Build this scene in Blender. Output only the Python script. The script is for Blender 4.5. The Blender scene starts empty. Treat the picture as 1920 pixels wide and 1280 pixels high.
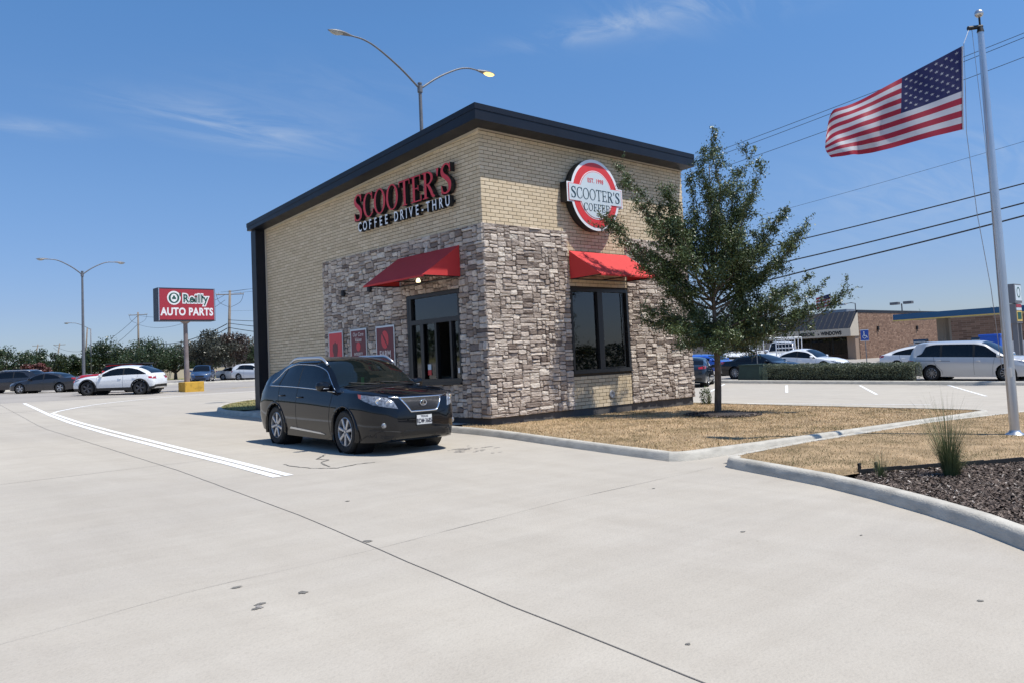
import bpy, bmesh, math, random
import numpy as np
from mathutils import Vector, Matrix, noise
from mathutils.bvhtree import BVHTree
from mathutils.geometry import tessellate_polygon

random.seed(7); rng = np.random.default_rng(7)
SC = bpy.context.scene
COL = SC.collection
R = math.radians

# ------------------------------------------------------------------ camera
cd = bpy.data.cameras.new('camera'); cam = bpy.data.objects.new('camera', cd); COL.objects.link(cam)
rv = Vector((0.74319, -0.66744, -0.04680)); uv = Vector((-0.00481, -0.07527, 0.99715)); fv = Vector((0.66906, 0.74085, 0.05915))
cam.matrix_world = Matrix(((rv.x, uv.x, -fv.x, -12.334), (rv.y, uv.y, -fv.y, -14.574), (rv.z, uv.z, -fv.z, 1.75), (0, 0, 0, 1)))
cd.sensor_width = 36; cd.lens = 27.79; cd.shift_y = -0.0256; cd.clip_end = 3000; cd.clip_start = .1
SC.camera = cam

# ------------------------------------------------------------------ sky and sun
SUN = Vector((0.188, -0.366, 0.911)).normalized()
w = bpy.data.worlds.new('World'); SC.world = w; w.use_nodes = True
nt = w.node_tree; N = nt.nodes; Lk = nt.links
bg = N['Background']
sky = N.new('ShaderNodeTexSky'); sky.sky_type = 'NISHITA'; sky.sun_disc = False
sky.sun_elevation = R(65.7); sky.sun_rotation = math.atan2(SUN.x, SUN.y)
sky.altitude = 200; sky.air_density = 1.0; sky.dust_density = .35; sky.ozone_density = 3.0
tc = N.new('ShaderNodeTexCoord'); sep = N.new('ShaderNodeSeparateXYZ'); Lk.new(tc.outputs['Generated'], sep.inputs[0])
def mth(op, a, b=None, c=None, tree=None):
    tree = tree or nt
    n = tree.nodes.new('ShaderNodeMath'); n.operation = op
    for i, v in enumerate((a, b, c)):
        if v is None: continue
        if isinstance(v, (int, float)): n.inputs[i].default_value = v
        else: tree.links.new(v, n.inputs[i])
    return n.outputs[0]
CIRRUS = [(.40, .293, .11, .020, -.13, .48), (.50, .33, .14, .04, 0, .10), (.87, .400, .10, .012, .12, .40), (1.04, .418, .16, .028, .06, .36), (.19, .275, .05, .008, 0, .28), (1.24, .18, .15, .06, .1, .20), (-.6, .5, .4, .05, .2, .3), (2.3, .4, .4, .04, -.1, .35), (-2.2, .35, .5, .04, .1, .35)]
zz = mth('ADD', mth('MAXIMUM', sep.outputs[2], 0.0), 0.12)
cx = mth('DIVIDE', sep.outputs[0], zz); cy = mth('DIVIDE', sep.outputs[1], zz)
cmb = N.new('ShaderNodeCombineXYZ'); Lk.new(cx, cmb.inputs[0]); Lk.new(cy, cmb.inputs[1])
mp = N.new('ShaderNodeMapping'); mp.inputs['Rotation'].default_value = (0, 0, R(38)); mp.inputs['Scale'].default_value = (.5, 1.5, 1); mp.inputs['Location'].default_value = (3.2, 1.4, 0)
Lk.new(cmb.outputs[0], mp.inputs[0])
cn = N.new('ShaderNodeTexNoise'); cn.inputs['Scale'].default_value = 4.2; cn.inputs['Detail'].default_value = 10; cn.inputs['Roughness'].default_value = .62; cn.inputs['Distortion'].default_value = 1.3
Lk.new(mp.outputs[0], cn.inputs['Vector'])
# thin cirrus: streaks at their own bearings in the sky, broken up by noise
az = mth('ARCTAN2', sep.outputs[0], sep.outputs[1]); el = mth('ARCSINE', sep.outputs[2]); total = None
for a0, e0, sa, se, tilt, amp in CIRRUS:
    da = mth('SUBTRACT', az, a0); de = mth('SUBTRACT', mth('SUBTRACT', el, e0), mth('MULTIPLY', da, tilt))
    q = mth('ADD', mth('POWER', mth('ABSOLUTE', mth('DIVIDE', da, sa)), 2.0), mth('POWER', mth('ABSOLUTE', mth('DIVIDE', de, se)), 2.0))
    g_ = mth('MULTIPLY', mth('EXPONENT', mth('MULTIPLY', q, -1.0)), amp)
    total = g_ if total is None else mth('ADD', total, g_)
nzr = N.new('ShaderNodeMapRange'); nzr.inputs['From Min'].default_value = .38; nzr.inputs['From Max'].default_value = .66; nzr.inputs['To Min'].default_value = .06; Lk.new(cn.outputs[0], nzr.inputs[0])
cr = N.new('ShaderNodeMath'); cr.operation = 'MULTIPLY'; cr.use_clamp = True; Lk.new(total, cr.inputs[0]); Lk.new(nzr.outputs[0], cr.inputs[1])
mixc = N.new('ShaderNodeMixRGB'); mixc.inputs[2].default_value = (3.7, 4.2, 4.9, 1)
grd = N.new('ShaderNodeValToRGB'); Lk.new(mth('MAXIMUM', sep.outputs[2], 0.0), grd.inputs[0]); ge = grd.color_ramp.elements
for pos, c_ in ((0, (.46, .50, .66)), (.08, (.49, .53, .70)), (.21, (.55, .67, .82)), (.40, (.55, .80, .98)), (1, (.60, .83, .98))):
    e_ = ge[0] if pos == 0 else ge[len(ge) - 1] if pos == 1 else ge.new(pos)
    e_.color = (*c_, 1)
skm = N.new('ShaderNodeMixRGB'); skm.blend_type = 'MULTIPLY'; skm.inputs[0].default_value = 1; Lk.new(sky.outputs[0], skm.inputs[1]); Lk.new(grd.outputs[0], skm.inputs[2])
Lk.new(cr.outputs[0], mixc.inputs[0]); Lk.new(skm.outputs[0], mixc.inputs[1])
Lk.new(mixc.outputs[0], bg.inputs[0]); bg.inputs[1].default_value = 0.14

sd = bpy.data.lights.new('sun', 'SUN'); sd.energy = 4.6; sd.angle = R(.53); sd.color = (1, .955, .88)
so = bpy.data.objects.new('sun', sd); COL.objects.link(so); so.rotation_euler = (-SUN).to_track_quat('-Z', 'Y').to_euler(); so.location = (0, -20, 40)
vs = SC.view_settings; vs.view_transform = 'Standard'; vs.look = 'None'; vs.exposure = .2; vs.gamma = 1; vs.use_curve_mapping = False
SC.cycles.max_bounces = 6; SC.cycles.transparent_max_bounces = 12

# ------------------------------------------------------------------ helpers
def tag(o, label=None, cat=None, group=None, kind=None):
    if label: o['label'] = label
    if cat: o['category'] = cat
    if group: o['group'] = group
    if kind: o['kind'] = kind
    return o
def empty(name, loc=(0, 0, 0), rot=(0, 0, 0), label=None, cat=None, group=None):
    o = bpy.data.objects.new(name, None); COL.objects.link(o); o.location = loc; o.rotation_euler = rot; o.empty_display_size = .2
    return tag(o, label, cat, group)
def link(name, me, mats, parent=None):
    if not isinstance(mats, (list, tuple)): mats = [mats]
    if len(me.materials) == 0:
        for m in mats: me.materials.append(m)
    o = bpy.data.objects.new(name, me); COL.objects.link(o)
    if parent is not None: o.parent = parent
    return o
def mesh_np(name, V, F, mats, parent=None, smooth=False, attr=None, mi=None, sharp=None):
    me = bpy.data.meshes.new(name)
    V = np.asarray(V, dtype=np.float32)
    if isinstance(F, np.ndarray):
        nf, k = F.shape
        me.vertices.add(len(V)); me.vertices.foreach_set('co', V.ravel())
        me.loops.add(nf * k); me.loops.foreach_set('vertex_index', F.astype(np.int32).ravel())
        me.polygons.add(nf); me.polygons.foreach_set('loop_start', np.arange(0, nf * k, k, dtype=np.int32))
        me.update(calc_edges=True)
    else:
        me.from_pydata([tuple(map(float, v)) for v in V], [], F)
    if mi is not None: me.polygons.foreach_set('material_index', np.asarray(mi, dtype=np.int32))
    if smooth: me.polygons.foreach_set('use_smooth', np.ones(len(me.polygons), dtype=bool))
    if attr is not None:
        a = me.attributes.new('tone', 'FLOAT', 'POINT'); a.data.foreach_set('value', np.asarray(attr, dtype=np.float32))
    me.update()
    if sharp: me.set_sharp_from_angle(angle=R(sharp))
    return link(name, me, mats, parent)
class MB:
    """collects simple solids"""
    def __init__(s): s.V = []; s.F = []; s.T = []
    def add(s, V, F, tone=.5):
        n = len(s.V); s.V += [tuple(v) for v in V]; s.F += [tuple(i + n for i in f) for f in F]; s.T += [tone] * len(V)
    def box(s, a, b, tone=.5, M=None):
        x0, y0, z0 = a; x1, y1, z1 = b
        V = [(x0, y0, z0), (x1, y0, z0), (x1, y1, z0), (x0, y1, z0), (x0, y0, z1), (x1, y0, z1), (x1, y1, z1), (x0, y1, z1)]
        if M is not None: V = [M @ Vector(v) for v in V]
        s.add(V, [(0, 3, 2, 1), (4, 5, 6, 7), (0, 1, 5, 4), (1, 2, 6, 5), (2, 3, 7, 6), (3, 0, 4, 7)], tone)
    def tube(s, P, r, n=8, cap=True, tone=.5):
        P = [Vector(p) for p in P]; rs = r if isinstance(r, (list, tuple)) else [r] * len(P)
        up = Vector((0, 0, 1)); base = len(s.V); V = []; F = []
        d0 = (P[1] - P[0]).normalized()
        if abs(d0.dot(up)) > .95: up = Vector((0, 1, 0))
        for i, p in enumerate(P):
            d = (P[min(i + 1, len(P) - 1)] - P[max(i - 1, 0)]).normalized()
            a = d.cross(up); 
            if a.length < 1e-4: a = d.cross(Vector((1, 0, 0)))
            a.normalize(); b = a.cross(d)
            for k in range(n):
                t = 2 * math.pi * k / n; V.append(p + (a * math.cos(t) + b * math.sin(t)) * rs[i])
        for i in range(len(P) - 1):
            for k in range(n): F.append((i * n + k, (i + 1) * n + k, (i + 1) * n + (k + 1) % n, i * n + (k + 1) % n))
        if cap: F.append(tuple(range(n))); F.append(tuple(reversed(range((len(P) - 1) * n, len(P) * n))))
        s.add(V, F, tone)
    def lathe(s, prof, n=24, M=None, tone=.5, closed=False):
        V = []; F = []; m = len(prof)
        for i in range(n):
            t = 2 * math.pi * i / n
            for r_, z in prof:
                v = Vector((r_ * math.cos(t), r_ * math.sin(t), z)); V.append(M @ v if M is not None else v)
        mm = m if closed else m - 1
        for i in range(n):
            for j in range(mm): F.append((i * m + j, ((i + 1) % n) * m + j, ((i + 1) % n) * m + (j + 1) % m, i * m + (j + 1) % m))
        s.add(V, F, tone)
    def strip(s, A, B, d0, d1, M=None, closed=False):
        """solid between two outlines A and B (2d), from depth d0 (back) to d1 (front)"""
        n = len(A); V = [(a[0], a[1], d1) for a in A] + [(b[0], b[1], d1) for b in B] + [(a[0], a[1], d0) for a in A] + [(b[0], b[1], d0) for b in B]
        F = []; m = n if closed else n - 1
        for i in range(m):
            j = (i + 1) % n
            F += [(i, j, n + j, n + i), (2 * n + i, 3 * n + i, 3 * n + j, 2 * n + j), (i, 2 * n + i, 2 * n + j, j), (n + i, n + j, 3 * n + j, 3 * n + i)]
        if not closed: F += [(0, n, 3 * n, 2 * n), (n - 1, 3 * n - 1, 4 * n - 1, 2 * n - 1)]
        if M is not None: V = [M @ Vector(v) for v in V]
        s.add(V, F)
    def build(s, name, mats, parent=None, smooth=False, sharp=None, tone=False, recalc=False):
        o = mesh_np(name, s.V, s.F, mats, parent, smooth, s.T if tone else None, None, None)
        if recalc:
            bm = bmesh.new(); bm.from_mesh(o.data); bmesh.ops.recalc_face_normals(bm, faces=bm.faces); bm.to_mesh(o.data); bm.free()
        if sharp: o.data.set_sharp_from_angle(angle=R(sharp))
        return o
def boxo(name, a, b, m, parent=None, bevel=0):
    mb = MB(); mb.box(a, b); o = mb.build(name, m, parent)
    if bevel:
        bm = bmesh.new(); bm.from_mesh(o.data); bmesh.ops.bevel(bm, geom=list(bm.edges), offset=bevel, segments=2, affect='EDGES', profile=.5); bm.to_mesh(o.data); bm.free()
    return o
def spline(P, n):
    P = [Vector(p) for p in P]; out = []
    Q = [P[0] * 2 - P[1]] + P + [P[-1] * 2 - P[-2]]
    for i in range(len(P) - 1):
        a, b, c, d = Q[i:i + 4]
        for k in range(n):
            t = k / n
            out.append(.5 * ((2 * b) + (c - a) * t + (2 * a - 5 * b + 4 * c - d) * t * t + (3 * b - 3 * c + d - a) * t ** 3))
    out.append(P[-1]); return out
def copy_tree(o, parent=None):
    c = o.copy(); COL.objects.link(c)
    if parent is not None: c.parent = parent
    for ch in list(o.children): copy_tree(ch, c)
    return c

# ------------------------------------------------------------------ materials
def mat(name, col, rough=.6, metal=0., var=0., scale=4., bump=0., bscale=60., coat=0., col2=None, spec=.5, tone=None, emit=None, es=0., stretch=None, rvar=0., detail=5, lo=.3, hi=.7, coatr=.03):
    m = bpy.data.materials.new(name); m.use_nodes = True; t = m.node_tree; n = t.nodes; l = t.links
    p = n['Principled BSDF']
    p.inputs['Roughness'].default_value = rough; p.inputs['Metallic'].default_value = metal
    p.inputs['Specular IOR Level'].default_value = spec
    p.inputs['Coat Weight'].default_value = coat; p.inputs['Coat Roughness'].default_value = coatr
    c = (*col, 1) if len(col) == 3 else col
    p.inputs['Base Color'].default_value = c
    src = None
    if var or col2 or bump or rvar:
        tcn = n.new('ShaderNodeTexCoord'); vec = tcn.outputs['Object']
        if stretch:
            mpn = n.new('ShaderNodeMapping'); mpn.inputs['Scale'].default_value = stretch; l.new(vec, mpn.inputs[0]); vec = mpn.outputs[0]
    if var or col2:
        nz = n.new('ShaderNodeTexNoise'); nz.inputs['Scale'].default_value = scale; nz.inputs['Detail'].default_value = detail; nz.inputs['Roughness'].default_value = .6
        l.new(vec, nz.inputs['Vector'])
        rp = n.new('ShaderNodeValToRGB'); rp.color_ramp.elements[0].position = lo; rp.color_ramp.elements[1].position = hi
        if col2: a, b = c, (*col2, 1)
        else: a = tuple(x * (1 - var) for x in c[:3]) + (1,); b = tuple(min(1, x * (1 + var)) for x in c[:3]) + (1,)
        rp.color_ramp.elements[0].color = a; rp.color_ramp.elements[1].color = b
        l.new(nz.outputs[0], rp.inputs[0]); src = rp.outputs[0]
    if tone:
        at = n.new('ShaderNodeAttribute'); at.attribute_name = 'tone'
        r2 = n.new('ShaderNodeValToRGB'); els = r2.color_ramp.elements
        while len(els) < len(tone): els.new(.5)
        for i, (pos, cc) in enumerate(tone): els[i].position = pos; els[i].color = (*cc, 1)
        l.new(at.outputs['Fac'], r2.inputs[0])
        if src is not None:
            mx = n.new('ShaderNodeMixRGB'); mx.blend_type = 'MULTIPLY'; mx.inputs[0].default_value = 1
            l.new(r2.outputs[0], mx.inputs[1]); l.new(src, mx.inputs[2]); src = mx.outputs[0]
        else: src = r2.outputs[0]
    if src is not None: l.new(src, p.inputs['Base Color'])
    if bump:
        nb = n.new('ShaderNodeTexNoise'); nb.inputs['Scale'].default_value = bscale; nb.inputs['Detail'].default_value = 4; l.new(vec, nb.inputs['Vector'])
        bp = n.new('ShaderNodeBump'); bp.inputs['Strength'].default_value = bump; bp.inputs['Distance'].default_value = .02
        l.new(nb.outputs[0], bp.inputs['Height']); l.new(bp.outputs[0], p.inputs['Normal'])
    if rvar:
        nr = n.new('ShaderNodeTexNoise'); nr.inputs['Scale'].default_value = scale * 1.7; l.new(vec, nr.inputs['Vector'])
        mr = n.new('ShaderNodeMapRange'); mr.inputs['To Min'].default_value = max(0, rough - rvar); mr.inputs['To Max'].default_value = min(1, rough + rvar)
        l.new(nr.outputs[0], mr.inputs[0]); l.new(mr.outputs[0], p.inputs['Roughness'])
    if emit: p.inputs['Emission Color'].default_value = (*emit, 1); p.inputs['Emission Strength'].default_value = es
    return m
def glassmat(name, tint=(.02, .025, .03), trans=.25, rough=.02, ior=1.5):
    """thin tinted pane: dark see-through plus mirror reflection"""
    m = bpy.data.materials.new(name); m.use_nodes = True; t = m.node_tree; n = t.nodes; l = t.links
    n.remove(n['Principled BSDF']); out = n['Material Output']
    tr = n.new('ShaderNodeBsdfTransparent'); tr.inputs[0].default_value = (trans, trans * 1.03, trans, 1)
    df = n.new('ShaderNodeBsdfDiffuse'); df.inputs[0].default_value = (*tint, 1)
    ad = n.new('ShaderNodeMixShader'); ad.inputs[0].default_value = .3
    l.new(tr.outputs[0], ad.inputs[1]); l.new(df.outputs[0], ad.inputs[2])
    gl = n.new('ShaderNodeBsdfGlossy'); gl.inputs['Roughness'].default_value = rough; gl.inputs[0].default_value = (1, 1, 1, 1)
    fr = n.new('ShaderNodeFresnel'); fr.inputs[0].default_value = ior
    mx = n.new('ShaderNodeMixShader'); l.new(fr.outputs[0], mx.inputs[0]); l.new(ad.outputs[0], mx.inputs[1]); l.new(gl.outputs[0], mx.inputs[2])
    l.new(mx.outputs[0], out.inputs[0]); return m
def concrete(name, base, dark, streak=True):
    m = mat(name, base, .85, bump=.25, bscale=55)
    t = m.node_tree; n = t.nodes; l = t.links; p = n['Principled BSDF']
    tcn = n.new('ShaderNodeTexCoord'); O = tcn.outputs['Object']
    def nz(s, d, stretch=None, dist=0, rot=None):
        k = n.new('ShaderNodeTexNoise'); k.inputs['Scale'].default_value = s; k.inputs['Detail'].default_value = d; k.inputs['Distortion'].default_value = dist; k.inputs['Roughness'].default_value = .62
        v = O
        if stretch:
            q = n.new('ShaderNodeMapping'); q.inputs['Scale'].default_value = stretch
            if rot: q.inputs['Rotation'].default_value = rot
            l.new(O, q.inputs[0]); v = q.outputs[0]
        l.new(v, k.inputs['Vector']); return k.outputs[0]
    def ramp(src, a, b, ca, cb):
        r_ = n.new('ShaderNodeValToRGB'); r_.color_ramp.elements[0].position = a; r_.color_ramp.elements[1].position = b
        r_.color_ramp.elements[0].color = (*ca, 1); r_.color_ramp.elements[1].color = (*cb, 1); l.new(src, r_.inputs[0]); return r_.outputs[0]
    def mul(a, b, f=1):
        k = n.new('ShaderNodeMixRGB'); k.blend_type = 'MULTIPLY'; k.inputs[0].default_value = f; l.new(a, k.inputs[1]); l.new(b, k.inputs[2]); return k.outputs[0]
    c = ramp(nz(.16, 6, dist=.6), .32, .68, dark, base)
    c = mul(c, ramp(nz(1.3, 8, dist=.4), .3, .65, (.93, .92, .91), (1, 1, 1)))
    c = mul(c, ramp(nz(1.0, 6, (.35, 3.2, 1), .8, (0, 0, R(35))), .34, .6, (.95, .948, .945), (1, 1, 1)))
    if streak: c = mul(c, ramp(nz(1.0, 5, (1.6, .12, 1), .5), .3, .62, (.94, .937, .932), (1, 1, 1)))
    c = mul(c, ramp(nz(38, 3), .36, .5, (.93, .93, .93), (1, 1, 1)))
    c = mul(c, ramp(nz(7, 4), .72, .78, (1, 1, 1), (.72, .7, .68)))
    l.new(c, p.inputs['Base Color']); return m
M = {}
M['concrete'] = concrete('concrete', (.478, .436, .368), (.425, .388, .335))
M['concrete_old'] = concrete('old_concrete', (.39, .36, .32), (.30, .275, .25), False)
M['kerb'] = mat('kerb_concrete', (.37, .345, .295), .85, var=0, col2=(.52, .49, .425), scale=3, bump=.4, bscale=30, lo=.3, hi=.62, stretch=(1, 1, 3))
M['stain'] = mat('oil_stain', (.10, .094, .085), .75, col2=(.22, .205, .18), scale=12)
M['stain2'] = mat('damp_stain', (.26, .24, .22), .8)
M['joint'] = mat('joint_sealant', (.13, .12, .11), .8)
M['paint'] = mat('road_paint', (.80, .80, .79), .6, var=.07, scale=6, lo=.35, hi=.5)
M['mortar'] = mat('brick_mortar', (.055, .045, .033), .9)
M['mortar_stone'] = mat('stone_mortar', (.06, .052, .048), .95, var=.2, scale=20)
M['brick'] = mat('buff_brick', (.92, .92, .92), .75, tone=[(0, (.60, .48, .315)), (.5, (.69, .56, .38)), (1, (.77, .64, .455))], var=.05, scale=14, bump=.15, bscale=90)
M['stone'] = mat('ledge_stone', (.66, .63, .60), .9, col2=(1, 1, 1), scale=9, bump=.9, bscale=24, lo=.3, hi=.66, stretch=(1, 1, 1.8),
                 tone=[(0, (.19, .15, .13)), (.25, (.32, .26, .22)), (.5, (.50, .425, .365)), (.75, (.64, .56, .485)), (1, (.76, .69, .60))])
M['fascia'] = mat('black_metal_panel', (.009, .0115, .019), .42, spec=.3, var=.15, scale=1.5, rvar=.08)
M['frame_dark'] = mat('dark_bronze_frame', (.012, .012, .013), .4)
M['dark'] = mat('dark_interior', (.02, .02, .021), .8)
M['interior'] = mat('interior_wall', (.30, .29, .27), .8)
M['awning'] = mat('red_awning_canvas', (.56, .036, .036), .75, var=.05, scale=3)
M['red_sign'] = mat('red_sign_acrylic', (.62, .03, .035), .35)
M['sign_red2'] = mat('round_sign_red', (.68, .045, .045), .4)
M['white_sign'] = mat('white_sign_acrylic', (.80, .83, .86), .4)
M['pale_sign'] = mat('pale_sign_acrylic', (.60, .68, .72), .4)
M['black_sign'] = mat('black_sign_return', (.012, .012, .013), .45)
M['letter_dark'] = mat('dark_teal_letters', (.015, .05, .07), .5)
M['foundation'] = mat('foundation_concrete', (.085, .08, .078), .9, var=.15, scale=3, bump=.3, bscale=30)
M['galv'] = mat('galvanised_steel', (.36, .37, .39), .45, .7, var=.1, scale=3)
M['lamp_grey'] = mat('weathered_lamp_paint', (.16, .165, .18), .55, .3, var=.15, scale=4)
M['alu'] = mat('satin_aluminium', (.58, .60, .63), .33, .85, var=.06, scale=1.5, rvar=.06)
M['lens_clear'] = mat('lamp_refractor', (.42, .41, .38), .25, var=.2, scale=12)
M['lens_sunglow'] = mat('sunglow_lamp_refractor', (.8, .6, .25), .3, emit=(1, .68, .22), es=1.6)  # lamp is off; emission stands in for sunlight caught in the refractor
M['wood'] = mat('weathered_pole_wood', (.17, .135, .105), .9, col2=(.26, .22, .18), scale=3, stretch=(8, 8, .6))
M['wire'] = mat('cable_rubber', (.02, .021, .023), .6)
M['bark'] = mat('grey_brown_bark', (.07, .055, .042), .95, col2=(.15, .12, .095), scale=14, stretch=(1, 1, .3), bump=.8, bscale=30)
LEAF = dict(rough=.42, spec=.5)
M['leaf'] = mat('elm_leaf', (.9, .9, .9), tone=[(0, (.03, .05, .018)), (.55, (.085, .125, .042)), (1, (.20, .245, .10))], var=.12, scale=2, **LEAF)
M['leaf_far'] = mat('far_leaf', (.9, .9, .9), tone=[(0, (.016, .030, .011)), (.6, (.036, .062, .02)), (1, (.075, .11, .04))], var=.2, scale=.4, **LEAF)
M['leaf_grey'] = mat('far_grey_leaf', (.9, .9, .9), tone=[(0, (.028, .031, .02)), (.6, (.055, .058, .038)), (1, (.10, .10, .07))], var=.2, scale=.5, **LEAF)
M['leaf_brown'] = mat('rusty_leaf', (.9, .9, .9), tone=[(0, (.035, .022, .016)), (.6, (.07, .042, .028)), (1, (.12, .075, .05))], var=.2, scale=.5, **LEAF)
M['leaf_red'] = mat('crape_myrtle_bloom', (.9, .9, .9), tone=[(0, (.05, .03, .02)), (.5, (.13, .045, .04)), (1, (.24, .08, .07))], **LEAF)
M['hedge_leaf'] = mat('hedge_leaf', (.9, .9, .9), tone=[(0, (.065, .075, .045)), (.55, (.15, .175, .10)), (1, (.29, .32, .20))], **LEAF)
M['lawn'] = mat('dormant_lawn', (.20, .14, .07), .95, col2=(.44, .31, .18), scale=1.6, bump=.8, bscale=45, lo=.35, hi=.65, detail=9)
M['blade'] = mat('dry_grass_blades', (.9, .9, .9), .8, tone=[(0, (.075, .095, .03)), (.3, (.25, .19, .085)), (.6, (.50, .355, .19)), (1, (.74, .56, .35))], spec=.2)
M['green_lawn'] = mat('patchy_green_lawn', (.10, .12, .035), .95, col2=(.36, .31, .13), scale=1.4, bump=.8, bscale=45, detail=9)
M['clump'] = mat('ornamental_grass_blade', (.9, .9, .9), .6, tone=[(0, (.045, .06, .022)), (.6, (.11, .14, .055)), (1, (.27, .27, .13))], spec=.3)
M['mulch'] = mat('dark_mulch', (.028, .022, .02), .95, col2=(.07, .057, .05), scale=30, bump=1, bscale=60)
M['chip'] = mat('mulch_chip', (.95, .95, .95), .9, tone=[(0, (.028, .020, .017)), (.7, (.115, .082, .064)), (.94, (.24, .19, .155)), (1, (.5, .45, .40))])
M['edging'] = mat('black_edging', (.012, .012, .012), .6)
M['rubber'] = mat('tyre_rubber', (.016, .016, .016), .8, var=.2, scale=8)
M['rim'] = mat('alloy_rim', (.44, .445, .46), .32, .75)
M['rim_dark'] = mat('dark_alloy_rim', (.10, .10, .11), .35, .6)
M['chrome'] = mat('chrome_trim', (.75, .76, .78), .12, 1)
M['black_plastic'] = mat('black_plastic', (.016, .016, .017), .55)
M['grille_dark'] = mat('grille_black', (.006, .006, .007), .6)  # plain near-black for grille backing, intakes, seams and wheel wells
M['lamp_glass'] = mat('headlamp_lens', (.27, .28, .30), .10, .35, coat=1, var=.7, scale=22)
M['amber'] = mat('amber_reflector', (.55, .09, .05), .25, coat=1)
M['tail'] = mat('red_tail_lamp', (.42, .015, .02), .2, coat=1)
M['plate'] = mat('licence_plate', (.66, .67, .66), .5)
M['plate_ink'] = mat('plate_ink', (.03, .03, .05), .6)
M['glass_car'] = glassmat('tinted_car_glass', (.012, .014, .018), .05)
M['glass_ws'] = glassmat('windscreen_glass', (.02, .03, .03), .36)
M['glass_win'] = glassmat('shop_window_glass', (.012, .013, .015), .62, ior=1.7)
M['seat'] = mat('car_interior_leather', (.05, .04, .035), .7)
def paint(name, c, rough=.35, metal=0., coat=1.): return mat(name, c, rough, metal, coat=coat, spec=.5)
M['p_black'] = paint('black_car_paint', (.004, .005, .008), .06, 0, 0)
M['p_white'] = paint('white_car_paint', (.78, .79, .80))
M['p_silver'] = paint('silver_car_paint', (.55, .555, .56), .4, .35)
M['p_grey'] = paint('charcoal_car_paint', (.028, .03, .038), .35, .3)
M['p_navy'] = paint('dark_navy_car_paint', (.012, .02, .035), .3, .3)
M['p_blue'] = paint('blue_car_paint', (.02, .10, .50), .35)
M['p_dblue'] = paint('mid_blue_car_paint', (.03, .07, .16), .35, .3)
M['p_red'] = paint('red_car_paint', (.50, .02, .025), .35)
M['brown_brick'] = mat('brown_brick', (.95, .95, .95), .85, tone=[(0, (.15, .085, .055)), (.5, (.25, .15, .10)), (1, (.35, .225, .155))])
M['brown_mortar'] = mat('brown_mortar', (.30, .22, .165), .9)
M['metal_roof'] = mat('dark_metal_roof', (.03, .033, .042), .4, .2)
M['cream'] = mat('cream_stucco', (.52, .46, .37), .85, var=.06, scale=2)
M['beige'] = mat('beige_wall', (.50, .43, .33), .9, var=.06, scale=.6)
M['blue_canopy'] = mat('blue_canopy_panel', (.012, .09, .20), .45)
M['yellow'] = mat('yellow_paint', (.50, .29, .035), .7, var=.25, scale=5, lo=.3, hi=.5)
M['yellow_line'] = mat('yellow_canopy_band', (.66, .47, .14), .6)
M['tan_col'] = mat('tan_column', (.30, .26, .215), .8)
M['sign_oxblood'] = mat('red_sign_face', (.36, .03, .045), .4)
M['sign_navy'] = mat('dark_blue_cabinet', (.02, .028, .05), .5)
M['sign_green'] = mat('green_lettering', (.012, .085, .065), .5)
M['white'] = mat('white_paint', (.78, .78, .78), .5)
M['post_grey'] = mat('sign_post_steel', (.22, .22, .23), .5, .5)
M['sign_blue'] = mat('blue_sign_face', (.02, .08, .38), .5)
M['box_green'] = mat('green_utility_box', (.032, .055, .04), .6, var=.15, scale=3)
M['box_blue'] = mat('blue_ice_box', (.012, .10, .52), .5)
M['rusty'] = mat('weathered_sign_pole', (.17, .13, .125), .8, col2=(.25, .215, .21), scale=2)
M['shingle'] = mat('grey_shingles', (.10, .09, .085), .9)
M['flag_red'] = mat('flag_red_nylon', (.40, .02, .05), .65); M['flag_white'] = mat('flag_white_nylon', (.62, .62, .66), .65); M['flag_blue'] = mat('flag_blue_nylon', (.022, .024, .105), .65)
M['poster_red'] = mat('poster_red', (.62, .035, .05), .4); M['poster_maroon'] = mat('poster_maroon', (.13, .012, .022), .4); M['poster_dark'] = mat('poster_dark_print', (.12, .012, .02), .4)
M['poster_ink'] = mat('poster_white_print', (.62, .55, .52), .5)
M['green_tag'] = mat('green_air_freshener', (.08, .45, .16), .6)
for k in ('flag_red', 'flag_white', 'flag_blue'):          # light shines partly through the cloth
    t = M[k].node_tree; p = t.nodes['Principled BSDF']; tl = t.nodes.new('ShaderNodeBsdfTranslucent'); tl.inputs[0].default_value = p.inputs['Base Color'].default_value
    mx = t.nodes.new('ShaderNodeMixShader'); mx.inputs[0].default_value = .4
    t.links.new(p.outputs[0], mx.inputs[1]); t.links.new(tl.outputs[0], mx.inputs[2]); t.links.new(mx.outputs[0], t.nodes['Material Output'].inputs[0])

# ------------------------------------------------------------------ ground height
_Y = [-400, 0, 14, 34, 52, 80, 130, 300, 1200]; _H = [-7.25, .15, .41, 1.04, 1.2, 1.7, 2.5, 4.2, 9]
_X = [-400, 0, 24.7, 60, 120, 400, 1200]; _GX = [3.6, 0, -.222, -.02, .2, 1, 3]
def G(x, y): return float(np.interp(y, _Y, _H) + np.interp(x, _X, _GX))
def slope(x, y, d): e = .5; return (G(x + d[0] * e, y + d[1] * e) - G(x - d[0] * e, y - d[1] * e)) / (2 * e)
def sheet(name, xs, ys, dz, m, kind='structure'):
    V = [(x, y, G(x, y) + dz) for y in ys for x in xs]; nx = len(xs)
    F = [(j * nx + i, j * nx + i + 1, (j + 1) * nx + i + 1, (j + 1) * nx + i) for j in range(len(ys) - 1) for i in range(nx - 1)]
    return tag(mesh_np(name, V, F, m), kind=kind)
def xs_between(a, b, K): return sorted({a, b} | {k for k in K if a < k < b})
sheet('ground', _X, _Y, -.03, M['green_lawn'])
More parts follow.
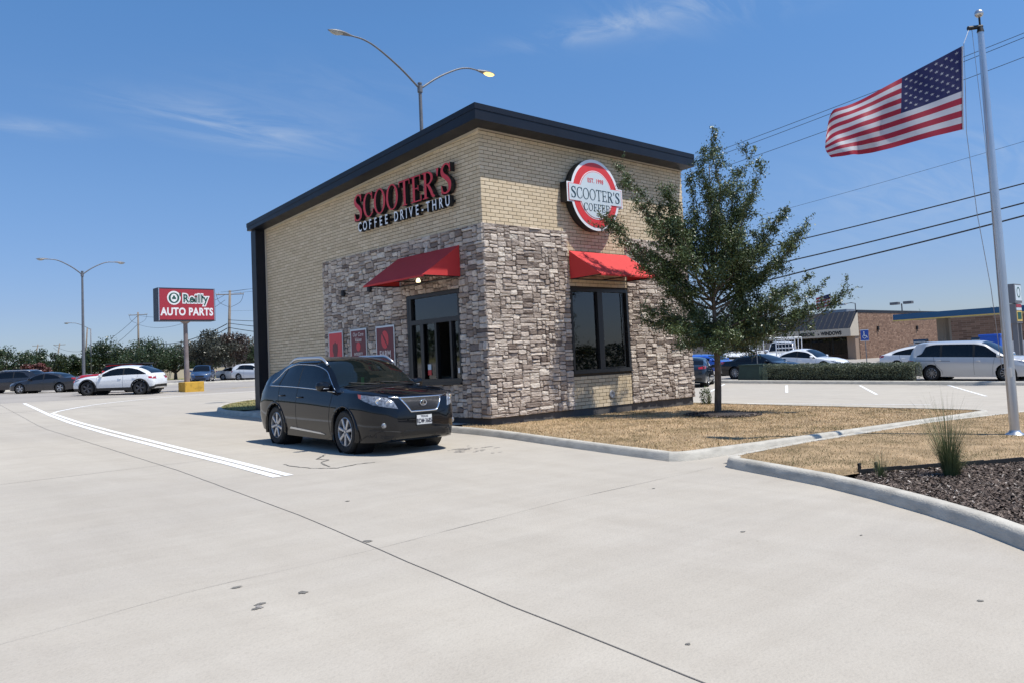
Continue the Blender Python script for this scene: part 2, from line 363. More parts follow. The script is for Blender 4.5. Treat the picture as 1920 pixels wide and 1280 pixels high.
sheet('parking_lot', xs_between(-70, 24.7, _X), xs_between(-70, 29.5, _Y), 0, M['concrete'])
sheet('road', xs_between(-90, 24.7, _X), xs_between(29.5, 58, _Y), -.004, M['concrete_old'])
sheet('street', xs_between(-120, 180, _X), xs_between(58, 84, _Y), .0, M['concrete_old'])
sheet('neighbour_parking_lot', xs_between(24.9, 110, _X), xs_between(-60, 58, _Y), .07, M['concrete_old'])

def flat_poly(name, P, h, m, kind='structure', parent=None, dense=False):
    V = [(x, y, G(x, y) + h) for x, y in P]
    tris = tessellate_polygon([[Vector((x, y, 0)) for x, y in P]])
    F = []
    for t in tris:
        a, b, c = [Vector(V[i]) for i in t]
        F.append(t if (b - a).cross(c - a).z > 0 else t[::-1])
    o = mesh_np(name, V, F, m, parent)
    if kind: tag(o, kind=kind)
    return o
def band(name, P, wd, h, m, kind='structure', parent=None, wob=0):
    """painted line or crack of width wd along P"""
    A = []; B = []
    P = [Vector((p[0], p[1])) for p in P]
    for i, p in enumerate(P):
        d = (P[min(i + 1, len(P) - 1)] - P[max(i - 1, 0)]).normalized(); n = Vector((-d.y, d.x)) * (wd / 2)
        if wob: n *= random.uniform(1 - wob, 1 + wob)
        for L_, q in ((A, p + n), (B, p - n)): L_.append((q.x, q.y, G(q.x, q.y) + h))
    V = A + B; n = len(A); F = [(i, n + i, n + i + 1, i + 1) for i in range(n - 1)]
    o = mesh_np(name, V, F, m, parent)
    if kind: tag(o, kind=kind)
    return o
def dens(P, step=1.5, jit=0):
    out = []
    for a, b in zip(P[:-1], P[1:]):
        a = Vector(a[:2]); b = Vector(b[:2]); n = max(1, int((b - a).length / step)); d = (b - a).normalized(); nn = Vector((-d.y, d.x))
        for k in range(n): out.append(a + (b - a) * (k / n) + nn * (random.uniform(-jit, jit) if k else 0))
    out.append(Vector(P[-1][:2])); return out
# joints and cracks in the concrete
band('expansion_joint', dens([(-5.4, 29.4), (-6.95, 12), (-7.6, -.7), (-8.05, -6), (-8.6, -10.3), (-8.95, -14), (-9.3, -20)], .5, .006), .011, .004, M['joint'])
band('expansion_joint', dens([(-14, -8.9), (-11.28, -8.44), (-10.1, -8.19), (-8.28, -8.1), (-5.5, -7.75), (-2.1, -7.6)], .35, .012), .005, .004, M['joint'], wob=.8)
band('expansion_joint', dens([(-12, -.3), (-7.5, .2), (-4.8, .3), (-1.0, .4)], .5, .01), .008, .004, M['joint'], wob=.5)
band('expansion_joint', dens([(-20, 21.5), (-5, 21.7), (6, 22), (24, 22.4)], .6, .02), .03, .004, M['joint'], wob=.5)
band('expansion_joint', dens([(-30, 29.5), (24.6, 29.5)], 1, .03), .06, .004, M['joint'], wob=.5)
band('pavement_crack', dens([(-2, 33), (1.2, 33.9), (4.4, 33.2), (9, 34.4)], .5, .08), .05, .006, M['joint'], wob=.6)
for p in ([(-6.1, -1.6), (-6.12, -2.0), (-6.05, -2.46), (-5.75, -2.83), (-5.3, -2.66), (-4.95, -2.7)], [(-4.95, -.95), (-5.4, -1.45), (-5.3, -1.7), (-5.6, -2.0), (-5.74, -2.55)]):
    band('oil_trail', dens(p, .08, .02), .035, .006, M['stain'], wob=.5)
def blot(x, y, rx, ry, m, h=.005, n=18, name='oil_spot'):
    P = [(x + rx * math.cos(2 * math.pi * i / n) * random.uniform(.45, 1.25), y + ry * math.sin(2 * math.pi * i / n) * random.uniform(.7, 1.2)) for i in range(n)]
    return flat_poly(name, P, h, m)
for x, y, r_ in [(-9.77, -8.35, .045), (-9.47, -8.87, .05), (-9.9, -8.99, .04), (-8.22, -7.77, .05), (-5.54, -10.24, .03), (-4.97, -11.13, .02), (-4.12, -8.05, .03), (-6.33, -12.56, .025), (-8.36, -11.61, .02), (-7.22, -5.67, .03)]:
    blot(x, y, r_, r_ * random.uniform(.5, 1), M['stain'])
blot(-9.82, -8.90, .05, .025, M['stain'], .004); blot(-9.86, -8.96, .025, .05, M['stain2'], .0045)
for i in range(26): blot(-2.9 + random.gauss(0, .35), -2.5 + random.gauss(0, .4), random.uniform(.02, .12), random.uniform(.01, .05), M['stain2'], .0042)
# painted lane lines
band('painted_line', dens([(-4.51, 28.5), (-5.5, 18.4), (-6.24, 8.52), (-6.57, 2.32), (-6.70, -.71), (-6.86, -2.95)], 1), .15, .006, M['paint'])
band('painted_line', dens([(-5.20, 19.7), (-5.93, 9.2), (-6.33, 2.6), (-6.50, -.5), (-6.66, -2.95)], 1), .14, .007, M['paint'])
band('painted_line', [Vector(p[:2]) for p in spline([(-5.28, 19.4, 0), (-4.5, 21.2, 0), (-2.5, 24.1, 0), (.2, 26.4, 0), (3.55, 27.9, 0), (7.5, 28.6, 0), (11, 28.8, 0)], 6)], .12, .0065, M['paint'])
for a, b in [((22.7, 4.9), (17.1, 1.8)), ((23.4, 1.7), (16.8, -1.9)), ((24.3, -1.7), (16.9, -5.45)), ((23.6, 8.9), (17.0, 5.3)), ((24, 12.5), (17.4, 8.9))]:
    band('stall_line', [a, b], .11, .006, M['paint'])
band('painted_line', [(10.1, 2.4), (10.35, 1.0), (12.3, -5.4)], .11, .006, M['paint'])
for a, b in [((3, 33), (10, 36)), ((7.5, 33.5), (13, 38)), ((12, 34), (17, 39))]: band('painted_line', [a, b], .12, .006, M['yellow_line'])

# ------------------------------------------------------------------ kerbs and planted islands
def kerb(name, P, side=1, closed=False, width=.17, hgt=.145):
    P = [Vector(p[:2]) for p in P]; n = len(P)
    prof = [(0, -.02), (.012, .02), (.035, hgt * .72), (.055, hgt * .93), (.085, hgt), (width - .015, hgt), (width, hgt - .012), (width, -.02)]
    V = []; F = []; m = len(prof)
    for i in range(n):
        a = P[(i - 1) % n] if closed or i else None; b = P[(i + 1) % n] if closed or i < n - 1 else None
        d1 = (P[i] - a).normalized() if a is not None else None; d2 = (b - P[i]).normalized() if b is not None else None
        if d1 is None: d1 = d2
        if d2 is None: d2 = d1
        t = (d1 + d2).normalized(); nn = Vector((-t.y, t.x)) * side; k = 1 / max(.5, t.dot(d1))
        for o_, h in prof:
            q = P[i] + nn * o_ * k; V.append((q.x, q.y, G(q.x, q.y) + h + noise.noise(Vector((q.x * 2, q.y * 2, h))) * .004))
    for i in range(n if closed else n - 1):
        for j in range(m - 1): F.append((i * m + j, ((i + 1) % n) * m + j, ((i + 1) % n) * m + j + 1, i * m + j + 1))
    if not closed: F += [tuple(range(m)), tuple(reversed(range((n - 1) * m, n * m)))]
    mb = MB(); mb.add(V, F); o = mb.build(name, M['kerb'], None, True, recalc=True); o.data.set_sharp_from_angle(angle=R(50)); return tag(o, kind='structure')
def chaik(P, k=2, closed=False):
    P = [Vector(p) for p in P]
    for _ in range(k):
        Q = [] if closed else [P[0]]
        n = len(P)
        for i in range(n if closed else n - 1):
            a, b = P[i], P[(i + 1) % n]; Q += [a * .75 + b * .25, a * .25 + b * .75]
        if not closed: Q.append(P[-1])
        P = Q
    return P
# building island: kerb runs from the far-left tip along the drive-through lane, round the lawn and back
isl = chaik([(-1.25, 12.1), (-1.05, 6), (-.92, 1), (-.92, -1), (-1.45, -3.6), (-1.75, -5.3)], 2) + [Vector((-1.9, -6.3))] + chaik([(-1.95, -6.66), (-1.82, -6.84), (-1.55, -6.92)], 2) + chaik([(.0, -7.12), (3.0, -7.45), (8.3, -7.98), (9.15, -8.0), (9.35, -7.4), (9.2, -5.5), (8.95, -1.0), (9.0, 4), (9.1, 12)], 2)
isl = [Vector(p) for p in isl] + [Vector(p) for p in chaik([(9.1, 14), (8.5, 18), (5, 19.8), (2.5, 19.2), (.9, 17.8), (-.35, 16), (-1.0, 14.3), (-1.25, 13)], 2)]
isl = dens([tuple(p) for p in isl] + [tuple(isl[0])], .6)[:-1]
kerb('kerb', isl, 1, True)
def inset(P, d):
    n = len(P); out = []
    for i in range(n):
        t = (P[(i + 1) % n] - P[i - 1]).normalized(); out.append(P[i] + Vector((-t.y, t.x)) * d)
    return out
inner = inset(isl, .165)
lawn_front = [tuple(p) for p in inner if p.y < 0.05] 
yi = [p for p in inner]
iF = [i for i, p in enumerate(inner) if p.y < 0.9]
front_poly = [tuple(inner[i]) for i in iF] + [(8.9, .9), (8.35, .9), (8.35, 0), (0, 0), (0, .9)]
flat_poly('lawn', front_poly, .115, M['lawn'])
iB = [i for i, p in enumerate(inner) if p.y > 12.3]
flat_poly('rear_lawn', [tuple(inner[i]) for i in iB], .115, M['green_lawn'])
iL = [p for p in inner if p.x < 2 and .9 <= p.y <= 12.3]
flat_poly('side_pavement', [tuple(p) for p in iL] [::1] + [(0, .9), (0, 12.3)] if iL and iL[0].y > iL[-1].y else [(0, 12.3)] + [tuple(p) for p in iL] + [(0, .9)], .12, M['kerb'])
# near island (mulch bed, lawn and flagpole)
k2 = chaik([(-1.72, -7.62), (-1.92, -7.68), (-2.03, -7.86)], 2) + [Vector(p) for p in [(-2.36, -8.75), (-2.70, -9.61), (-3.17, -10.46), (-3.69, -11.25), (-4.12, -11.81), (-4.62, -12.34), (-5.6, -13.3), (-7.2, -14.6), (-9, -15.8)]]
k2 = dens([tuple(p) for p in k2], .3)
kerb('kerb', k2, 1, False, .2, .15)
k2in = []
for i, p in enumerate(k2):
    t = (k2[min(i + 1, len(k2) - 1)] - k2[max(i - 1, 0)]).normalized(); k2in.append(p + Vector((-t.y, t.x)) * .195)
def edge_y(x): return np.interp(x, [-2, .3, 16], [-9.80, -11.0, -17.4])
lawn2 = [tuple(p) for p in k2in if p.y > -9.72] + [(-2.02, -9.80), (.3, -11.03), (16, -18.5), (16, -10), (8.63, -8.5), (5.63, -7.92), (.81, -7.60), (-.9, -7.58), (-1.55, -7.62)]
flat_poly('near_lawn', lawn2, .11, M['lawn'])
bed = [(-2.02, -9.80)] + [tuple(p) for p in k2in if p.y < -9.85] + [(0, -20), (16, -18.5), (.3, -11.03)]
flat_poly('mulch_bed', bed, .085, M['mulch'])
band('concrete_edge', dens([(-1.6, -7.56), (.81, -7.53), (5.63, -7.86), (8.63, -8.45), (16, -9.9)], 1), .12, .118, M['kerb'])
# far kerb in front of the hedge
kerb('kerb', dens([(24.5, -60), (24.5, 21)], 2), -1, False, .35, .16)
kerb('kerb', dens([(24.5, 58), (-60, 58)], 3), -1, False, .2, .15)
# black bed edging
mb = MB(); E_ = dens([(-2.02, -9.79), (.3, -11.02), (4, -12.6), (16, -18.4)], .6, .01)
for a, b in zip(E_[:-1], E_[1:]):
    za = G(a.x, a.y); d = (b - a).normalized(); nn = Vector((-d.y, d.x)) * .01
    V = [(a.x - nn.x, a.y - nn.y, za), (b.x - nn.x, b.y - nn.y, za), (b.x + nn.x, b.y + nn.y, za), (a.x + nn.x, a.y + nn.y, za)]
    V += [(x, y, z + .155) for x, y, z in V]; mb.add(V, [(0, 3, 2, 1), (4, 5, 6, 7), (0, 1, 5, 4), (1, 2, 6, 5), (2, 3, 7, 6), (3, 0, 4, 7)])
ed = mb.build('bed_edging', M['edging']); tag(ed, 'black plastic edging strip between the dry lawn and the mulch bed', 'edging')
mb = MB()
for x, y in ((-1.95, -9.76), (-1.72, -9.88)): mb.box((x - .03, y - .01, G(x, y) + .08), (x - .015, y + .01, G(x, y) + .22)); mb.box((x + .015, y - .01, G(x, y) + .08), (x + .03, y + .01, G(x, y) + .22)); mb.box((x - .03, y - .012, G(x, y) + .2), (x + .03, y + .012, G(x, y) + .225))
mb.build('stake', M['edging'], ed)

def in_poly(P, X, Y):
    ins = np.zeros(len(X), bool); n = len(P)
    for i in range(n):
        x1, y1 = P[i]; x2, y2 = P[(i + 1) % n]
        if y1 == y2: continue
        c = ((y1 > Y) != (y2 > Y)) & (X < (x2 - x1) * (Y - y1) / (y2 - y1) + x1); ins ^= c
    return ins
def Gv(X, Y): return np.interp(Y, _Y, _H) + np.interp(X, _X, _GX)
def scatter(poly, n, box):
    X = rng.uniform(box[0], box[1], n); Y = rng.uniform(box[2], box[3], n); k = in_poly(poly, X, Y); return X[k], Y[k]
def tufts(name, poly, n, box, hbase, hl, wl, m, tonef, parent=None):
    X, Y = scatter(poly, n, box); k = len(X)
    Z = Gv(X, Y) + hbase; a = rng.uniform(0, 2 * np.pi, k); h = rng.uniform(*hl, k); w_ = rng.uniform(*wl, k); lx = rng.normal(0, .5, k) * h; ly = rng.normal(0, .5, k) * h
    V = np.empty((k, 3, 3)); V[:, 0] = np.c_[X - np.cos(a) * w_, Y - np.sin(a) * w_, Z - .005]; V[:, 1] = np.c_[X + np.cos(a) * w_, Y + np.sin(a) * w_, Z - .005]; V[:, 2] = np.c_[X + lx, Y + ly, Z + h]
    tone = np.repeat(tonef(X, Y, k), 3)
    o = mesh_np(name, V.reshape(-1, 3), np.arange(3 * k).reshape(-1, 3), m, parent, attr=tone); return tag(o, kind='stuff')
def patch(X, Y, s, seed): return np.array([noise.noise(Vector((x * s, y * s, seed))) for x, y in zip(X, Y)])
def dry(X, Y, k): return np.clip(.60 + patch(X, Y, .8, 1) * .6 + patch(X, Y, 3.5, 5) * .35 + rng.normal(0, .2, k), 0, 1)
o = tufts('lawn_grass', front_poly, 52000, (-2, 9.4, -8.2, .9), .11, (.02, .05), (.004, .011), M['blade'], dry)
o['label'] = 'straw coloured dormant grass round the young tree'; o['category'] = 'grass'
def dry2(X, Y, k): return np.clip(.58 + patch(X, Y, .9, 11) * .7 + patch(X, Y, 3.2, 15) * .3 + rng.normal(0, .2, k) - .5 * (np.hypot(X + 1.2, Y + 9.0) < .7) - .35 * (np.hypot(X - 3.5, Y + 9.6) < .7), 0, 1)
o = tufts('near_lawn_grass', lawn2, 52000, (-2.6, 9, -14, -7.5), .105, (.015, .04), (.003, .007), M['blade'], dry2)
o['label'] = 'straw coloured dormant grass round the flagpole'; o['category'] = 'grass'
o = tufts('rear_lawn_grass', [tuple(inner[i]) for i in iB], 14000, (-1.3, 9.2, 12.3, 19.5), .11, (.03, .06), (.006, .014), M['blade'], lambda X, Y, k: np.clip(.22 + patch(X, Y, .9, 3) * .6 + rng.normal(0, .15, k), 0, 1))
o['label'] = 'greener grass at the tip of the island behind the black car'; o['category'] = 'grass'
def chips(name, pts, m, hb, s=(.015, .045), parent=None):
    mb = MB(); out = []
    X, Y = pts; k = len(X); Z = Gv(X, Y) + hb + rng.uniform(0, .02, k)
    a = rng.uniform(0, 2 * np.pi, k); L_ = rng.uniform(*s, k); W_ = L_ * rng.uniform(.2, .45, k); ti = rng.normal(0, .35, k)
    ca, sa = np.cos(a), np.sin(a); V = np.empty((k, 4, 3))
    for j, (u, v) in enumerate(((-1, -1), (1, -1), (1, 1), (-1, 1))):
        V[:, j] = np.c_[X + ca * u * L_ - sa * v * W_, Y + sa * u * L_ + ca * v * W_, Z + ti * u * L_ + rng.normal(0, .004, k)]
    o = mesh_np(name, V.reshape(-1, 3), np.arange(4 * k).reshape(-1, 4), m, parent, attr=np.repeat(rng.uniform(0, 1, k), 4)); return tag(o, kind='stuff')
o = chips('mulch_chips', scatter(bed, 110000, (-6, 4, -15, -9.7)), M['chip'], .09, (.009, .032)); o['label'] = 'dark shredded mulch in the bed by the near kerb'; o['category'] = 'mulch'
th = rng.uniform(0, 2 * np.pi, 5000); rr = np.sqrt(rng.uniform(0, 1, 5000)) * .95
o = chips('tree_mulch', (5.25 + rr * np.cos(th) * 1.0, -2.95 + rr * np.sin(th)), M['chip'], .125, (.015, .04)); o['label'] = 'ring of dark mulch round the foot of the young tree'; o['category'] = 'mulch'
cone = MB(); cone.lathe([(1.0, .0), (.7, .03), (.3, .07), (.0, .08)], 28, Matrix.Translation((5.25, -2.95, G(5.25, -2.95) + .112))); c_ = cone.build('mulch_ring', M['mulch'], None, True); tag(c_, kind='structure')

# ------------------------------------------------------------------ text and sign lettering
def text_mesh(body, size=1., ext=.01, bold=0., xs=1., space=1., align='CENTER', shear=0.):
    c = bpy.data.curves.new('text', 'FONT'); c.body = body; c.size = size; c.extrude = ext; c.offset = bold; c.align_x = align; c.space_character = space; c.resolution_u = 3; c.shear = shear
    o = bpy.data.objects.new('text', c); COL.objects.link(o)
    me = bpy.data.meshes.new_from_object(o); bpy.data.objects.remove(o); bpy.data.curves.remove(c)
    if xs != 1.: me.transform(Matrix.Diagonal((xs, 1, 1, 1)))
    return me
def put_text(name, body, M_, mats, parent=None, **k):
    me = text_mesh(body, **k); me.transform(M_); me.materials.clear(); me.name = name
    return link(name, me, mats, parent)
def frame_m(origin, right, up):
    r_ = Vector(right).normalized(); u_ = Vector(up).normalized(); n_ = r_.cross(u_); o_ = Vector(origin)
    return Matrix(((r_.x, u_.x, n_.x, o_.x), (r_.y, u_.y, n_.y, o_.y), (r_.z, u_.z, n_.z, o_.z), (0, 0, 0, 1)))
def LW(y, z, d=0): return frame_m((-d, y, z), (0, -1, 0), (0, 0, 1))      # on the lane side wall
def FW(x, z, d=0): return frame_m((x, -d, z), (1, 0, 0), (0, 0, 1))       # on the front wall
# condensed serif capitals made of strokes; each glyph = list of strips in a unit-height cell
def arc(cx, cy, rx, ry, a0, a1, n): return [(cx + rx * math.cos(R(a0 + (a1 - a0) * i / n)), cy + ry * math.sin(R(a0 + (a1 - a0) * i / n))) for i in range(n + 1)]
def stroke(P, W, n=5):
    Q = spline([(p[0], p[1], 0) for p in P], n); ww = np.interp(np.linspace(0, 1, len(Q)), np.linspace(0, 1, len(W)), W)
    A, B = [], []
    for i, q in enumerate(Q):
        d = (Q[min(i + 1, len(Q) - 1)] - Q[max(i - 1, 0)]).normalized(); A.append((q.x - d.y * ww[i], q.y + d.x * ww[i])); B.append((q.x + d.y * ww[i], q.y - d.x * ww[i]))
    return A, B, False
def rect(x0, y0, x1, y1): return [(x0, y0), (x0, y1)], [(x1, y0), (x1, y1)], False
def glyph(ch, t=.115, th=.045):
    if ch == 'O':
        w_ = .66; return w_, [(arc(w_ / 2, .5, w_ / 2, .515, 0, 350, 35), arc(w_ / 2, .5, w_ / 2 - t, .515 - th, 0, 350, 35), True)]
    if ch == 'C':
        w_ = .60; return w_, [(arc(.33, .5, .33, .515, 48, 312, 26), arc(.345, .5, .33 - t, .515 - th, 48, 312, 26), False), rect(.53, .70, .57, 1.0), rect(.555, .10, .585, .30)]
    if ch == 'S':
        w_ = .52; return w_, [stroke([(.45, .80), (.37, .95), (.22, .975), (.09, .84), (.12, .66), (.30, .50), (.42, .33), (.40, .12), (.26, .022), (.10, .06), (.05, .22)], [.025, .03, .03, .055, .075, .08, .075, .055, .03, .03, .03]), rect(.435, .70, .47, 1.0), rect(.03, .0, .065, .30)]
    if ch == 'T':
        w_ = .60; return w_, [rect(.3 - t / 2, 0, .3 + t / 2, 1), rect(.02, .945, .58, 1.), rect(.01, .78, .045, 1.0), rect(.555, .78, .59, 1.0), rect(.18, 0, .42, .04)]
    if ch == 'E':
        w_ = .54; return w_, [rect(.08, 0, .08 + t, 1), rect(.0, .955, .50, 1.), rect(.0, 0, .52, .045), rect(.1, .49, .38, .53), rect(.465, .80, .50, 1.), rect(.49, 0, .53, .22), rect(.36, .40, .39, .62)]
    if ch == 'R':
        w_ = .62; o_ = arc(.22, .745, .31, .255, 90, -90, 14); i_ = arc(.22, .745, .31 - t, .255 - th, 90, -90, 14)
        return w_, [rect(.08, 0, .08 + t, 1), (o_, i_, False), rect(0, .955, .25, 1.), rect(.0, 0, .27, .04), stroke([(.27, .52), (.40, .28), (.50, .05), (.60, .02)], [.05, .06, .055, .03], 4), rect(.15, .49, .25, .535)]
    if ch == 'F':
        w_ = .5; return w_, [rect(.08, 0, .08 + t, 1), rect(.0, .955, .48, 1.), rect(.1, .49, .36, .53), rect(.445, .80, .48, 1.), rect(0, 0, .27, .04), rect(.34, .40, .37, .62)]
    if ch == "'": return .16, [([(.02, 1.0), (.05, .70)], [(.14, 1.0), (.08, .70)], False)]
    return .3, []
def serif_word(word, height, width, gap=.045, t=.115):
    gl = [(c, *glyph(c, t)) for c in word]; tot = sum(g[1] for g in gl) + gap * (len(gl) - 1); sx = width / tot; x = 0; out = []
    for c, w_, st in gl:
        out.append((c, [([((p[0] + x) * sx, p[1] * height) for p in A], [((p[0] + x) * sx, p[1] * height) for p in B], cl) for A, B, cl in st])); x += w_ + gap
    return out
def add_letter(name, strips, M_, d0, d1, mats, parent):
    mb = MB()
    for k, (A, B, cl) in enumerate(strips): mb.strip(A, B, d0, d1 + k * .0006, None, cl)
    V = [M_ @ Vector(v) for v in mb.V]; o = mesh_np(name, V, mb.F, mats, parent)
    nrm = (M_.to_3x3() @ Vector((0, 0, 1)))
    bm = bmesh.new(); bm.from_mesh(o.data); bmesh.ops.recalc_face_normals(bm, faces=bm.faces)
    for f in bm.faces: f.material_index = 0 if abs(f.normal.dot(nrm)) > .9 else 1
    bm.to_mesh(o.data); bm.free(); return o

# ------------------------------------------------------------------ the coffee kiosk
kiosk = empty('coffee_kiosk', (0, 0, .15), label='small buff brick and grey stone drive-through coffee building with red awnings', cat='building')
def K(o): o.parent = kiosk; o.matrix_parent_inverse = Matrix.Translation((0, 0, -.15)); return o
Zb, Zs, WX, WY = .43, 5.17, 8.28, 12.35
LWIN = (1.0, 3.33, 1.31, 3.65); RWIN = (2.92, 5.31, 1.36, 3.65)
def roof_b(y): return 7.53 - .0535 * (y + .5)
def roof_t(y): return 7.915 - .0626 * (y + .5)
def wall_box(name, a, b, m=M['mortar']): return K(boxo(name, a, b, m))
t0 = .012
mb = MB()
for a, b in [((t0, LWIN[1], Zb), (.25, WY, 6.87)), ((t0, t0, Zb), (.25, LWIN[0], 7.5)), ((t0, LWIN[0], Zb), (.25, LWIN[1], LWIN[2])), ((t0, LWIN[0], LWIN[3]), (.25, LWIN[1], 7.3))]: mb.box(a, b)
mb.box((t0, 3.33, 6.87), (.25, 8, 7.1)); mb.box((t0, 3.33, 7.1), (.25, 5, 7.25))
K(mb.build('side_wall', M['mortar']))
mb = MB()
for a, b in [((.25, t0, Zb), (RWIN[0], .25, 7.53)), ((RWIN[1], t0, Zb), (WX, .25, 7.53)), ((RWIN[0], t0, Zb), (RWIN[1], .25, RWIN[2])), ((RWIN[0], t0, RWIN[3]), (RWIN[1], .25, 7.53))]: mb.box(a, b)
K(mb.build('front_wall', M['mortar']))
mb = MB(); mb.box((WX - .25, .25, Zb), (WX - .002, WY, 6.87)); mb.box((.25, WY - .25, Zb), (WX - .25, WY - .002, 6.87)); K(mb.build('rear_wall', M['beige']))
K(boxo('foundation', (.03, .03, -.4), (WX - .03, WY - .03, Zb), M['foundation']))
K(boxo('interior_floor', (.25, .25, .44), (WX - .25, WY - .25, .5), M['interior']))
K(boxo('interior_ceiling', (.25, .25, 3.75), (WX - .25, WY - .25, 3.8), M['cream']))
K(boxo('interior_partition', (.25, 5.2, .5), (WX - .25, 5.3, 3.75), M['interior']))
def prism_roof(name, ox, zb, zt, m, y0=-.5, y1=12.42):
    x0, x1 = -ox, WX + .02
    V = [(x0, y0, zb(y0)), (x1, y0, zb(y0)), (x1, y1, zb(y1)), (x0, y1, zb(y1)), (x0, y0, zt(y0)), (x1, y0, zt(y0)), (x1, y1, zt(y1)), (x0, y1, zt(y1))]
    mb = MB(); mb.add(V, [(0, 3, 2, 1), (4, 5, 6, 7), (0, 1, 5, 4), (1, 2, 6, 5), (2, 3, 7, 6), (3, 0, 4, 7)]); return K(mb.build(name, m))
prism_roof('roof', .5, roof_b, lambda y: roof_t(y) - .14, M['fascia'])
prism_roof('roof_flashing', .514, lambda y: roof_t(y) - .14, roof_t, M['fascia'], -.514, 12.434)
K(boxo('fin_wall', (-.37, 12.36, -.1), (.0, 12.40, 6.80), M['fascia']))
K(boxo('fin_column', (-.375, 12.02, -.1), (-.002, 12.36, 6.83), M['fascia']))
K(boxo('trim', (-.03, 11.95, Zb), (-.0, 12.02, 6.86), M['cream']))
K(boxo('soffit_trim', (-.035, -.035, 7.47), (WX, .0, 7.525), M['cream'])); 
mb = MB(); n_ = 12
V = []; 
for y in (0.0, 12.0): z = roof_b(y); V += [(-.035, y, z - .06), (.0, y, z - .06), (.0, y, z - .003), (-.035, y, z - .003)]
mb.add(V, [(0, 1, 2, 3), (7, 6, 5, 4), (0, 4, 5, 1), (1, 5, 6, 2), (2, 6, 7, 3), (3, 7, 4, 0)]); K(mb.build('soffit_trim', M['cream']))

# individual bricks
course, bl, gj = .0964, .29, .0125
def wmap(side, u, v, d): return (-d, u, v) if side == 'L' else (u, -d, v)
CAMP = Vector((-12.334, -14.574, 1.75))
bricks = []
def lay(side, rows, u0, u1, vmax=None, vmin=-1):
    for r_ in rows:
        z0 = Zb + r_ * course; z1 = z0 + course - gj
        if z0 < vmin: continue
        off = -(r_ % 2) * bl / 2
        u = u0 + off
        base = math.floor((0 - u0) / bl)
        u = math.floor(u0 / bl) * bl + off
        while u < u1:
            a, b = max(u, u0), min(u + bl - gj, u1)
            if b - a > .03 and (vmax is None or z0 < vmax((a + b) / 2)): bricks.append((side, a, b, z0, z1))
            u += bl
nr = lambda z: int(round((z - Zb) / course))
lay('L', range(0, nr(Zs)), 7.92, 12.0)
lay('L', range(nr(Zs), nr(7.6)), .004, 12.0, lambda u: roof_b(u) - .03)
lay('R', range(nr(Zs), nr(7.5)), 0., WX)
lay('R', range(0, nr(1.33)), RWIN[0] + .004, RWIN[1])
lay('R', range(nr(3.66), nr(Zs)), RWIN[0] + .004, RWIN[1])
def vis(side, a, b, z0, z1):
    c = Vector(wmap(side, (a + b) / 2, (z0 + z1) / 2, 0)); d = CAMP - c; nn = Vector((-1, 0, 0)) if side == 'L' else Vector((0, -1, 0))
    return (b - a) * (z1 - z0) * d.normalized().dot(nn) / d.length_squared
bricks.sort(key=lambda q: -vis(*q))
def brick_geo(side, L_, H_, e):
    """brick with a soft arris, front face at depth e, origin at its lower corner"""
    c = .0035; P = []
    for (i, d) in ((0, e - c), (c, e)):
        for (u, v) in ((i, i), (L_ - i, i), (L_ - i, H_ - i), (i, H_ - i)): P.append(wmap(side, u, v, d))
    P += [wmap(side, u, v, -.014) for (u, v) in ((0, 0), (L_, 0), (L_, H_), (0, H_))]
    F = [(4, 5, 6, 7)] + [(i, (i + 1) % 4, 4 + (i + 1) % 4, 4 + i) for i in range(4)] + [(8 + i, 8 + (i + 1) % 4, (i + 1) % 4, i) for i in range(4)]
    return P, F
cache = {}; rest = MB()
for n_i, (side, a, b, z0, z1) in enumerate(bricks):
    if n_i < 300:
        key = (side, round(b - a, 3), random.randrange(7))
        if key not in cache:
            P, F = brick_geo(side, b - a, z1 - z0, random.uniform(-.0015, .0015))
            tn = min(1, max(0, random.gauss(.5, .22)))
            o = mesh_np('brick', P, F, M['brick'], attr=[tn] * len(P)); cache[key] = o.data; bpy.data.objects.remove(o)
            bm = bmesh.new(); bm.from_mesh(cache[key]); bmesh.ops.recalc_face_normals(bm, faces=bm.faces); bm.to_mesh(cache[key]); bm.free()
        o = bpy.data.objects.new('brick', cache[key]); COL.objects.link(o); o.location = wmap(side, a, z0, 0); K(o)
    else:
        P, F = brick_geo(side, b - a, z1 - z0, random.uniform(-.0015, .0015)); oo = wmap(side, a, z0, 0)
        rest.add([(p[0] + oo[0], p[1] + oo[1], p[2] + oo[2]) for p in P], F, min(1, max(0, random.gauss(.5, .22))))
o = K(rest.build('brickwork', M['brick'], tone=True, recalc=True)); tag(o, kind='stuff')

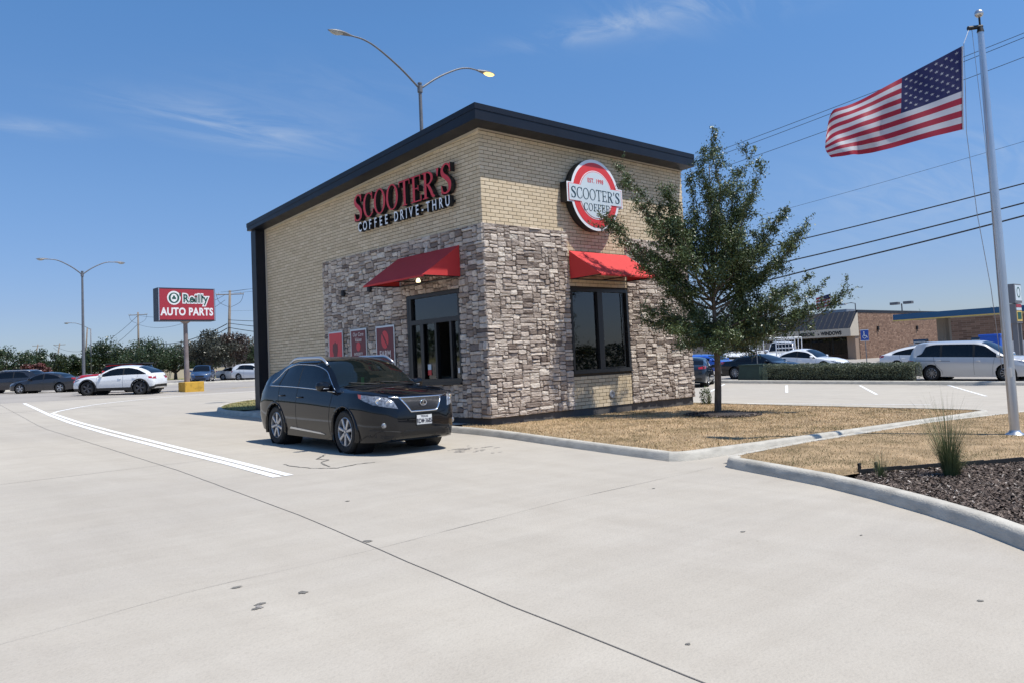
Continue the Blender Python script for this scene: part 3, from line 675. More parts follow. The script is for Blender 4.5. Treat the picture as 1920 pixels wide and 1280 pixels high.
# individual ledge stones
def stone_layout(u0, u1, v0, v1, holes, seed, wide=0):
    rd = random.Random(seed); du, dv = .058, .043; nu = int(round((u1 - u0) / du)); nv = int(round((v1 - v0) / dv)); du = (u1 - u0) / nu; dv = (v1 - v0) / nv
    occ = np.zeros((nv, nu), bool)
    for (a, b, c, d) in holes:
        for j in range(nv):
            for i in range(nu):
                uu = u0 + (i + .5) * du; vv = v0 + (j + .5) * dv
                if a < uu < b and c < vv < d: occ[j, i] = True
    out = []
    for j in range(nv):
        for i in range(nu):
            if occ[j, i]: continue
            big = rd.random()
            w_ = rd.choice([3, 4, 5, 5, 6, 7, 8] if big > .2 else [2, 3, 4]) + (rd.choice([0, 1, 2]) if wide else 0); h = rd.choice(([2, 2, 3, 3] if wide else [2, 2, 3, 3, 4]) if big > .12 else ([3, 4] if wide else [4, 5]))
            ww = 0
            while ww < w_ and i + ww < nu and not occ[j, i + ww]: ww += 1
            if ww < w_ and False: pass
            hh = 1
            while hh < h and j + hh < nv and not occ[j + hh, i:i + ww].any(): hh += 1
            # avoid leaving slivers
            if i + ww < nu and not occ[j, i + ww] and (i + ww + 1 >= nu or occ[j, i + ww + 1]): ww += 1
            occ[j:j + hh, i:i + ww] = True
            out.append((u0 + i * du, u0 + (i + ww) * du, v0 + j * dv, v0 + (j + hh) * dv))
    return out
def stone_geo(side, a, b, z0, z1, rd):
    g = rd.uniform(.004, .009); a += g; b -= g; z0 += g; z1 -= g; D = rd.uniform(.028, .058); W_, H_ = b - a, z1 - z0
    def j(s): return rd.uniform(-s, s)
    r_ = min(W_, H_) * .16; o_ = []
    base = [(0, r_), (r_ * 1.2, 0), (W_ * .35, 0), (W_ * .68, 0), (W_ - r_ * 1.2, 0), (W_, r_), (W_, H_ - r_), (W_ - r_ * 1.2, H_), (W_ * .66, H_), (W_ * .33, H_), (r_ * 1.2, H_), (0, H_ - r_)]
    o_ = [(a + x + j(.0045), z0 + y + j(.0045)) for x, y in base]; n = len(o_); cx_, cz_ = (a + b) / 2, (z0 + z1) / 2
    V = [wmap(side, u, v, -.012) for u, v in o_] + [wmap(side, u, v, D * .6 + j(.006)) for u, v in o_]
    k1, k2_ = .87, .5; tu, tv = j(.012), j(.010)
    V += [wmap(side, cx_ + (u - cx_) * k1, cz_ + (v - cz_) * (k1 - .05), D + j(.007) + (u - cx_) / W_ * tu * 2 + (v - cz_) / H_ * tv * 2) for u, v in o_]
    V += [wmap(side, cx_ + j(.01), cz_ + j(.006), D + .004 + j(.008))]
    F = []
    for i in range(n):
        q = (i + 1) % n; F += [(i, q, n + q, n + i), (n + i, n + q, 2 * n + q, 2 * n + i), (2 * n + i, 2 * n + q, 3 * n)]
    return V, F
stones = [('L', *s) for s in stone_layout(-.03, 7.92, Zb, Zs, [LWIN], 3)] + [('R', *s) for s in stone_layout(-.03, 2.92, Zb, Zs, [], 5, 1)] + [('R', *s) for s in stone_layout(5.31, 8.30, Zb, Zs, [], 8, 1)]
stones.sort(key=lambda q: -vis(*q))
rd = random.Random(11); rest = MB()
def stone_tone(): return min(1, max(0, rd.choice([rd.gauss(.28, .1), rd.gauss(.5, .12), rd.gauss(.74, .12), rd.gauss(.62, .12), rd.gauss(.8, .1)])))
for n_i, (side, a, b, z0, z1) in enumerate(stones):
    V, F = stone_geo(side, a, b, z0, z1, rd); tn = stone_tone()
    if side == 'R': F = [f[::-1] if False else f for f in F]
    if n_i < 300:
        c0 = wmap(side, a, z0, 0); mb = MB(); mb.add([(v[0] - c0[0], v[1] - c0[1], v[2] - c0[2]) for v in V], F, tn)
        o = mb.build('stone', M['stone'], tone=True, recalc=True); o.location = c0; K(o)
    else: rest.add(V, F, tn)
o = K(rest.build('stonework', M['stone'], tone=True, recalc=True)); tag(o, kind='stuff')
mb = MB(); mb.box((.0, -.0, Zb), (t0, 7.92, LWIN[2])); 
for a, b in [((-.004, 0, Zb), (t0 - .001, LWIN[0], Zs)), ((-.004, LWIN[1], Zb), (t0 - .001, 7.92, Zs)), ((-.004, LWIN[0], LWIN[3]), (t0 - .001, LWIN[1], Zs))]: mb.box(a, b)
for a, b in [((.0, -.004, Zb), (RWIN[0], t0 - .001, Zs)), ((RWIN[1], -.004, Zb), (WX + .002, t0 - .001, Zs))]: mb.box(a, b)
tag(K(mb.build('stone_backing', M['mortar_stone'])), kind='stuff')

# windows
def window(name, side, u0, u1, v0, v1, bars, fw=.085, panes=None, rec=.03):
    def bx(mb, a, b, c, d, d0, d1):
        p = wmap(side, a, c, d0); q = wmap(side, b, d, d1); mb.box([min(p[i], q[i]) for i in range(3)], [max(p[i], q[i]) for i in range(3)])
    mb = MB()
    bx(mb, u0, u1, v1 - fw, v1, rec, -.10); bx(mb, u0, u1, v0, v0 + fw * 1.25, rec + .02, -.10)
    bx(mb, u0, u0 + fw, v0 + fw * 1.25, v1 - fw, rec, -.10); bx(mb, u1 - fw, u1, v0 + fw * 1.25, v1 - fw, rec, -.10)
    fr = K(mb.build(name, M['frame_dark']))
    for (a, b, c, d) in bars:
        mb = MB(); bx(mb, a, b, c, d, rec - .004, -.09); m_ = mb.build('mullion', M['frame_dark'], fr)
    for (a, b, c, d) in panes:
        mb = MB(); bx(mb, a, b, c, d, -.045, -.055); mb.build('pane', M['glass_win'], fr)
    return fr
f0 = .085
wR = window('window', 'R', *RWIN, bars=[(4.0, 4.2, RWIN[2] + f0 * 1.25, RWIN[3] - f0)], panes=[(RWIN[0] + f0, 4.0, RWIN[2] + .1, RWIN[3] - f0), (4.2, RWIN[1] - f0, RWIN[2] + .1, RWIN[3] - f0)])
mb = MB(); mb.box((5.08, -.0, RWIN[2] + .12), (5.10, .02, RWIN[3] - f0)); mb.box((4.2, -.0, RWIN[2] + .12), (5.08, .02, RWIN[2] + .14)); mb.build('inner_frame', M['frame_dark'], wR)
wL = window('window', 'L', *LWIN, bars=[(LWIN[0] + f0, LWIN[1] - .2, 2.86, 2.98), (2.66, 2.74, 1.42, 2.86), (2.02, 2.10, 1.42, 2.86), (1.38, 1.46, 1.42, 2.86), (3.13, 3.25, 1.42, 3.56)],
            panes=[(LWIN[0] + f0, 3.13, 2.98, LWIN[3] - f0), (2.74, 3.13, 1.42, 2.86), (2.10, 2.66, 1.42, 2.86), (LWIN[0] + f0, 1.38, 1.42, 2.86)])
boxo('window_jamb', (-.03, 2.60, 1.42), (-.005, 2.66, 2.86), M['frame_dark'], wL)
boxo('window_sill', (-.09, 1.02, 1.26), (.02, 3.31, 1.31), M['frame_dark'], wL)
boxo('white_blind', (.10, 2.36, 1.95), (.12, 2.56, 2.84), M['white'], wL)
boxo('blue_sticker', (.028, 2.38, 1.66), (.034, 2.53, 1.80), M['pale_sign'], wL); boxo('red_sticker', (.028, 2.38, 1.52), (.034, 2.53, 1.655), M['red_sign'], wL)
boxo('white_sticker', (.028, 1.17, 1.55), (.034, 1.24, 1.68), M['white'], wL); boxo('white_sticker', (.028, 1.09, 1.56), (.034, 1.14, 1.68), M['white'], wL)
# things inside seen faintly through the glass
cn_ = boxo('counter', (.6, 1.0, .5), (1.2, 4.6, 1.45), M['interior']); K(cn_); boxo('coffee_machine', (.7, 1.6, 1.45), (1.1, 2.2, 1.95), M['black_plastic'], cn_)
cn2 = boxo('shelf_unit', (3.2, .7, .5), (3.9, 1.1, 2.4), M['cream']); K(cn2)
cn3 = boxo('prep_table', (4.2, .8, .5), (5.2, 1.3, 1.5), M['galv']); K(cn3)
mb = MB(); mb.lathe([(0, 1.5), (.13, 1.5), (.15, 1.75), (.12, 2.0), (.05, 2.05), (0, 2.05)], 14, Matrix.Translation((4.6, 1.0, 0))); mb.build('brewer', M['galv'], cn3)
K(boxo('vent_duct', (1.6, 1.2, 3.45), (2.2, 3.0, 3.75), M['galv']))

# awnings
def awning(side, u0, u1, zt, zw, zf, dp):
    root_ = MB(); th_ = .014
    W3 = lambda u, v, d: wmap(side, u, v, d)
    A = [W3(u0, zt, .055), W3(u1, zt, .055), W3(u1, zf, dp), W3(u0, zf, dp)]
    B = [W3(u0, zt - th_ * 1.4, .055), W3(u1, zt - th_ * 1.4, .055), W3(u1, zf, dp - th_ * 1.4), W3(u0, zf, dp - th_ * 1.4)]
    root_.add(A + B, [(0, 1, 2, 3), (7, 6, 5, 4), (0, 4, 5, 1), (1, 5, 6, 2), (2, 6, 7, 3), (3, 7, 4, 0)])
    for (a, b) in ((u0 + .001, u0 + th_), (u1 - th_, u1 - .001)):
        T = [W3(a, zt - .003, .056), W3(a, zf + .001, dp - .003), W3(a, zw, .056)]; T2 = [W3(b, zt - .003, .056), W3(b, zf + .001, dp - .003), W3(b, zw, .056)]
        root_.add(T + T2, [(0, 1, 2), (5, 4, 3), (0, 3, 4, 1), (1, 4, 5, 2), (2, 5, 3, 0)])
    va = [W3(u0, zf, dp + .003), W3(u1, zf, dp + .003), W3(u1, zf - .045, dp + .003), W3(u0, zf - .045, dp + .003)]; vb = [W3(u0, zf, dp - .008), W3(u1, zf, dp - .008), W3(u1, zf - .045, dp - .008), W3(u0, zf - .045, dp - .008)]
    root_.add(va + vb, [(0, 1, 2, 3), (7, 6, 5, 4), (0, 4, 5, 1), (1, 5, 6, 2), (2, 6, 7, 3), (3, 7, 4, 0)])
    aw = K(root_.build('awning', M['awning'], recalc=True))
    fr = MB(); P = lambda u, v, d: W3(u, v, d)
    fr.tube([P(u0 + .03, zw, .07), P(u1 - .03, zw, .07)], .02); fr.tube([P(u0 + .03, zf - .02, dp - .03), P(u1 - .03, zf - .02, dp - .03)], .016)
    for k in range(3):
        u = u0 + .05 + (u1 - u0 - .1) * k / 2; fr.tube([P(u, zt - .06, .06), P(u, zf - .01, dp - .04)], .014); fr.tube([P(u, zw, .06), P(u, zf - .02, dp - .04)], .014)
    fr.build('awning_frame', M['frame_dark'], aw); return aw
awL = awning('L', .88, 3.60, 4.735, 3.95, 3.95, 1.20)
awR = awning('R', 2.93, 5.30, 4.645, 3.89, 3.905, 1.15)
mb = MB(); mb.lathe([(0, 3.90), (.05, 3.90), (.06, 3.93), (.03, 4.0), (0, 4.0)], 12, Matrix.Translation((-.55, 2.0, 0)))
mb.build('downlight', mat('lit_bulb', (.9, .8, .6), .4, emit=(1, .8, .45), es=3), awL)
# wall sconces, vent, conduit
for y in (6.555, 5.078):
    mb = MB(); mb.tube([(-.11, y, 3.97), (-.11, y, 4.15)], .06, 14); mb.box((-.07, y - .03, 4.03), (.0, y + .03, 4.09)); K(mb.build('wall_light', M['black_plastic']))
mb = MB(); mb.lathe([(0, .0), (.09, .0), (.11, .012), (.10, .03), (.06, .03), (.05, .012), (0, .012)], 18, FW(4.42, .745, .0) ); K(mb.build('wall_vent', M['galv'], recalc=True))

# ------------------------------------------------------------------ signs on the walls
sg = empty('channel_letter_sign', (-.05, 3.3, 6.1), label="big red and white channel letters reading SCOOTER'S COFFEE DRIVE-THRU on the upper brick wall", cat='sign')
def rel(o, p):
    o.parent = p; o.matrix_parent_inverse = Matrix.LocRotScale(p.location, p.rotation_euler, None).inverted(); return o
for ch, st in serif_word("SCOOTER'S", .70, 4.72, gap=.05):
    tall = 1.1 if ch == 'S' else 1.0
    st = [([(x, y * tall - (.02 if tall > 1 else 0)) for x, y in A], [(x, y * tall - (.02 if tall > 1 else 0)) for x, y in B], cl) for A, B, cl in st]
    rel(add_letter('letter', st, LW(5.62, 6.10, 0), .04, .19, [M['red_sign'], M['black_sign']], None), sg)
def channel_word(body, M_, size, ext, xs, mats, parent, bold=.01, adv=None):
    for ch, x in adv:
        me = text_mesh(ch, size=size, ext=ext, bold=bold, xs=xs, align='CENTER'); me.transform(Matrix.Translation((x, 0, 0))); me.transform(M_); me.materials.clear()
        nrm = M_.to_3x3() @ Vector((0, 0, 1))
        o = link('letter', me, mats)
        for f in me.polygons: f.material_index = 0 if f.normal.dot(nrm) > .9 else 1
        rel(o, parent)
word = 'COFFEE DRIVE-THRU'; wd = {'I': .55, ' ': .75, '-': .75}; pos = []; x = 0
for c in word:
    w_ = wd.get(c, 1.0); pos.append((c, x + w_ / 2)); x += w_
adv = [(c, p / x * 4.50) for c, p in pos if c != ' ']
channel_word(word, LW(5.47, 5.755, .115), .385, .07, .74, [M['white_sign'], M['black_sign']], sg, .006, adv)
boxo('raceway', (-.04, 1.0, 5.84), (-.002, 5.4, 5.90), M['black_sign'], None); rel(bpy.context.scene.objects['raceway'], sg)

# round illuminated sign on the front wall
rs = empty('round_wall_sign', (3.88, -.15, 6.2), label="round red and white SCOOTER'S COFFEE sign with banner on the front wall", cat='sign')
def badge(rc, bw, bh, n=72):
    """outline of a disc joined with a banner, as an ordered closed polygon"""
    P = []
    a0 = math.asin(bh / rc); xb = math.sqrt(rc * rc - bh * bh)
    P += [(bw, -bh), (bw, bh)]; P += [(rc * math.cos(a), rc * math.sin(a)) for a in np.linspace(a0, math.pi - a0, n // 2)]
    P += [(-bw, bh), (-bw, -bh)]; P += [(rc * math.cos(a), rc * math.sin(a)) for a in np.linspace(math.pi + a0, 2 * math.pi - a0, n // 2)]
    return P
def plate_solid(name, P, M_, d0, d1, m, parent, side=None):
    n = len(P); me = bpy.data.meshes.new(name); bm = bmesh.new()
    f = bm.faces.new([bm.verts.new((x, y, d1)) for x, y in P]); r_ = bmesh.ops.extrude_face_region(bm, geom=[f])
    for v in [g for g in r_['geom'] if isinstance(g, bmesh.types.BMVert)]: v.co.z = d0
    bmesh.ops.recalc_face_normals(bm, faces=bm.faces); bmesh.ops.triangulate(bm, faces=[f for f in bm.faces if len(f.verts) > 4])
    for f in bm.faces: f.material_index = 0 if f.normal.z > .5 else 1
    bm.transform(M_); bm.to_mesh(me); bm.free(); o = link(name, me, [m, side or m]); 
    if parent is not None: rel(o, parent)
    return o
C_ = FW(3.88, 6.2, 0); sq = .965
plate_solid('cabinet', badge(sq + .02, 1.13, .27), C_, .03, .27, M['white_sign'], rs, M['black_sign'])
plate_solid('red_ring', [(sq * .93 * math.cos(t), sq * .93 * math.sin(t)) for t in np.linspace(0, 2 * math.pi, 64, endpoint=False)], C_, .27, .276, M['sign_red2'], rs)
plate_solid('white_ring', [(sq * .70 * math.cos(t), sq * .70 * math.sin(t)) for t in np.linspace(0, 2 * math.pi, 64, endpoint=False)], C_, .276, .280, M['white_sign'], rs)
plate_solid('banner_edge', badge(sq * .675, 1.08, .235), C_, .281, .284, M['sign_red2'], rs)
plate_solid('banner', badge(sq * .66, 1.062, .222), C_, .284, .288, M['pale_sign'], rs)
for ch, st in serif_word("SCOOTER'S", .30, 1.98, gap=.06, t=.085): rel(add_letter('letter', st, FW(3.88 - .99, 6.2 - .15, 0), .288, .293, [M['letter_dark'], M['letter_dark']], None), rs)
for ch, st in serif_word("COFFEE", .20, 1.04, gap=.10, t=.10): rel(add_letter('letter', st, FW(3.88 - .52, 6.2 - .45, 0), .288, .293, [M['letter_dark'], M['letter_dark']], None), rs)
rel(put_text('lettering', 'EST. 1998', FW(3.88, 6.2 + .33, .290), M['sign_red2'], size=.17, ext=.003, xs=.85, bold=.002, space=1.1), rs)

# framed posters beside the drive-through window
def poster(y, wd_, face, label):
    p = empty('framed_poster', (-.06, y, 2.33), label=label, cat='poster', group='framed posters on the stone wall')
    rel(boxo('frame', (-.085, y - wd_ / 2, 1.73), (-.055, y + wd_ / 2, 2.94), M['alu']), p)
    rel(boxo('print', (-.092, y - wd_ / 2 + .05, 1.78), (-.085, y + wd_ / 2 - .05, 2.89), face), p); return p
def blob(name, y, z, ry, rz, m, p, d=.092, n=20, P=None):
    P = P or [(ry * math.cos(t), rz * math.sin(t)) for t in np.linspace(0, 2 * math.pi, n, endpoint=False)]
    return plate_solid(name, P, LW(y, z, d), 0, .003, m, p)
p1 = poster(7.14, .86, M['poster_red'], 'bright red framed poster with a dark barrel shape, farthest left of the three')
blob('motif', 7.16, 2.35, 0, 0, M['poster_dark'], p1, P=[(-.16, .02), (-.13, .22), (-.04, .22), (-.03, .27), (.03, .27), (.04, .22), (.14, .22), (.16, .02), (.11, -.12), (.13, -.42), (-.13, -.42), (-.10, -.12)])
blob('motif', 7.16, 2.0, .09, .09, M['poster_red'], p1, .096)
rel(put_text('lettering', 'Quality', LW(7.14, 1.95, .098), M['poster_ink'], size=.19, ext=.001, xs=.9, bold=.003), p1)
p2 = poster(5.80, .90, M['poster_maroon'], 'maroon framed poster reading Our Core Values and INTEGRITY, middle of the three')
rel(put_text('lettering', 'Our Core', LW(5.80, 2.72, .096), M['poster_ink'], size=.16, ext=.001, xs=.9, bold=.002, shear=.2), p2)
rel(put_text('lettering', 'Values', LW(5.80, 2.57, .096), M['poster_ink'], size=.16, ext=.001, xs=.9, bold=.002, shear=.2), p2)
blob('motif', 5.80, 2.42, .12, .13, M['poster_red'], p2); rel(put_text('lettering', 'INTEGRITY', LW(5.80, 2.17, .096), M['poster_ink'], size=.115, ext=.001, xs=.85, bold=.003), p2)
p3 = poster(4.37, .95, M['poster_maroon'], 'dark red framed poster reading FARM below a coffee bean, nearest the window')
blob('motif', 4.37, 2.55, .19, .25, M['poster_red'], p3)
blob('motif', 4.37, 2.55, 0, 0, M['poster_dark'], p3, .095, P=[(-.15, .17), (-.13, .20), (.02, .02), (.15, -.18), (.13, -.21), (-.02, -.02)])
rel(put_text('lettering', 'FARM', LW(4.37, 2.06, .096), M['poster_ink'], size=.27, ext=.001, xs=.85, bold=.008), p3)

# ------------------------------------------------------------------ cars
def pchip(pts):
    x = np.array([p[0] for p in pts], float); y = np.array([p[1] for p in pts], float); h = np.diff(x); d = np.diff(y) / h; m = np.zeros(len(x))
    for i in range(1, len(x) - 1):
        if d[i - 1] * d[i] > 0: w1 = 2 * h[i] + h[i - 1]; w2 = h[i] + 2 * h[i - 1]; m[i] = (w1 + w2) / (w1 / d[i - 1] + w2 / d[i])
    m[0] = d[0]; m[-1] = d[-1]
    def f(q):
        q = np.clip(q, x[0], x[-1]); i = np.clip(np.searchsorted(x, q) - 1, 0, len(x) - 2); t = (q - x[i]) / h[i]
        return (2 * t**3 - 3 * t**2 + 1) * y[i] + (t**3 - 2 * t**2 + t) * h[i] * m[i] + (-2 * t**3 + 3 * t**2) * y[i + 1] + (t**3 - t**2) * h[i] * m[i + 1]
    return f
def spec(kind, L, W, H, wb, fo, r=.35, **o):
    """curves of a car body; x forward, rear bumper at -L/2"""
    h = L / 2; xf = h - fo; xr = xf - wb
    d = dict(L=L, W=W, H=H, xf=xf, xr=xr, r=r, low=.22, hood=.93, nose=.80, belt_f=.95, belt_r=1.03, tail=.95)
    if kind == 'sedan': d.update(cowl=xf - .42, cowl_z=.96, head=xf - 1.22, rhead=xr + .60, rbase=xr - .32, rbase_z=1.06, tip=xr - .05, low=.18, hood=.84, nose=.70, belt_f=.88, belt_r=.98, tail=1.02)
    if kind == 'suv': d.update(cowl=xf - .30, cowl_z=1.10, head=xf - 1.05, rhead=xr - .40, rbase=-h + .14, rbase_z=1.14, tip=xr - .42, low=.25, hood=1.01, nose=.86, belt_f=1.03, belt_r=1.12, tail=.98)
    if kind == 'van': d.update(cowl=xf + .05, cowl_z=1.10, head=xf - .95, rhead=xr - .62, rbase=-h + .10, rbase_z=1.12, tip=xr - .66, low=.19, hood=1.0, nose=.84, belt_f=1.03, belt_r=1.10, tail=.95)
    if kind == 'fast': d.update(cowl=xf - .28, cowl_z=1.05, head=xf - 1.15, rhead=xr + .9, rbase=-h + .30, rbase_z=1.12, tip=xr - .30, low=.2, hood=.93, nose=.78, belt_f=.98, belt_r=1.06, tail=1.05)
    d.update(o); return d
def make_body(s, nst=110, nside=15):
    L, W, H = s['L'], s['W'], s['H']; h = L / 2; hw0 = W / 2; c, cz, hd, rh, rb, rbz, tip = s['cowl'], s['cowl_z'], s['head'], s['rhead'], s['rbase'], s['rbase_z'], s['tip']
    tl = s['tail']; bf, br, lo = s['belt_f'], s['belt_r'], s['low']
    top = s.get('top') or [(-h, tl - .30), (-h + .03, tl - .16), (-h + .09, tl - .03)] + ([(-h + .2, tl + .02)] if rb > -h + .3 else []) + [(rb, rbz), (rb + (rh - rb) * .55, rbz + (H - rbz) * .62), (rh, H - .045), (rh + .45, H - .008), ((rh + hd) / 2, H), (hd - .25, H - .015), (hd, H - .055), (hd + (c - hd) * .5, cz + (H - .055 - cz) * .56), (c, cz), (c + .18, cz - .025), (c + (h - c) * .5, (cz + s['hood']) / 2 - .0), (h - .42, s['hood'] - .01), (h - .20, s['hood'] - .075), (h - .09, s['nose'] - .03), (h - .02, s['nose'] - .15), (h, s['nose'] - .24)]
    low = [(-h, lo + .26), (-h + .05, lo + .12), (-h + .3, lo + .04), (-h + .8, lo), (0, lo - .01), (h - .8, lo - .01), (h - .25, lo + .01), (h - .06, lo + .07), (h, lo + .18)]
    belt = [(-h, tl - .32), (-h + .06, tl - .12), (-h + .25, tl - .0), (tip - .1, br), (tip + .5, br - .005), (0, (bf + br) / 2), (c - .25, bf), (c, bf - .01), (h - .65, s['hood'] - .07), (h - .3, s['hood'] - .15), (h - .1, s['nose'] - .12), (h, s['nose'] - .27)]
    dz = s.get('dropz', .165)
    drip = [(-h, tl - .315), (-h + .06, tl - .11), (-h + .25, tl + .01), (tip, br + .03), (tip + .22, br + .14), (max(rh, tip + .45), H - dz - .05), (max(rh, tip + .45) + .5, H - dz + .03), (hd - .35, H - dz + .01), (hd + .1, H - dz - .07), (hd + (c - hd) * .55, bf + .20), (c - .06, bf + .02), (c + .1, bf - .01), (h - .65, s['hood'] - .06), (h - .3, s['hood'] - .14), (h - .1, s['nose'] - .11), (h, s['nose'] - .265)]
    edge = [(-h, tl - .31), (-h + .05, tl - .12), (-h + .12, tl - .02), (rb - .01, rbz - .03), (rb + (rh - rb) * .55, rbz + (H - rbz) * .55), (rh, H - .12), (rh + .45, H - .075), (hd - .25, H - .075), (hd + .02, H - .125), (hd + (c - hd) * .5, cz + (H - cz) * .42), (c, cz - .03), (c + .2, cz - .055), (h - .65, s['hood'] - .035), (h - .3, s['hood'] - .11), (h - .1, s['nose'] - .09), (h, s['nose'] - .26)]
    nr = s.get('noser', .55)
    hw = [(-h, hw0 * .78), (-h + .05, hw0 * .89), (-h + .2, hw0 * .955), (-h + .6, hw0 * .99), (0, hw0), (h - 1.0, hw0 * .995), (h - .6, hw0 * .96), (h - .35, hw0 * .88), (h - .15, hw0 * .76), (h - .05, hw0 * .64), (h, hw0 * nr)]
    hdr = [(-h, .97), (-h + .3, .93), (tip, .90), (max(rh, tip + .45), .80), (hd - .2, .785), (hd + .2, .80), (hd + (c - hd) * .55, .86), (c, .925), (h - .5, .93), (h, .95)]
    her = [(-h, .95), (-h + .2, .86), (rh, .70), (hd - .2, .70), (hd + .1, .715), (hd + (c - hd) * .5, .76), (c, .85), (c + .3, .87), (h - .5, .87), (h, .92)]
    f = {k: pchip(v) for k, v in dict(top=top, low=low, belt=belt, drip=drip, edge=edge, hw=hw, hdr=hdr, her=her).items()}
    u = np.linspace(0, 1, nst); xs = -h + L * (u - .085 * np.sin(4 * np.pi * u) / 2 * 0 + 0); xs = np.r_[xs[1:-1], [-h, -h + .01, -h + .025, h - .025, h - .012, h - .005, h], [c, hd, rh, rb]]; xs = np.unique(np.round(xs, 4))
    keep = [xs[0]]
    for x in xs[1:]:
        if x - keep[-1] > .0045: keep.append(x)
    xs = np.array(keep); n = len(xs)
    rows = []; nb = nside; V = []
    NG, NT = 4, 9
    for x in xs:
        lz, bz, dzv, ez, tz, w_ = (float(f[k](x)) for k in ('low', 'belt', 'drip', 'edge', 'top', 'hw'))
        bz = max(bz, lz + .08); dzv = max(dzv, bz + .006); ez = max(ez, dzv + .006); tz = max(tz, ez + .006)
        P = [(0, lz), (w_ * .78, lz - .0)]
        for k in range(nb + 1):
            t = k / nb; z = lz + .012 + (bz - lz - .012) * t
            bul = .93 + .07 * math.sin(min(1, t * 1.9) * math.pi / 2) if t < .5 else 1.0 - .06 * ((t - .5) / .5) ** 2.2
            P.append((w_ * bul + (.010 * math.exp(-((t - .70) / .045) ** 2) if s.get('crease', 1) else 0), z))
        yb = P[-1][0]; yd = w_ * float(f['hdr'](x)); yd = min(yd, yb - .006)
        for k in range(1, NG + 1):
            t = k / NG; P.append((yb + (yd - yb) * t + .012 * math.sin(math.pi * t) * min(1, (dzv - bz) / .2), bz + (dzv - bz) * t))
        ye = min(w_ * float(f['her'](x)), yd - .006); P.append((ye, ez))
        for k in range(1, NT + 1):
            t = k / NT; y = ye * (1 - t); P.append((y, ez + (tz - ez) * (1 - (1 - t) ** 2.1)))
        rows.append(P)
    m = len(rows[0]); 
    # full ring: right half mirrored
    for i, x in enumerate(xs):
        P = rows[i]
        for (y, z) in P: V.append([x, y, z])
        for (y, z) in reversed(P[1:-1]): V.append([x, -y, z])
    m2 = 2 * m - 2; V = np.array(V)
    wh = [(s['xf'], s['r']), (s['xr'], s['r'])]; ra = s['r'] + s.get('gap', .055)
    # pull side vertices to the wheel arches
    for cx_, cz_ in wh:
        dx = V[:, 0] - cx_; dz_ = V[:, 2] - cz_; rr = np.hypot(dx, dz_); k = (np.abs(V[:, 1]) > W * .25) & (np.abs(rr - ra) < .028) & (V[:, 2] < cz_ + ra + .03)
        V[k, 0] = cx_ + dx[k] / rr[k] * ra; V[k, 2] = cz_ + dz_[k] / rr[k] * ra
    iB = 2 + nb; iD = iB + NG; iE = iD + 1
    F = []; G_ = []
    def zone(i, j):
        jj = j if j < m - 1 else m2 - 1 - j
        xm = (xs[i] + xs[i + 1]) / 2
        hgt = float(f['drip'](xm) - f['belt'](xm))
        if iB <= jj < iD and hgt > .035 and tip < xm < c:
            bp = s.get('bp', [(hd + rh) / 2 + .05])
            for b in bp:
                if abs(xm - b) < .035: return 2
            return 3 if j < m - 1 else 4
        if jj >= iE and hd + .01 < xm < c - .005 : return 5
        if jj >= iE + 0 and s.get('rglass', True) and rb + .03 < xm < rh - .03 and rb + .0 < rh: return 6
        if jj >= iE and s.get('roofglass') and rh < xm < hd: return 6
        return 0
    for i in range(n - 1):
        for j in range(m2):
            q = (j + 1) % m2; a, b, cc, dd = i * m2 + j, (i + 1) * m2 + j, (i + 1) * m2 + q, i * m2 + q
            mid = (V[a] + V[b] + V[cc] + V[dd]) / 4
            cut = False
            for cx_, cz_ in wh:
                if abs(mid[1]) > W * .25 and math.hypot(mid[0] - cx_, mid[2] - cz_) < ra - .004: cut = True
            if cut: continue
            jj = j if j < m - 1 else m2 - 1 - j
            zn = zone(i, j)
            if s.get('clad') and jj <= 1 + int(nb * .22) and jj >= 1: zn = 7
            F.append((a, b, cc, dd)); G_.append(zn)
    F.append(tuple(range(m2))); G_.append(0); F.append(tuple(reversed(range((n - 1) * m2, n * m2)))); G_.append(0)
    ring = dict(xs=xs, rows=rows, iB=iB, iD=iD, iE=iE, f=f)
    return V, F, G_, ring
def sub(V, F, G_, zs):
    idx = {}; VV = []; FF = []
    for fc, g in zip(F, G_):
        if g in zs:
            nf = []
            for i in fc:
                if i not in idx: idx[i] = len(VV); VV.append(V[i])
                nf.append(idx[i])
            FF.append(tuple(nf))
    return VV, FF
def recalc(o):
    bm = bmesh.new(); bm.from_mesh(o.data); bmesh.ops.recalc_face_normals(bm, faces=bm.faces); bm.to_mesh(o.data); bm.free(); return o
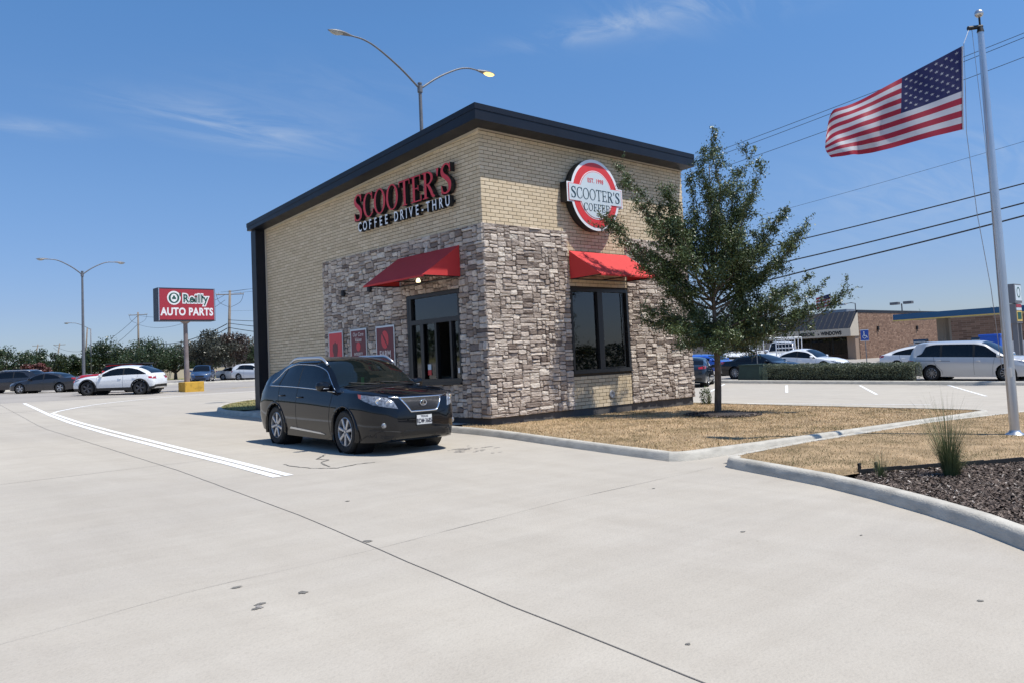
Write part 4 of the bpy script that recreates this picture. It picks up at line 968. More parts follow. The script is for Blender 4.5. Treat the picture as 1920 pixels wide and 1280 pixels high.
def decal(name, P, axis, bvh, m, parent, t=.006, step=.05, side=1, back=.012, flip=False):
    """panel with outline P projected on the body along an axis: 'x' from the front, '-x' from the rear, 'y' from the side, or a direction"""
    bm = bmesh.new(); f = bm.faces.new([bm.verts.new((a, b, 0)) for a, b in P]); bmesh.ops.triangulate(bm, faces=[f])
    mn = [min(p[k] for p in P) for k in (0, 1)]; mx = [max(p[k] for p in P) for k in (0, 1)]
    for k in (0, 1):
        v = mn[k] + step
        while v < mx[k]:
            co = (v, 0, 0) if k == 0 else (0, v, 0); no = (1, 0, 0) if k == 0 else (0, 1, 0)
            bmesh.ops.bisect_plane(bm, geom=bm.faces[:] + bm.edges[:] + bm.verts[:], plane_co=co, plane_no=no); v += step
    bm.verts.ensure_lookup_table(); last = None; keep = {}
    for v in bm.verts:
        a, b = v.co.x, v.co.y
        if axis == 'x': o_, d_ = Vector((5, a, b)), Vector((-1, 0, 0))
        elif axis == '-x': o_, d_ = Vector((-5, a, b)), Vector((1, 0, 0))
        elif axis == 'y': o_, d_ = Vector((a, 3 * side, b)), Vector((0, -side, 0))
        elif axis == 'z': o_, d_ = Vector((a, b, 4)), Vector((0, 0, -1))
        hit = bvh.ray_cast(o_, d_)
        keep[v.index] = (hit[0], d_, o_)
    good = [h[0] for h in keep.values() if h[0] is not None]
    if not good: bm.free(); return None
    ext = bmesh.ops.extrude_face_region(bm, geom=bm.faces[:])
    bm.verts.ensure_lookup_table(); new = {g for g in ext['geom'] if isinstance(g, bmesh.types.BMVert)}
    olds = [v for v in bm.verts if v not in new]
    pos = {}
    for v in olds:
        h, d_, o_ = keep[v.index]
        if h is None:
            near = min(good, key=lambda g: (g - (o_ + d_ * d_.dot(g - o_))).length); h = o_ + d_ * d_.dot(near - o_)
        pos[(round(v.co.x, 5), round(v.co.y, 5))] = (h, d_)
    for v in bm.verts:
        h, d_ = pos[(round(v.co.x, 5), round(v.co.y, 5))]; v.co = h - d_ * t if v in new else h + d_ * back
    bmesh.ops.recalc_face_normals(bm, faces=bm.faces)
    me = bpy.data.meshes.new(name); bm.to_mesh(me); bm.free()
    me.polygons.foreach_set('use_smooth', [True] * len(me.polygons)); me.set_sharp_from_angle(angle=R(45))
    return link(name, me, m, parent)
def path_decal(name, P, wd, axis, bvh, m, parent, side=1, t=.003, n=6):
    P = [Vector((p[0], p[1])) for p in P]; Q = []
    for a, b in zip(P[:-1], P[1:]):
        for k in range(n): Q.append(a + (b - a) * k / n)
    Q.append(P[-1]); A = []
    for i, q in enumerate(Q):
        d = (Q[min(i + 1, len(Q) - 1)] - Q[max(i - 1, 0)]).normalized(); nn = Vector((-d.y, d.x)) * wd / 2
        for s_ in (1, -1):
            a, b = (q + nn * s_); o_, d_ = (Vector((a, 3 * side, b)), Vector((0, -side, 0))) if axis == 'y' else (Vector((a, b, 4)), Vector((0, 0, -1))) if axis == 'z' else (Vector((5, a, b)), Vector((-1, 0, 0)))
            h = bvh.ray_cast(o_, d_)[0]
            if h is None: h = A[-2] if len(A) > 1 else o_ * 0
            A.append(Vector(h) - (d_ * t if h is not None else Vector()))
    F = [(2 * i, 2 * i + 1, 2 * i + 3, 2 * i + 2) for i in range(len(Q) - 1)]
    return recalc(mesh_np(name, A, F, m, parent))
def wheel_meshes(r, wdt, spokes, dark=False, rr=.66, twist=0.):
    rim_r = r * rr; hwd = wdt / 2; rot = Matrix.Rotation(R(-90), 4, 'X')   # lathe axis z -> +y
    ty = MB(); ty.lathe([(rim_r - .005, -hwd + .02), (rim_r + .02, -hwd), (r - .035, -hwd), (r - .008, -hwd + .025), (r, -hwd + .06), (r, hwd - .06), (r - .008, hwd - .025), (r - .035, hwd), (rim_r + .02, hwd), (rim_r - .005, hwd - .02)], 40, rot)
    o1 = ty.build('tyre', M['rubber'], None, True, 35, recalc=True)
    rm = MB(); rm.lathe([(rim_r, hwd - .018), (rim_r - .014, hwd - .012), (rim_r - .022, hwd - .03), (rim_r - .03, -hwd + .03), (rim_r, -hwd + .02)], 40, rot)
    for k in range(spokes):
        a = 2 * math.pi * k / spokes
        for sgn in ((-1, 1) if spokes <= 5 else (0,)):
            a1 = a + sgn * .06; w1, w2 = (.028, .038) if spokes <= 5 else (.022, .033) if spokes <= 7 else (.014, .018)
            def P(rad, off, y): t = a1 + twist * rad; return (rad * math.cos(t) - off * math.sin(t), y, rad * math.sin(t) + off * math.cos(t))
            y1, y2 = hwd - .028, hwd - .018
            V = [P(.045, -w1, y1), P(.045, w1, y1), P(rim_r - .015, w2, y2), P(rim_r - .015, -w2, y2)]; V2 = [(v[0], v[1] - .05, v[2]) for v in V]; V3 = [P(.05, -w1 * .55, y1 + .012), P(.05, w1 * .55, y1 + .012), P(rim_r - .02, w2 * .6, y2 + .006), P(rim_r - .02, -w2 * .6, y2 + .006)]
            rm.add(V + V2 + V3, [(8, 9, 10, 11), (0, 1, 9, 8), (1, 2, 10, 9), (2, 3, 11, 10), (3, 0, 8, 11), (0, 4, 5, 1), (1, 5, 6, 2), (2, 6, 7, 3), (3, 7, 4, 0), (7, 6, 5, 4)])
    rm.lathe([(.0, hwd - .012), (.026, hwd - .012), (.030, hwd - .03), (.058, hwd - .03), (.066, hwd - .06), (0, hwd - .06)], 20, rot)
    o2 = rm.build('rim', M['rim_dark'] if dark else M['rim'], None, True, 30, recalc=True)
    hb = MB(); hb.lathe([(0, hwd - .09), (rim_r * .72, hwd - .09), (rim_r * .72, hwd - .11), (rim_r - .03, hwd - .13), (rim_r - .03, -hwd + .02), (0, -hwd + .02)], 28, rot)
    o3 = hb.build('wheel', mat_brake, None, True, 35, recalc=True)
    res = [o.data for o in (o3, o1, o2)]
    for o in (o1, o2, o3): bpy.data.objects.remove(o)
    return res
mat_brake = mat('brake_disc_dark', (.05, .048, .045), .6, .3)
_wc = {}
def make_car(name, s, pm, label, cat='car', group=None, wheels=5, wdark=False, rails=False, lampf='std', seams=True, mirror=None, clad=None, glass=None, handles=True, extra=None, twist=0.):
    root = empty(name, label=label, cat=cat, group=group)
    if clad: s['clad'] = True
    V, F, G_, rg = make_body(s)
    glass = glass or M['glass_car']
    vv, ff = sub(V, F, G_, (0,)); body = mesh_np('body', vv, ff, pm, root, True); recalc(body); body.data.set_sharp_from_angle(angle=R(38))
    if clad:
        vv, ff = sub(V, F, G_, (7,)); o = recalc(mesh_np('sill_cladding', vv, ff, M['black_plastic'], root, True)); o.data.set_sharp_from_angle(angle=R(38))
    vv, ff = sub(V, F, G_, (5,)); ws = recalc(mesh_np('windscreen', vv, ff, s.get('wsmat', glass), root, True))
    vv, ff = sub(V, F, G_, (6,)); 
    if ff: recalc(mesh_np('rear_window', vv, ff, glass, root, True))
    for z_ in (3, 4):
        vv, ff = sub(V, F, G_, (z_,))
        # split at the pillars
        bp = sorted(s.get('bp', [(s['head'] + s['rhead']) / 2 + .05])); cuts = [-9] + bp + [9]
        for a, b in zip(cuts[:-1], cuts[1:]):
            f2 = [f for f in ff if a < sum(vv[i][0] for i in f) / len(f) < b]
            if f2:
                used = sorted({i for f in f2 for i in f}); mp_ = {i: k for k, i in enumerate(used)}
                recalc(mesh_np('side_window', [vv[i] for i in used], [tuple(mp_[i] for i in f) for f in f2], glass, root, True))
    vv, ff = sub(V, F, G_, (2,)); 
    if ff: 
        for sg_ in (1, -1):
            f2 = [f for f in ff if sg_ * sum(vv[i][1] for i in f) > 0]; used = sorted({i for f in f2 for i in f}); mp_ = {i: k for k, i in enumerate(used)}
            recalc(mesh_np('door_pillar', [vv[i] for i in used], [tuple(mp_[i] for i in f) for f in f2], M['black_plastic'], root, True))
    bvh = BVHTree.FromPolygons([tuple(v) for v in V], F)
    h = s['L'] / 2; W2 = s['W'] / 2; r = s['r']; ra = r + s.get('gap', .055)
    # wheel wells
    rot = Matrix.Rotation(R(-90), 4, 'X')
    for xx in (s['xf'], s['xr']):
        for sg_ in (1, -1):
            mb = MB(); mb.lathe([(0, W2 - .42), (ra + .02, W2 - .42), (ra + .02, W2 - .07)], 28, Matrix.Translation((xx, 0, r)) @ (rot if sg_ > 0 else Matrix.Rotation(R(90), 4, 'X')))
            mb.build('wheel_well', M['grille_dark'], root)
            if clad or s.get('lip'):
                A = arc(xx, r, ra - .004, ra - .004, -22, 202, 22); B = arc(xx, r, ra + (.075 if clad else .02), ra + (.075 if clad else .02), -22, 202, 22); VV = []
                for (ax, az), (bx_, bz_) in zip(A, B):
                    row = []
                    for (px, pz, t_) in ((ax, az, -.05), (ax, az, .012), (bx_, bz_, .012), (bx_, bz_, -.01)):
                        hh = bvh.ray_cast(Vector((px + (bx_ - ax) * .4 * (0 if t_ == -.05 else 1) * 0, 3 * sg_, max(pz, s['low'] + .02))), Vector((0, -sg_, 0)))[0]; yy = W2 * .985 * sg_
                        if hh is not None and abs(hh.y) > W2 * .8: yy = hh.y
                        row.append((px, yy + sg_ * t_, pz))
                    VV += row
                FF = [(4 * i + k, 4 * i + 4 + k, 4 * i + 5 + k, 4 * i + 1 + k) for i in range(len(A) - 1) for k in range(3)]
                recalc(mesh_np('wheel_arch', VV, FF, M['black_plastic'] if clad else pm, root, True))
    # wheels
    key = (r, wheels, wdark, s.get('rimr', .66), twist)
    if key not in _wc: _wc[key] = wheel_meshes(r, .235, wheels, wdark, s.get('rimr', .66), twist)
    for xx in (s['xf'], s['xr']):
        for sg_ in (1, -1):
            hb = link('wheel', _wc[key][0], mat_brake, root); hb.location = (xx, sg_ * (W2 - .145), r); hb.rotation_euler = (0, random.uniform(0, 6), 0 if sg_ > 0 else math.pi)
            link('tyre', _wc[key][1], M['rubber'], hb); link('rim', _wc[key][2], M['rim'], hb)
    f = rg['f']
    if seams:
        bz = lambda x: float(f['belt'](x)); xm = s.get('bp', [(s['head'] + s['rhead']) / 2 + .05])[-1] if not s.get('seamx') else s['seamx']
        for sg_ in (1, -1):
            lo_ = s['low'] + .10
            path_decal('door_seam', [(xm, lo_), (xm, bz(xm))], .010, 'y', bvh, M['grille_dark'], root, sg_)
            fx = s['xf'] - ra - .10; path_decal('door_seam', [(fx, lo_), (fx + .02, .6), (min(fx + .10, s['cowl'] - .02), bz(fx))], .010, 'y', bvh, M['grille_dark'], root, sg_)
            rx = s['xr'] + .16; path_decal('door_seam', [(s['xr'] + ra + .08, lo_), (s['xr'] + ra + .06, r + .12), (rx, r + ra + .06), (rx - .04, bz(rx))], .010, 'y', bvh, M['grille_dark'], root, sg_)
            if handles:
                for hx in (xm + .10 - .24, fx - 1.02 + 0 if False else xm + .0): pass
                for hx in (xm + .16, rx + .16):
                    hz = bz(hx) - .17; hit = bvh.ray_cast(Vector((hx, 3 * sg_, hz)), Vector((0, -sg_, 0)))[0]
                    if hit is None: continue
                    mb = MB(); mb.tube([(hx - .10, hit.y + sg_ * .0, hz), (hx - .075, hit.y + sg_ * .028, hz), (hx + .075, hit.y + sg_ * .028, hz + .004), (hx + .10, hit.y, hz + .004)], .013, 8); mb.build('door_handle', pm, root, True)
        path_decal('bonnet_seam', [(s['cowl'] + .04, W2 * .80), (h - .6, W2 * .78), (h - .33, W2 * .66)], .010, 'z', bvh, M['grille_dark'], root); path_decal('bonnet_seam', [(s['cowl'] + .04, -W2 * .80), (h - .6, -W2 * .78), (h - .33, -W2 * .66)], .010, 'z', bvh, M['grille_dark'], root)
    # mirrors
    mx_, mz_ = s['cowl'] - .30, float(f['belt'](s['cowl'] - .3)) + .085
    for sg_ in (1, -1):
        mb = MB(); yy = sg_ * (W2 * .97 + .075); n_ = 10
        prof = []
        for k in range(9):
            a = -math.pi / 2 + math.pi * k / 8; prof.append((math.cos(a), math.sin(a)))
        VV = []; 
        for k, (cr_, sr_) in enumerate(prof):
            for j in range(14):
                t = 2 * math.pi * j / 14; ex = abs(math.cos(t)) ** .7 * (1 if math.cos(t) > 0 else -1); ez_ = abs(math.sin(t)) ** .7 * (1 if math.sin(t) > 0 else -1)
                x_ = mx_ + .075 * max(sr_, -.35) + .01; VV.append((x_, yy + .135 * ex * cr_ ** .5 * sg_ + .0, mz_ + .088 * ez_ * cr_ ** .5 + .01 * ex))
        FF = [(k * 14 + j, k * 14 + (j + 1) % 14, (k + 1) * 14 + (j + 1) % 14, (k + 1) * 14 + j) for k in range(8) for j in range(14)]
        mb.add(VV, FF); mb.box((mx_ - .02, min(sg_ * W2 * .86, yy), mz_ - .075), (mx_ + .05, max(sg_ * W2 * .86, yy), mz_ - .045))
        recalc(mb.build('door_mirror', mirror or pm, root, True, 40))
    if rails:
        rh, hd = s['rhead'], s['head']
        for sg_ in (1, -1):
            P = []
            for t in np.linspace(0, 1, 16):
                x_ = rh - .02 + (hd + .12 - rh + .02) * t; y_ = float(f['hw'](x_)) * float(f['her'](x_)) * 1.0 + .03; z_ = float(f['edge'](x_)) + .008 + (.045 * min(1, min(t, 1 - t) * 7))
                P.append((x_, sg_ * y_, z_))
            mb = MB(); mb.tube(P, [.018 + .012 * min(1, min(i, 15 - i) / 3) for i in range(16)], 8); mb.build('roof_rail', M['alu'], root, True)
    info = dict(bvh=bvh, f=f, s=s, h=h, W2=W2, pm=pm)
    std_lamps(root, info, lampf)
    if extra: extra(root, info)
    return root
def std_lamps(root, I, kind):
    s, bvh, h, W2 = I['s'], I['bvh'], I['h'], I['W2']; nz = s['nose']; f = I['f']
    if kind == 'none': return
    hz = s['hood'] - .17
    for sg_ in (1, -1):
        # side-projected wrap of head and tail lamps plus their front halves
        P = [(h - .58, hz + .10), (h - .30, hz + .06), (h - .12, hz - .02), (h - .12, hz - .10), (h - .28, hz - .07), (h - .45, hz + .0)]
        decal('headlamp', P, 'y', bvh, M['lamp_glass'], root, .004, .05, sg_, .02)
        P = [(sg_ * W2 * .50, hz - .03), (sg_ * W2 * .80, hz + .03), (sg_ * W2 * .86, hz - .03), (sg_ * W2 * .80, hz - .11), (sg_ * W2 * .52, hz - .10)]
        decal('headlamp', P if sg_ > 0 else P[::-1], 'x', bvh, M['lamp_glass'], root, .004, .05, 1, .02)
        tz = s['tail'] - .06
        P = [(-h + .05, tz + .06), (-h + .34, tz + .04), (-h + .30, tz - .05), (-h + .05, tz - .09)]
        decal('tail_lamp', P, 'y', bvh, M['tail'], root, .004, .05, sg_, .02)
        P = [(sg_ * W2 * .55, tz - .02), (sg_ * W2 * .86, tz + .05), (sg_ * W2 * .86, tz - .09), (sg_ * W2 * .58, tz - .10)]
        decal('tail_lamp', P, '-x', bvh, M['tail'], root, .004, .05, 1, .02)
    decal('grille', [(-W2 * .46, nz - .16), (W2 * .46, nz - .16), (W2 * .38, nz - .33), (-W2 * .38, nz - .33)], 'x', bvh, M['grille_dark'], root, .004, .08, 1, .02)
    decal('lower_intake', [(-W2 * .60, s['low'] + .20), (W2 * .60, s['low'] + .20), (W2 * .50, s['low'] + .09), (-W2 * .50, s['low'] + .09)], 'x', bvh, M['grille_dark'], root, .004, .08, 1, .02)
    decal('rear_bumper_trim', [(-W2 * .8, s['low'] + .30), (W2 * .8, s['low'] + .30), (W2 * .7, s['low'] + .16), (-W2 * .7, s['low'] + .16)], '-x', bvh, M['black_plastic'], root, .004, .1, 1, .02)
def park(root, x, y, head, dz=0., sc=(1, 1, 1)):
    a = R(head); f_ = (math.cos(a), math.sin(a)); l_ = (-math.sin(a), math.cos(a))
    root.location = (x, y, G(x, y) + dz); root.rotation_euler = (math.atan(slope(x, y, l_)), -math.atan(slope(x, y, f_)), a); root.scale = sc; return root

# the black crossover at the window
def lexus_extra(root, I):
    s, bvh, h, W2, f = I['s'], I['bvh'], I['h'], I['W2'], I['f']
    X_ = lambda y, z: bvh.ray_cast(Vector((5, y, z)), Vector((-1, 0, 0)))[0]
    g = [(-.40, .835), (.40, .835), (.235, .600), (-.235, .600)]
    decal('grille', [(-.40, .925), (.40, .925), (.25, .715), (-.25, .715)], 'x', bvh, M['grille_dark'], root, .003, .05, 1, .02)
    def ftube(name, P, r_, m, parent=root, off=.008, n=4):
        Q = []
        for a, b in zip(P[:-1], P[1:]):
            for k in range(n): Q.append((a[0] + (b[0] - a[0]) * k / n, a[1] + (b[1] - a[1]) * k / n))
        Q.append(P[-1]); out = []
        for y, z in Q:
            hh = X_(y, z)
            if hh is not None: out.append((hh.x + off, y, z))
        mb = MB(); mb.tube(out, r_, 8); return mb.build(name, m, parent, True)
    ftube('grille_surround', [(-.58, .957), (-.42, .938), (.42, .938), (.58, .957)], .013, M['chrome']); ftube('grille_surround', [(-.42, .938), (-.26, .707), (.26, .707), (.42, .938)], .014, M['chrome'])
    for k in range(25):
        t = (k + .5) / 25 * 2 - 1; ftube('grille_bar', [(t * .39, .925), (t * .25, .718)], .0032, M['rim_dark'], off=.005, n=3)
    bx = X_(0, .842).x + .022
    mb = MB(); mb.lathe([(.062, -.004), (.074, .004), (.062, .010), (.054, .004)], 30, Matrix.Translation((bx, 0, .842)) @ Matrix.Rotation(R(90), 4, 'Y') @ Matrix.Diagonal((.72, 1, 1, 1)), closed=True)
    bd = recalc(mb.build('badge', M['chrome'], root, True))
    mb = MB(); FMx = frame_m((bx + .003, 0, .842), (0, 1, 0), (0, 0, 1))
    mb.strip([(-.012, .040), (-.030, -.028)], [(.006, .040), (-.008, -.020)], 0, .006, FMx); mb.strip([(-.034, -.030), (-.028, -.016)], [(.048, -.030), (.040, -.016)], 0, .0064, FMx); recalc(mb.build('emblem', M['chrome'], bd))
    pl_x = X_(0, .56).x
    boxo('plate_bracket', (pl_x - .03, -.16, .465), (pl_x + .012, .16, .65), M['black_plastic'], root)
    pt = boxo('licence_plate', (pl_x + .012, -.152, .475), (pl_x + .018, .152, .64), M['plate'], root)
    P_ = lambda z: frame_m((pl_x + .0195, 0, z), (0, 1, 0), (0, 0, 1))
    put_text('plate_text', 'RDM\u00b73685', P_(.507), M['plate_ink'], pt, size=.105, ext=.001, xs=.66, bold=.003); put_text('plate_text', 'TEXAS', P_(.602), M['plate_ink'], pt, size=.042, ext=.001, xs=1.2, bold=.001)
    boxo('plate_frame', (pl_x + .014, -.158, .465), (pl_x + .021, .158, .486), M['black_plastic'], pt)
    for sg_ in (1, -1):
        P = [(sg_ * .545, .885), (sg_ * .60, .945), (sg_ * .72, .975), (sg_ * .845, .98), (sg_ * .865, .90), (sg_ * .80, .835), (sg_ * .66, .795), (sg_ * .50, .765)]
        lp = decal('headlamp', P, 'x', bvh, M['lamp_glass'], root, .006, .03, 1, .03)
        P = [(h - .66, 1.005), (h - .46, .99), (h - .28, .955), (h - .26, .85), (h - .40, .875), (h - .60, .93)]
        decal('headlamp', P, 'y', bvh, M['lamp_glass'], root, .006, .03, sg_, .03)
        decal('side_marker', [(h - .69, 1.008), (h - .60, 1.0), (h - .585, .93), (h - .65, .945)], 'y', bvh, M['amber'], root, .008, .03, sg_, .02)
        for (yy, zz_, rr_) in ((.735, .895, .052), (.63, .865, .038)):
            hh = X_(sg_ * yy, zz_)
            if hh is not None:
                mb = MB(); mb.lathe([(0, .0), (rr_ * .8, .004), (rr_, .010), (rr_ * 1.08, .004), (rr_ * 1.1, -.01)], 20, Matrix.Translation((hh.x - .002, sg_ * yy, zz_)) @ Matrix.Rotation(R(35 * sg_), 4, 'Z') @ Matrix.Rotation(R(90), 4, 'Y')); mb.build('reflector', M['chrome'], lp, True)
        hh = X_(sg_ * .70, .50)
        if hh is not None:
            mb = MB(); mb.lathe([(0, .012), (.032, .012), (.042, .004), (.046, -.01)], 20, Matrix.Translation((hh.x - .0, sg_ * .70, .50)) @ Matrix.Rotation(R(22 * sg_), 4, 'Z') @ Matrix.Rotation(R(90), 4, 'Y')); mb.build('fog_lamp', M['lamp_glass'], root, True)
        # chrome rocker strip and chrome window surround
        decal('sill_trim', [(-.84, .335), (-.78, .372), (.42, .318), (.58, .288), (.40, .292)], 'y', bvh, M['alu'], root, .008, .08, sg_, .02)
        for nm, key, x0, x1 in (('window_trim', 'belt', s['tip'] + .05, s['cowl'] - .06), ('window_trim', 'drip', s['tip'] + .05, s['cowl'] - .08)):
            P = []
            for x_ in np.linspace(x0, x1, 34):
                hw_ = float(f['hw'](x_)); 
                if key == 'belt': y_, z_ = hw_ * .94, float(f['belt'](x_))
                else: y_, z_ = min(hw_ * float(f['hdr'](x_)), hw_ * .94 - .006), max(float(f['drip'](x_)), float(f['belt'](x_)) + .006)
                P.append((x_, sg_ * (y_ + .004), z_ + .002))
            mb = MB(); mb.tube(P, .0085 if key == 'belt' else .007, 6); mb.build(nm, M['chrome'], root, True)
        # mirror turn-signal strip, door guard curve
        mb = MB(); yy = sg_ * (W2 * .97 + .075); mx_, mz_ = s['cowl'] - .30, float(f['belt'](s['cowl'] - .3)) + .085
        mb.tube([(mx_ + .075, yy - sg_ * .07, mz_ - .035), (mx_ + .082, yy, mz_ - .035), (mx_ + .045, yy + sg_ * .10, mz_ - .028)], .011, 8); mb.build('mirror_indicator', M['lamp_glass'], root, True)
        path_decal('window_divider', [(s['tip'] + .42, float(f['belt'](s['tip'] + .42))), (s['tip'] + .62, float(f['drip'](s['tip'] + .62)) - .02)], .035, 'y', bvh, M['black_plastic'], root, sg_, .004)
    decal('lower_intake', [(-.46, .36), (-.34, .41), (.34, .41), (.46, .36), (.38, .26), (-.38, .26)], 'x', bvh, M['grille_dark'], root, .003, .06, 1, .02)
    for sg_ in (1, -1):
        decal('corner_intake', [(sg_ * .52, .315), (sg_ * .82, .355), (sg_ * .82, .30), (sg_ * .52, .255)], 'x', bvh, M['grille_dark'], root, .003, .05, 1, .02)
        ftube('bumper_line', [(sg_ * .46, .385), (sg_ * .60, .40), (sg_ * .83, .42)], .006, M['black_plastic'])
    # wipers
    for y0, y1, x_ in ((.05, .62, 0), (-.58, -.02, 0)):
        P = []
        for t in np.linspace(0, 1, 8):
            y = y0 + (y1 - y0) * t; xx = s['cowl'] + .02 - .10 * (1 - t) - .05 * abs(y); hh = bvh.ray_cast(Vector((xx, y, 4)), Vector((0, 0, -1)))[0]
            if hh is not None: P.append((xx, y, hh.z + .012))
        mb = MB(); mb.tube(P, .009, 6); mb.build('wiper', M['black_plastic'], root, True)
    mb = MB(); mb.box((s['cowl'] - .02, -.72, s['cowl_z'] - .02), (s['cowl'] + .07, .72, s['cowl_z'] - .008)); mb.build('cowl_panel', M['black_plastic'], root)
    # cabin seen through the windscreen
    mb = MB(); mb.box((s['cowl'] - .62, -.68, .72), (s['cowl'] - .10, .68, .98)); mb.build('dashboard', M['seat'], root)
    mb = MB(); mb.lathe([(.17, -.012), (.185, 0), (.17, .012), (.158, 0)], 24, Matrix.Translation((s['cowl'] - .68, .36, 1.0)) @ Matrix.Rotation(R(-65), 4, 'Y'), closed=True); mb.build('steering_wheel', mat('wood_wheel_rim', (.22, .12, .04), .4), root, True)
    for yy in (.36, -.36):
        mb = MB(); mb.box((-.42, yy - .24, .45), (.10, yy + .24, .68)); mb.box((-.55, yy - .24, .6), (-.38, yy + .24, 1.22)); mb.box((-.52, yy - .12, 1.24), (-.42, yy + .12, 1.42)); o = mb.build('seat', M['seat'], root)
        bm = bmesh.new(); bm.from_mesh(o.data); bmesh.ops.bevel(bm, geom=list(bm.edges), offset=.035, segments=2, affect='EDGES', profile=.5); bm.to_mesh(o.data); bm.free()
    mb = MB(); mb.box((.22, -.12, 1.36), (.25, .12, 1.43)); mb.build('rear_view_mirror', M['rim'], root)
    mb = MB(); mb.box((.25, .02, 1.12), (.255, .09, 1.26)); mb.build('air_freshener', M['green_tag'], root)
S = spec('suv', 4.77, 1.885, 1.66, 2.74, 1.10, .37, cowl=.98, cowl_z=1.14, head=.22, rhead=-1.25, rbase=-2.24, rbase_z=1.13, tip=-1.80, hood=1.085, nose=.975, belt_f=1.045, belt_r=1.125, tail=1.05, wsmat=M['glass_ws'], noser=.56, rimr=.67, lip=True, bp=[-.52], low=.20)
lex = make_car('black_crossover', S, M['p_black'], 'glossy black crossover with silver roof rails parked at the drive-through window', 'car', None, 7, False, rails=True, lampf='none', extra=lexus_extra)
park(lex, -3.63, .21, -90, .0, (1.06, 1.12, 1.12))

# ------------------------------------------------------------------ the other vehicles
def wagon_extra(root, I): pass
c_ = make_car('white_crossover', spec('suv', 4.66, 1.90, 1.62, 2.90, .98, .385, tip=-1.86, rhead=-1.30, rbase=-2.16, tail=1.02, hood=.98, nose=.84, belt_f=1.0, belt_r=1.12, cowl=.86, head=-.02, wsmat=M['glass_car']), M['p_white'], 'white crossover with black wheel arches, side on, beside the yellow concrete block', 'car', 'cars on the left of the lot', 5, True, clad=True)
park(c_, 1.0, 33.25, 137.8)
c_ = make_car('dark_sedan', spec('sedan', 4.85, 1.84, 1.46, 2.78, .94, .34, twist=.6), M['p_grey'], 'charcoal four door sedan, side on, left of the white crossover', 'car', 'cars on the left of the lot', 5, False, twist=1.2)
park(c_, .7, 49.0, 138)
c_ = make_car('dark_wagon', spec('suv', 4.8, 1.88, 1.68, 2.8, .92, .36), M['p_grey'], 'dark grey family wagon with roof rails cut by the left edge', 'car', 'cars on the left of the lot', 5, False, rails=True)
park(c_, -.6, 54.1, 138)
def jeep_extra(root, I):
    s = I['s']; mb = MB(); mb.box((s['rhead'] - .15, -.72, s['H'] - .075), (s['head'] + .1, .72, s['H'] + .015)); o = mb.build('roof_panel', M['black_plastic'], root)
    bm = bmesh.new(); bm.from_mesh(o.data); bmesh.ops.bevel(bm, geom=list(bm.edges), offset=.03, segments=2, affect='EDGES', profile=.5); bm.to_mesh(o.data); bm.free()
c_ = make_car('red_offroader', spec('suv', 4.5, 1.88, 1.76, 2.8, .75, .42, cowl=.55, cowl_z=1.20, head=.22, rhead=-1.9, rbase=-2.2, hood=1.16, nose=1.02, belt_f=1.18, belt_r=1.20, tip=-2.05, low=.42, noser=.7, dropz=.13), M['p_red'], 'red off-roader with black roof panel standing behind the white crossover', 'car', 'cars on the left of the lot', 5, True, clad=True, extra=jeep_extra)
park(c_, 2.25, 38.6, 139)
c_ = make_car('blue_crossover', spec('suv', 4.6, 1.85, 1.68, 2.7, .9, .35), M['p_dblue'], 'blue crossover parked nose out under the brown-leaved tree', 'car', 'cars across the street', 5)
park(c_, 16.4, 61.9, -118)
c_ = make_car('silver_sedan', spec('sedan', 4.7, 1.82, 1.46, 2.7, .92, .33), M['p_silver'], 'small silver sedan parked left of the white crossover across the street', 'car', 'cars across the street', 5)
park(c_, 22.6, 68.4, -62)
c_ = make_car('white_crossover', spec('suv', 4.75, 1.88, 1.70, 2.75, .92, .36), M['p_white'], 'white crossover across the street, cut by the black end column of the kiosk', 'car', 'cars across the street', 5)
park(c_, 21.9, 62.6, -66)
def van_extra(root, I):
    for sg_ in (1, -1): path_decal('door_track', [(-2.1, .93), (-.62, .90)], .02, 'y', I['bvh'], M['black_plastic'], root, sg_)
    mb = MB(); mb.box((-2.50, -.6, 1.66), (-2.22, .6, 1.69)); mb.build('spoiler', I['pm'], root)
c_ = make_car('silver_minivan', spec('van', 5.09, 1.98, 1.78, 3.03, .96, .35, bp=[-1.0, .35], rimr=.66), M['p_silver'], 'long silver minivan, side on, between the hedge and the flagpole', 'van', 'cars in the neighbouring lot', 10, extra=van_extra)
park(c_, 27.30, -1.75, -90, .07)
c_ = make_car('white_fastback', spec('fast', 4.75, 1.92, 1.63, 2.89, .85, .37, roofglass=True), M['p_white'], 'white electric fastback crossover with dark glass roof behind the minivan', 'car', 'cars in the neighbouring lot', 5)
park(c_, 32.0, 1.75, -90, .10)
c_ = make_car('white_sedan', spec('sedan', 4.87, 1.86, 1.47, 2.83, .95, .34), M['p_white'], 'white sedan with dark windows parked behind the hedge in front of the glass shop', 'car', 'cars in the neighbouring lot', 5)
park(c_, 34.0, 9.7, -90, .12)
c_ = make_car('black_coupe', spec('sedan', 4.7, 1.85, 1.38, 2.75, .95, .34, tail=.98), M['p_black'], 'low black car behind the green utility box', 'car', 'cars in the neighbouring lot', 10)
park(c_, 28.1, 9.2, -90, .08)
c_ = make_car('blue_hatchback', spec('suv', 4.2, 1.78, 1.30, 2.55, .85, .32, belt_f=.86, belt_r=.93, hood=.88, nose=.74, cowl_z=.94, rbase_z=.98, tail=.86), M['p_blue'], 'bright blue car half hidden behind the young tree trunk', 'car', 'cars in the neighbouring lot', 5)
park(c_, 31.6, 15.1, -90, .12)
c_ = make_car('navy_sedan', spec('sedan', 4.87, 1.85, 1.48, 2.85, .95, .34, tail=1.05), M['p_navy'], 'dark navy sedan seen from behind in the stall nearest the kiosk corner', 'car', None, 10)
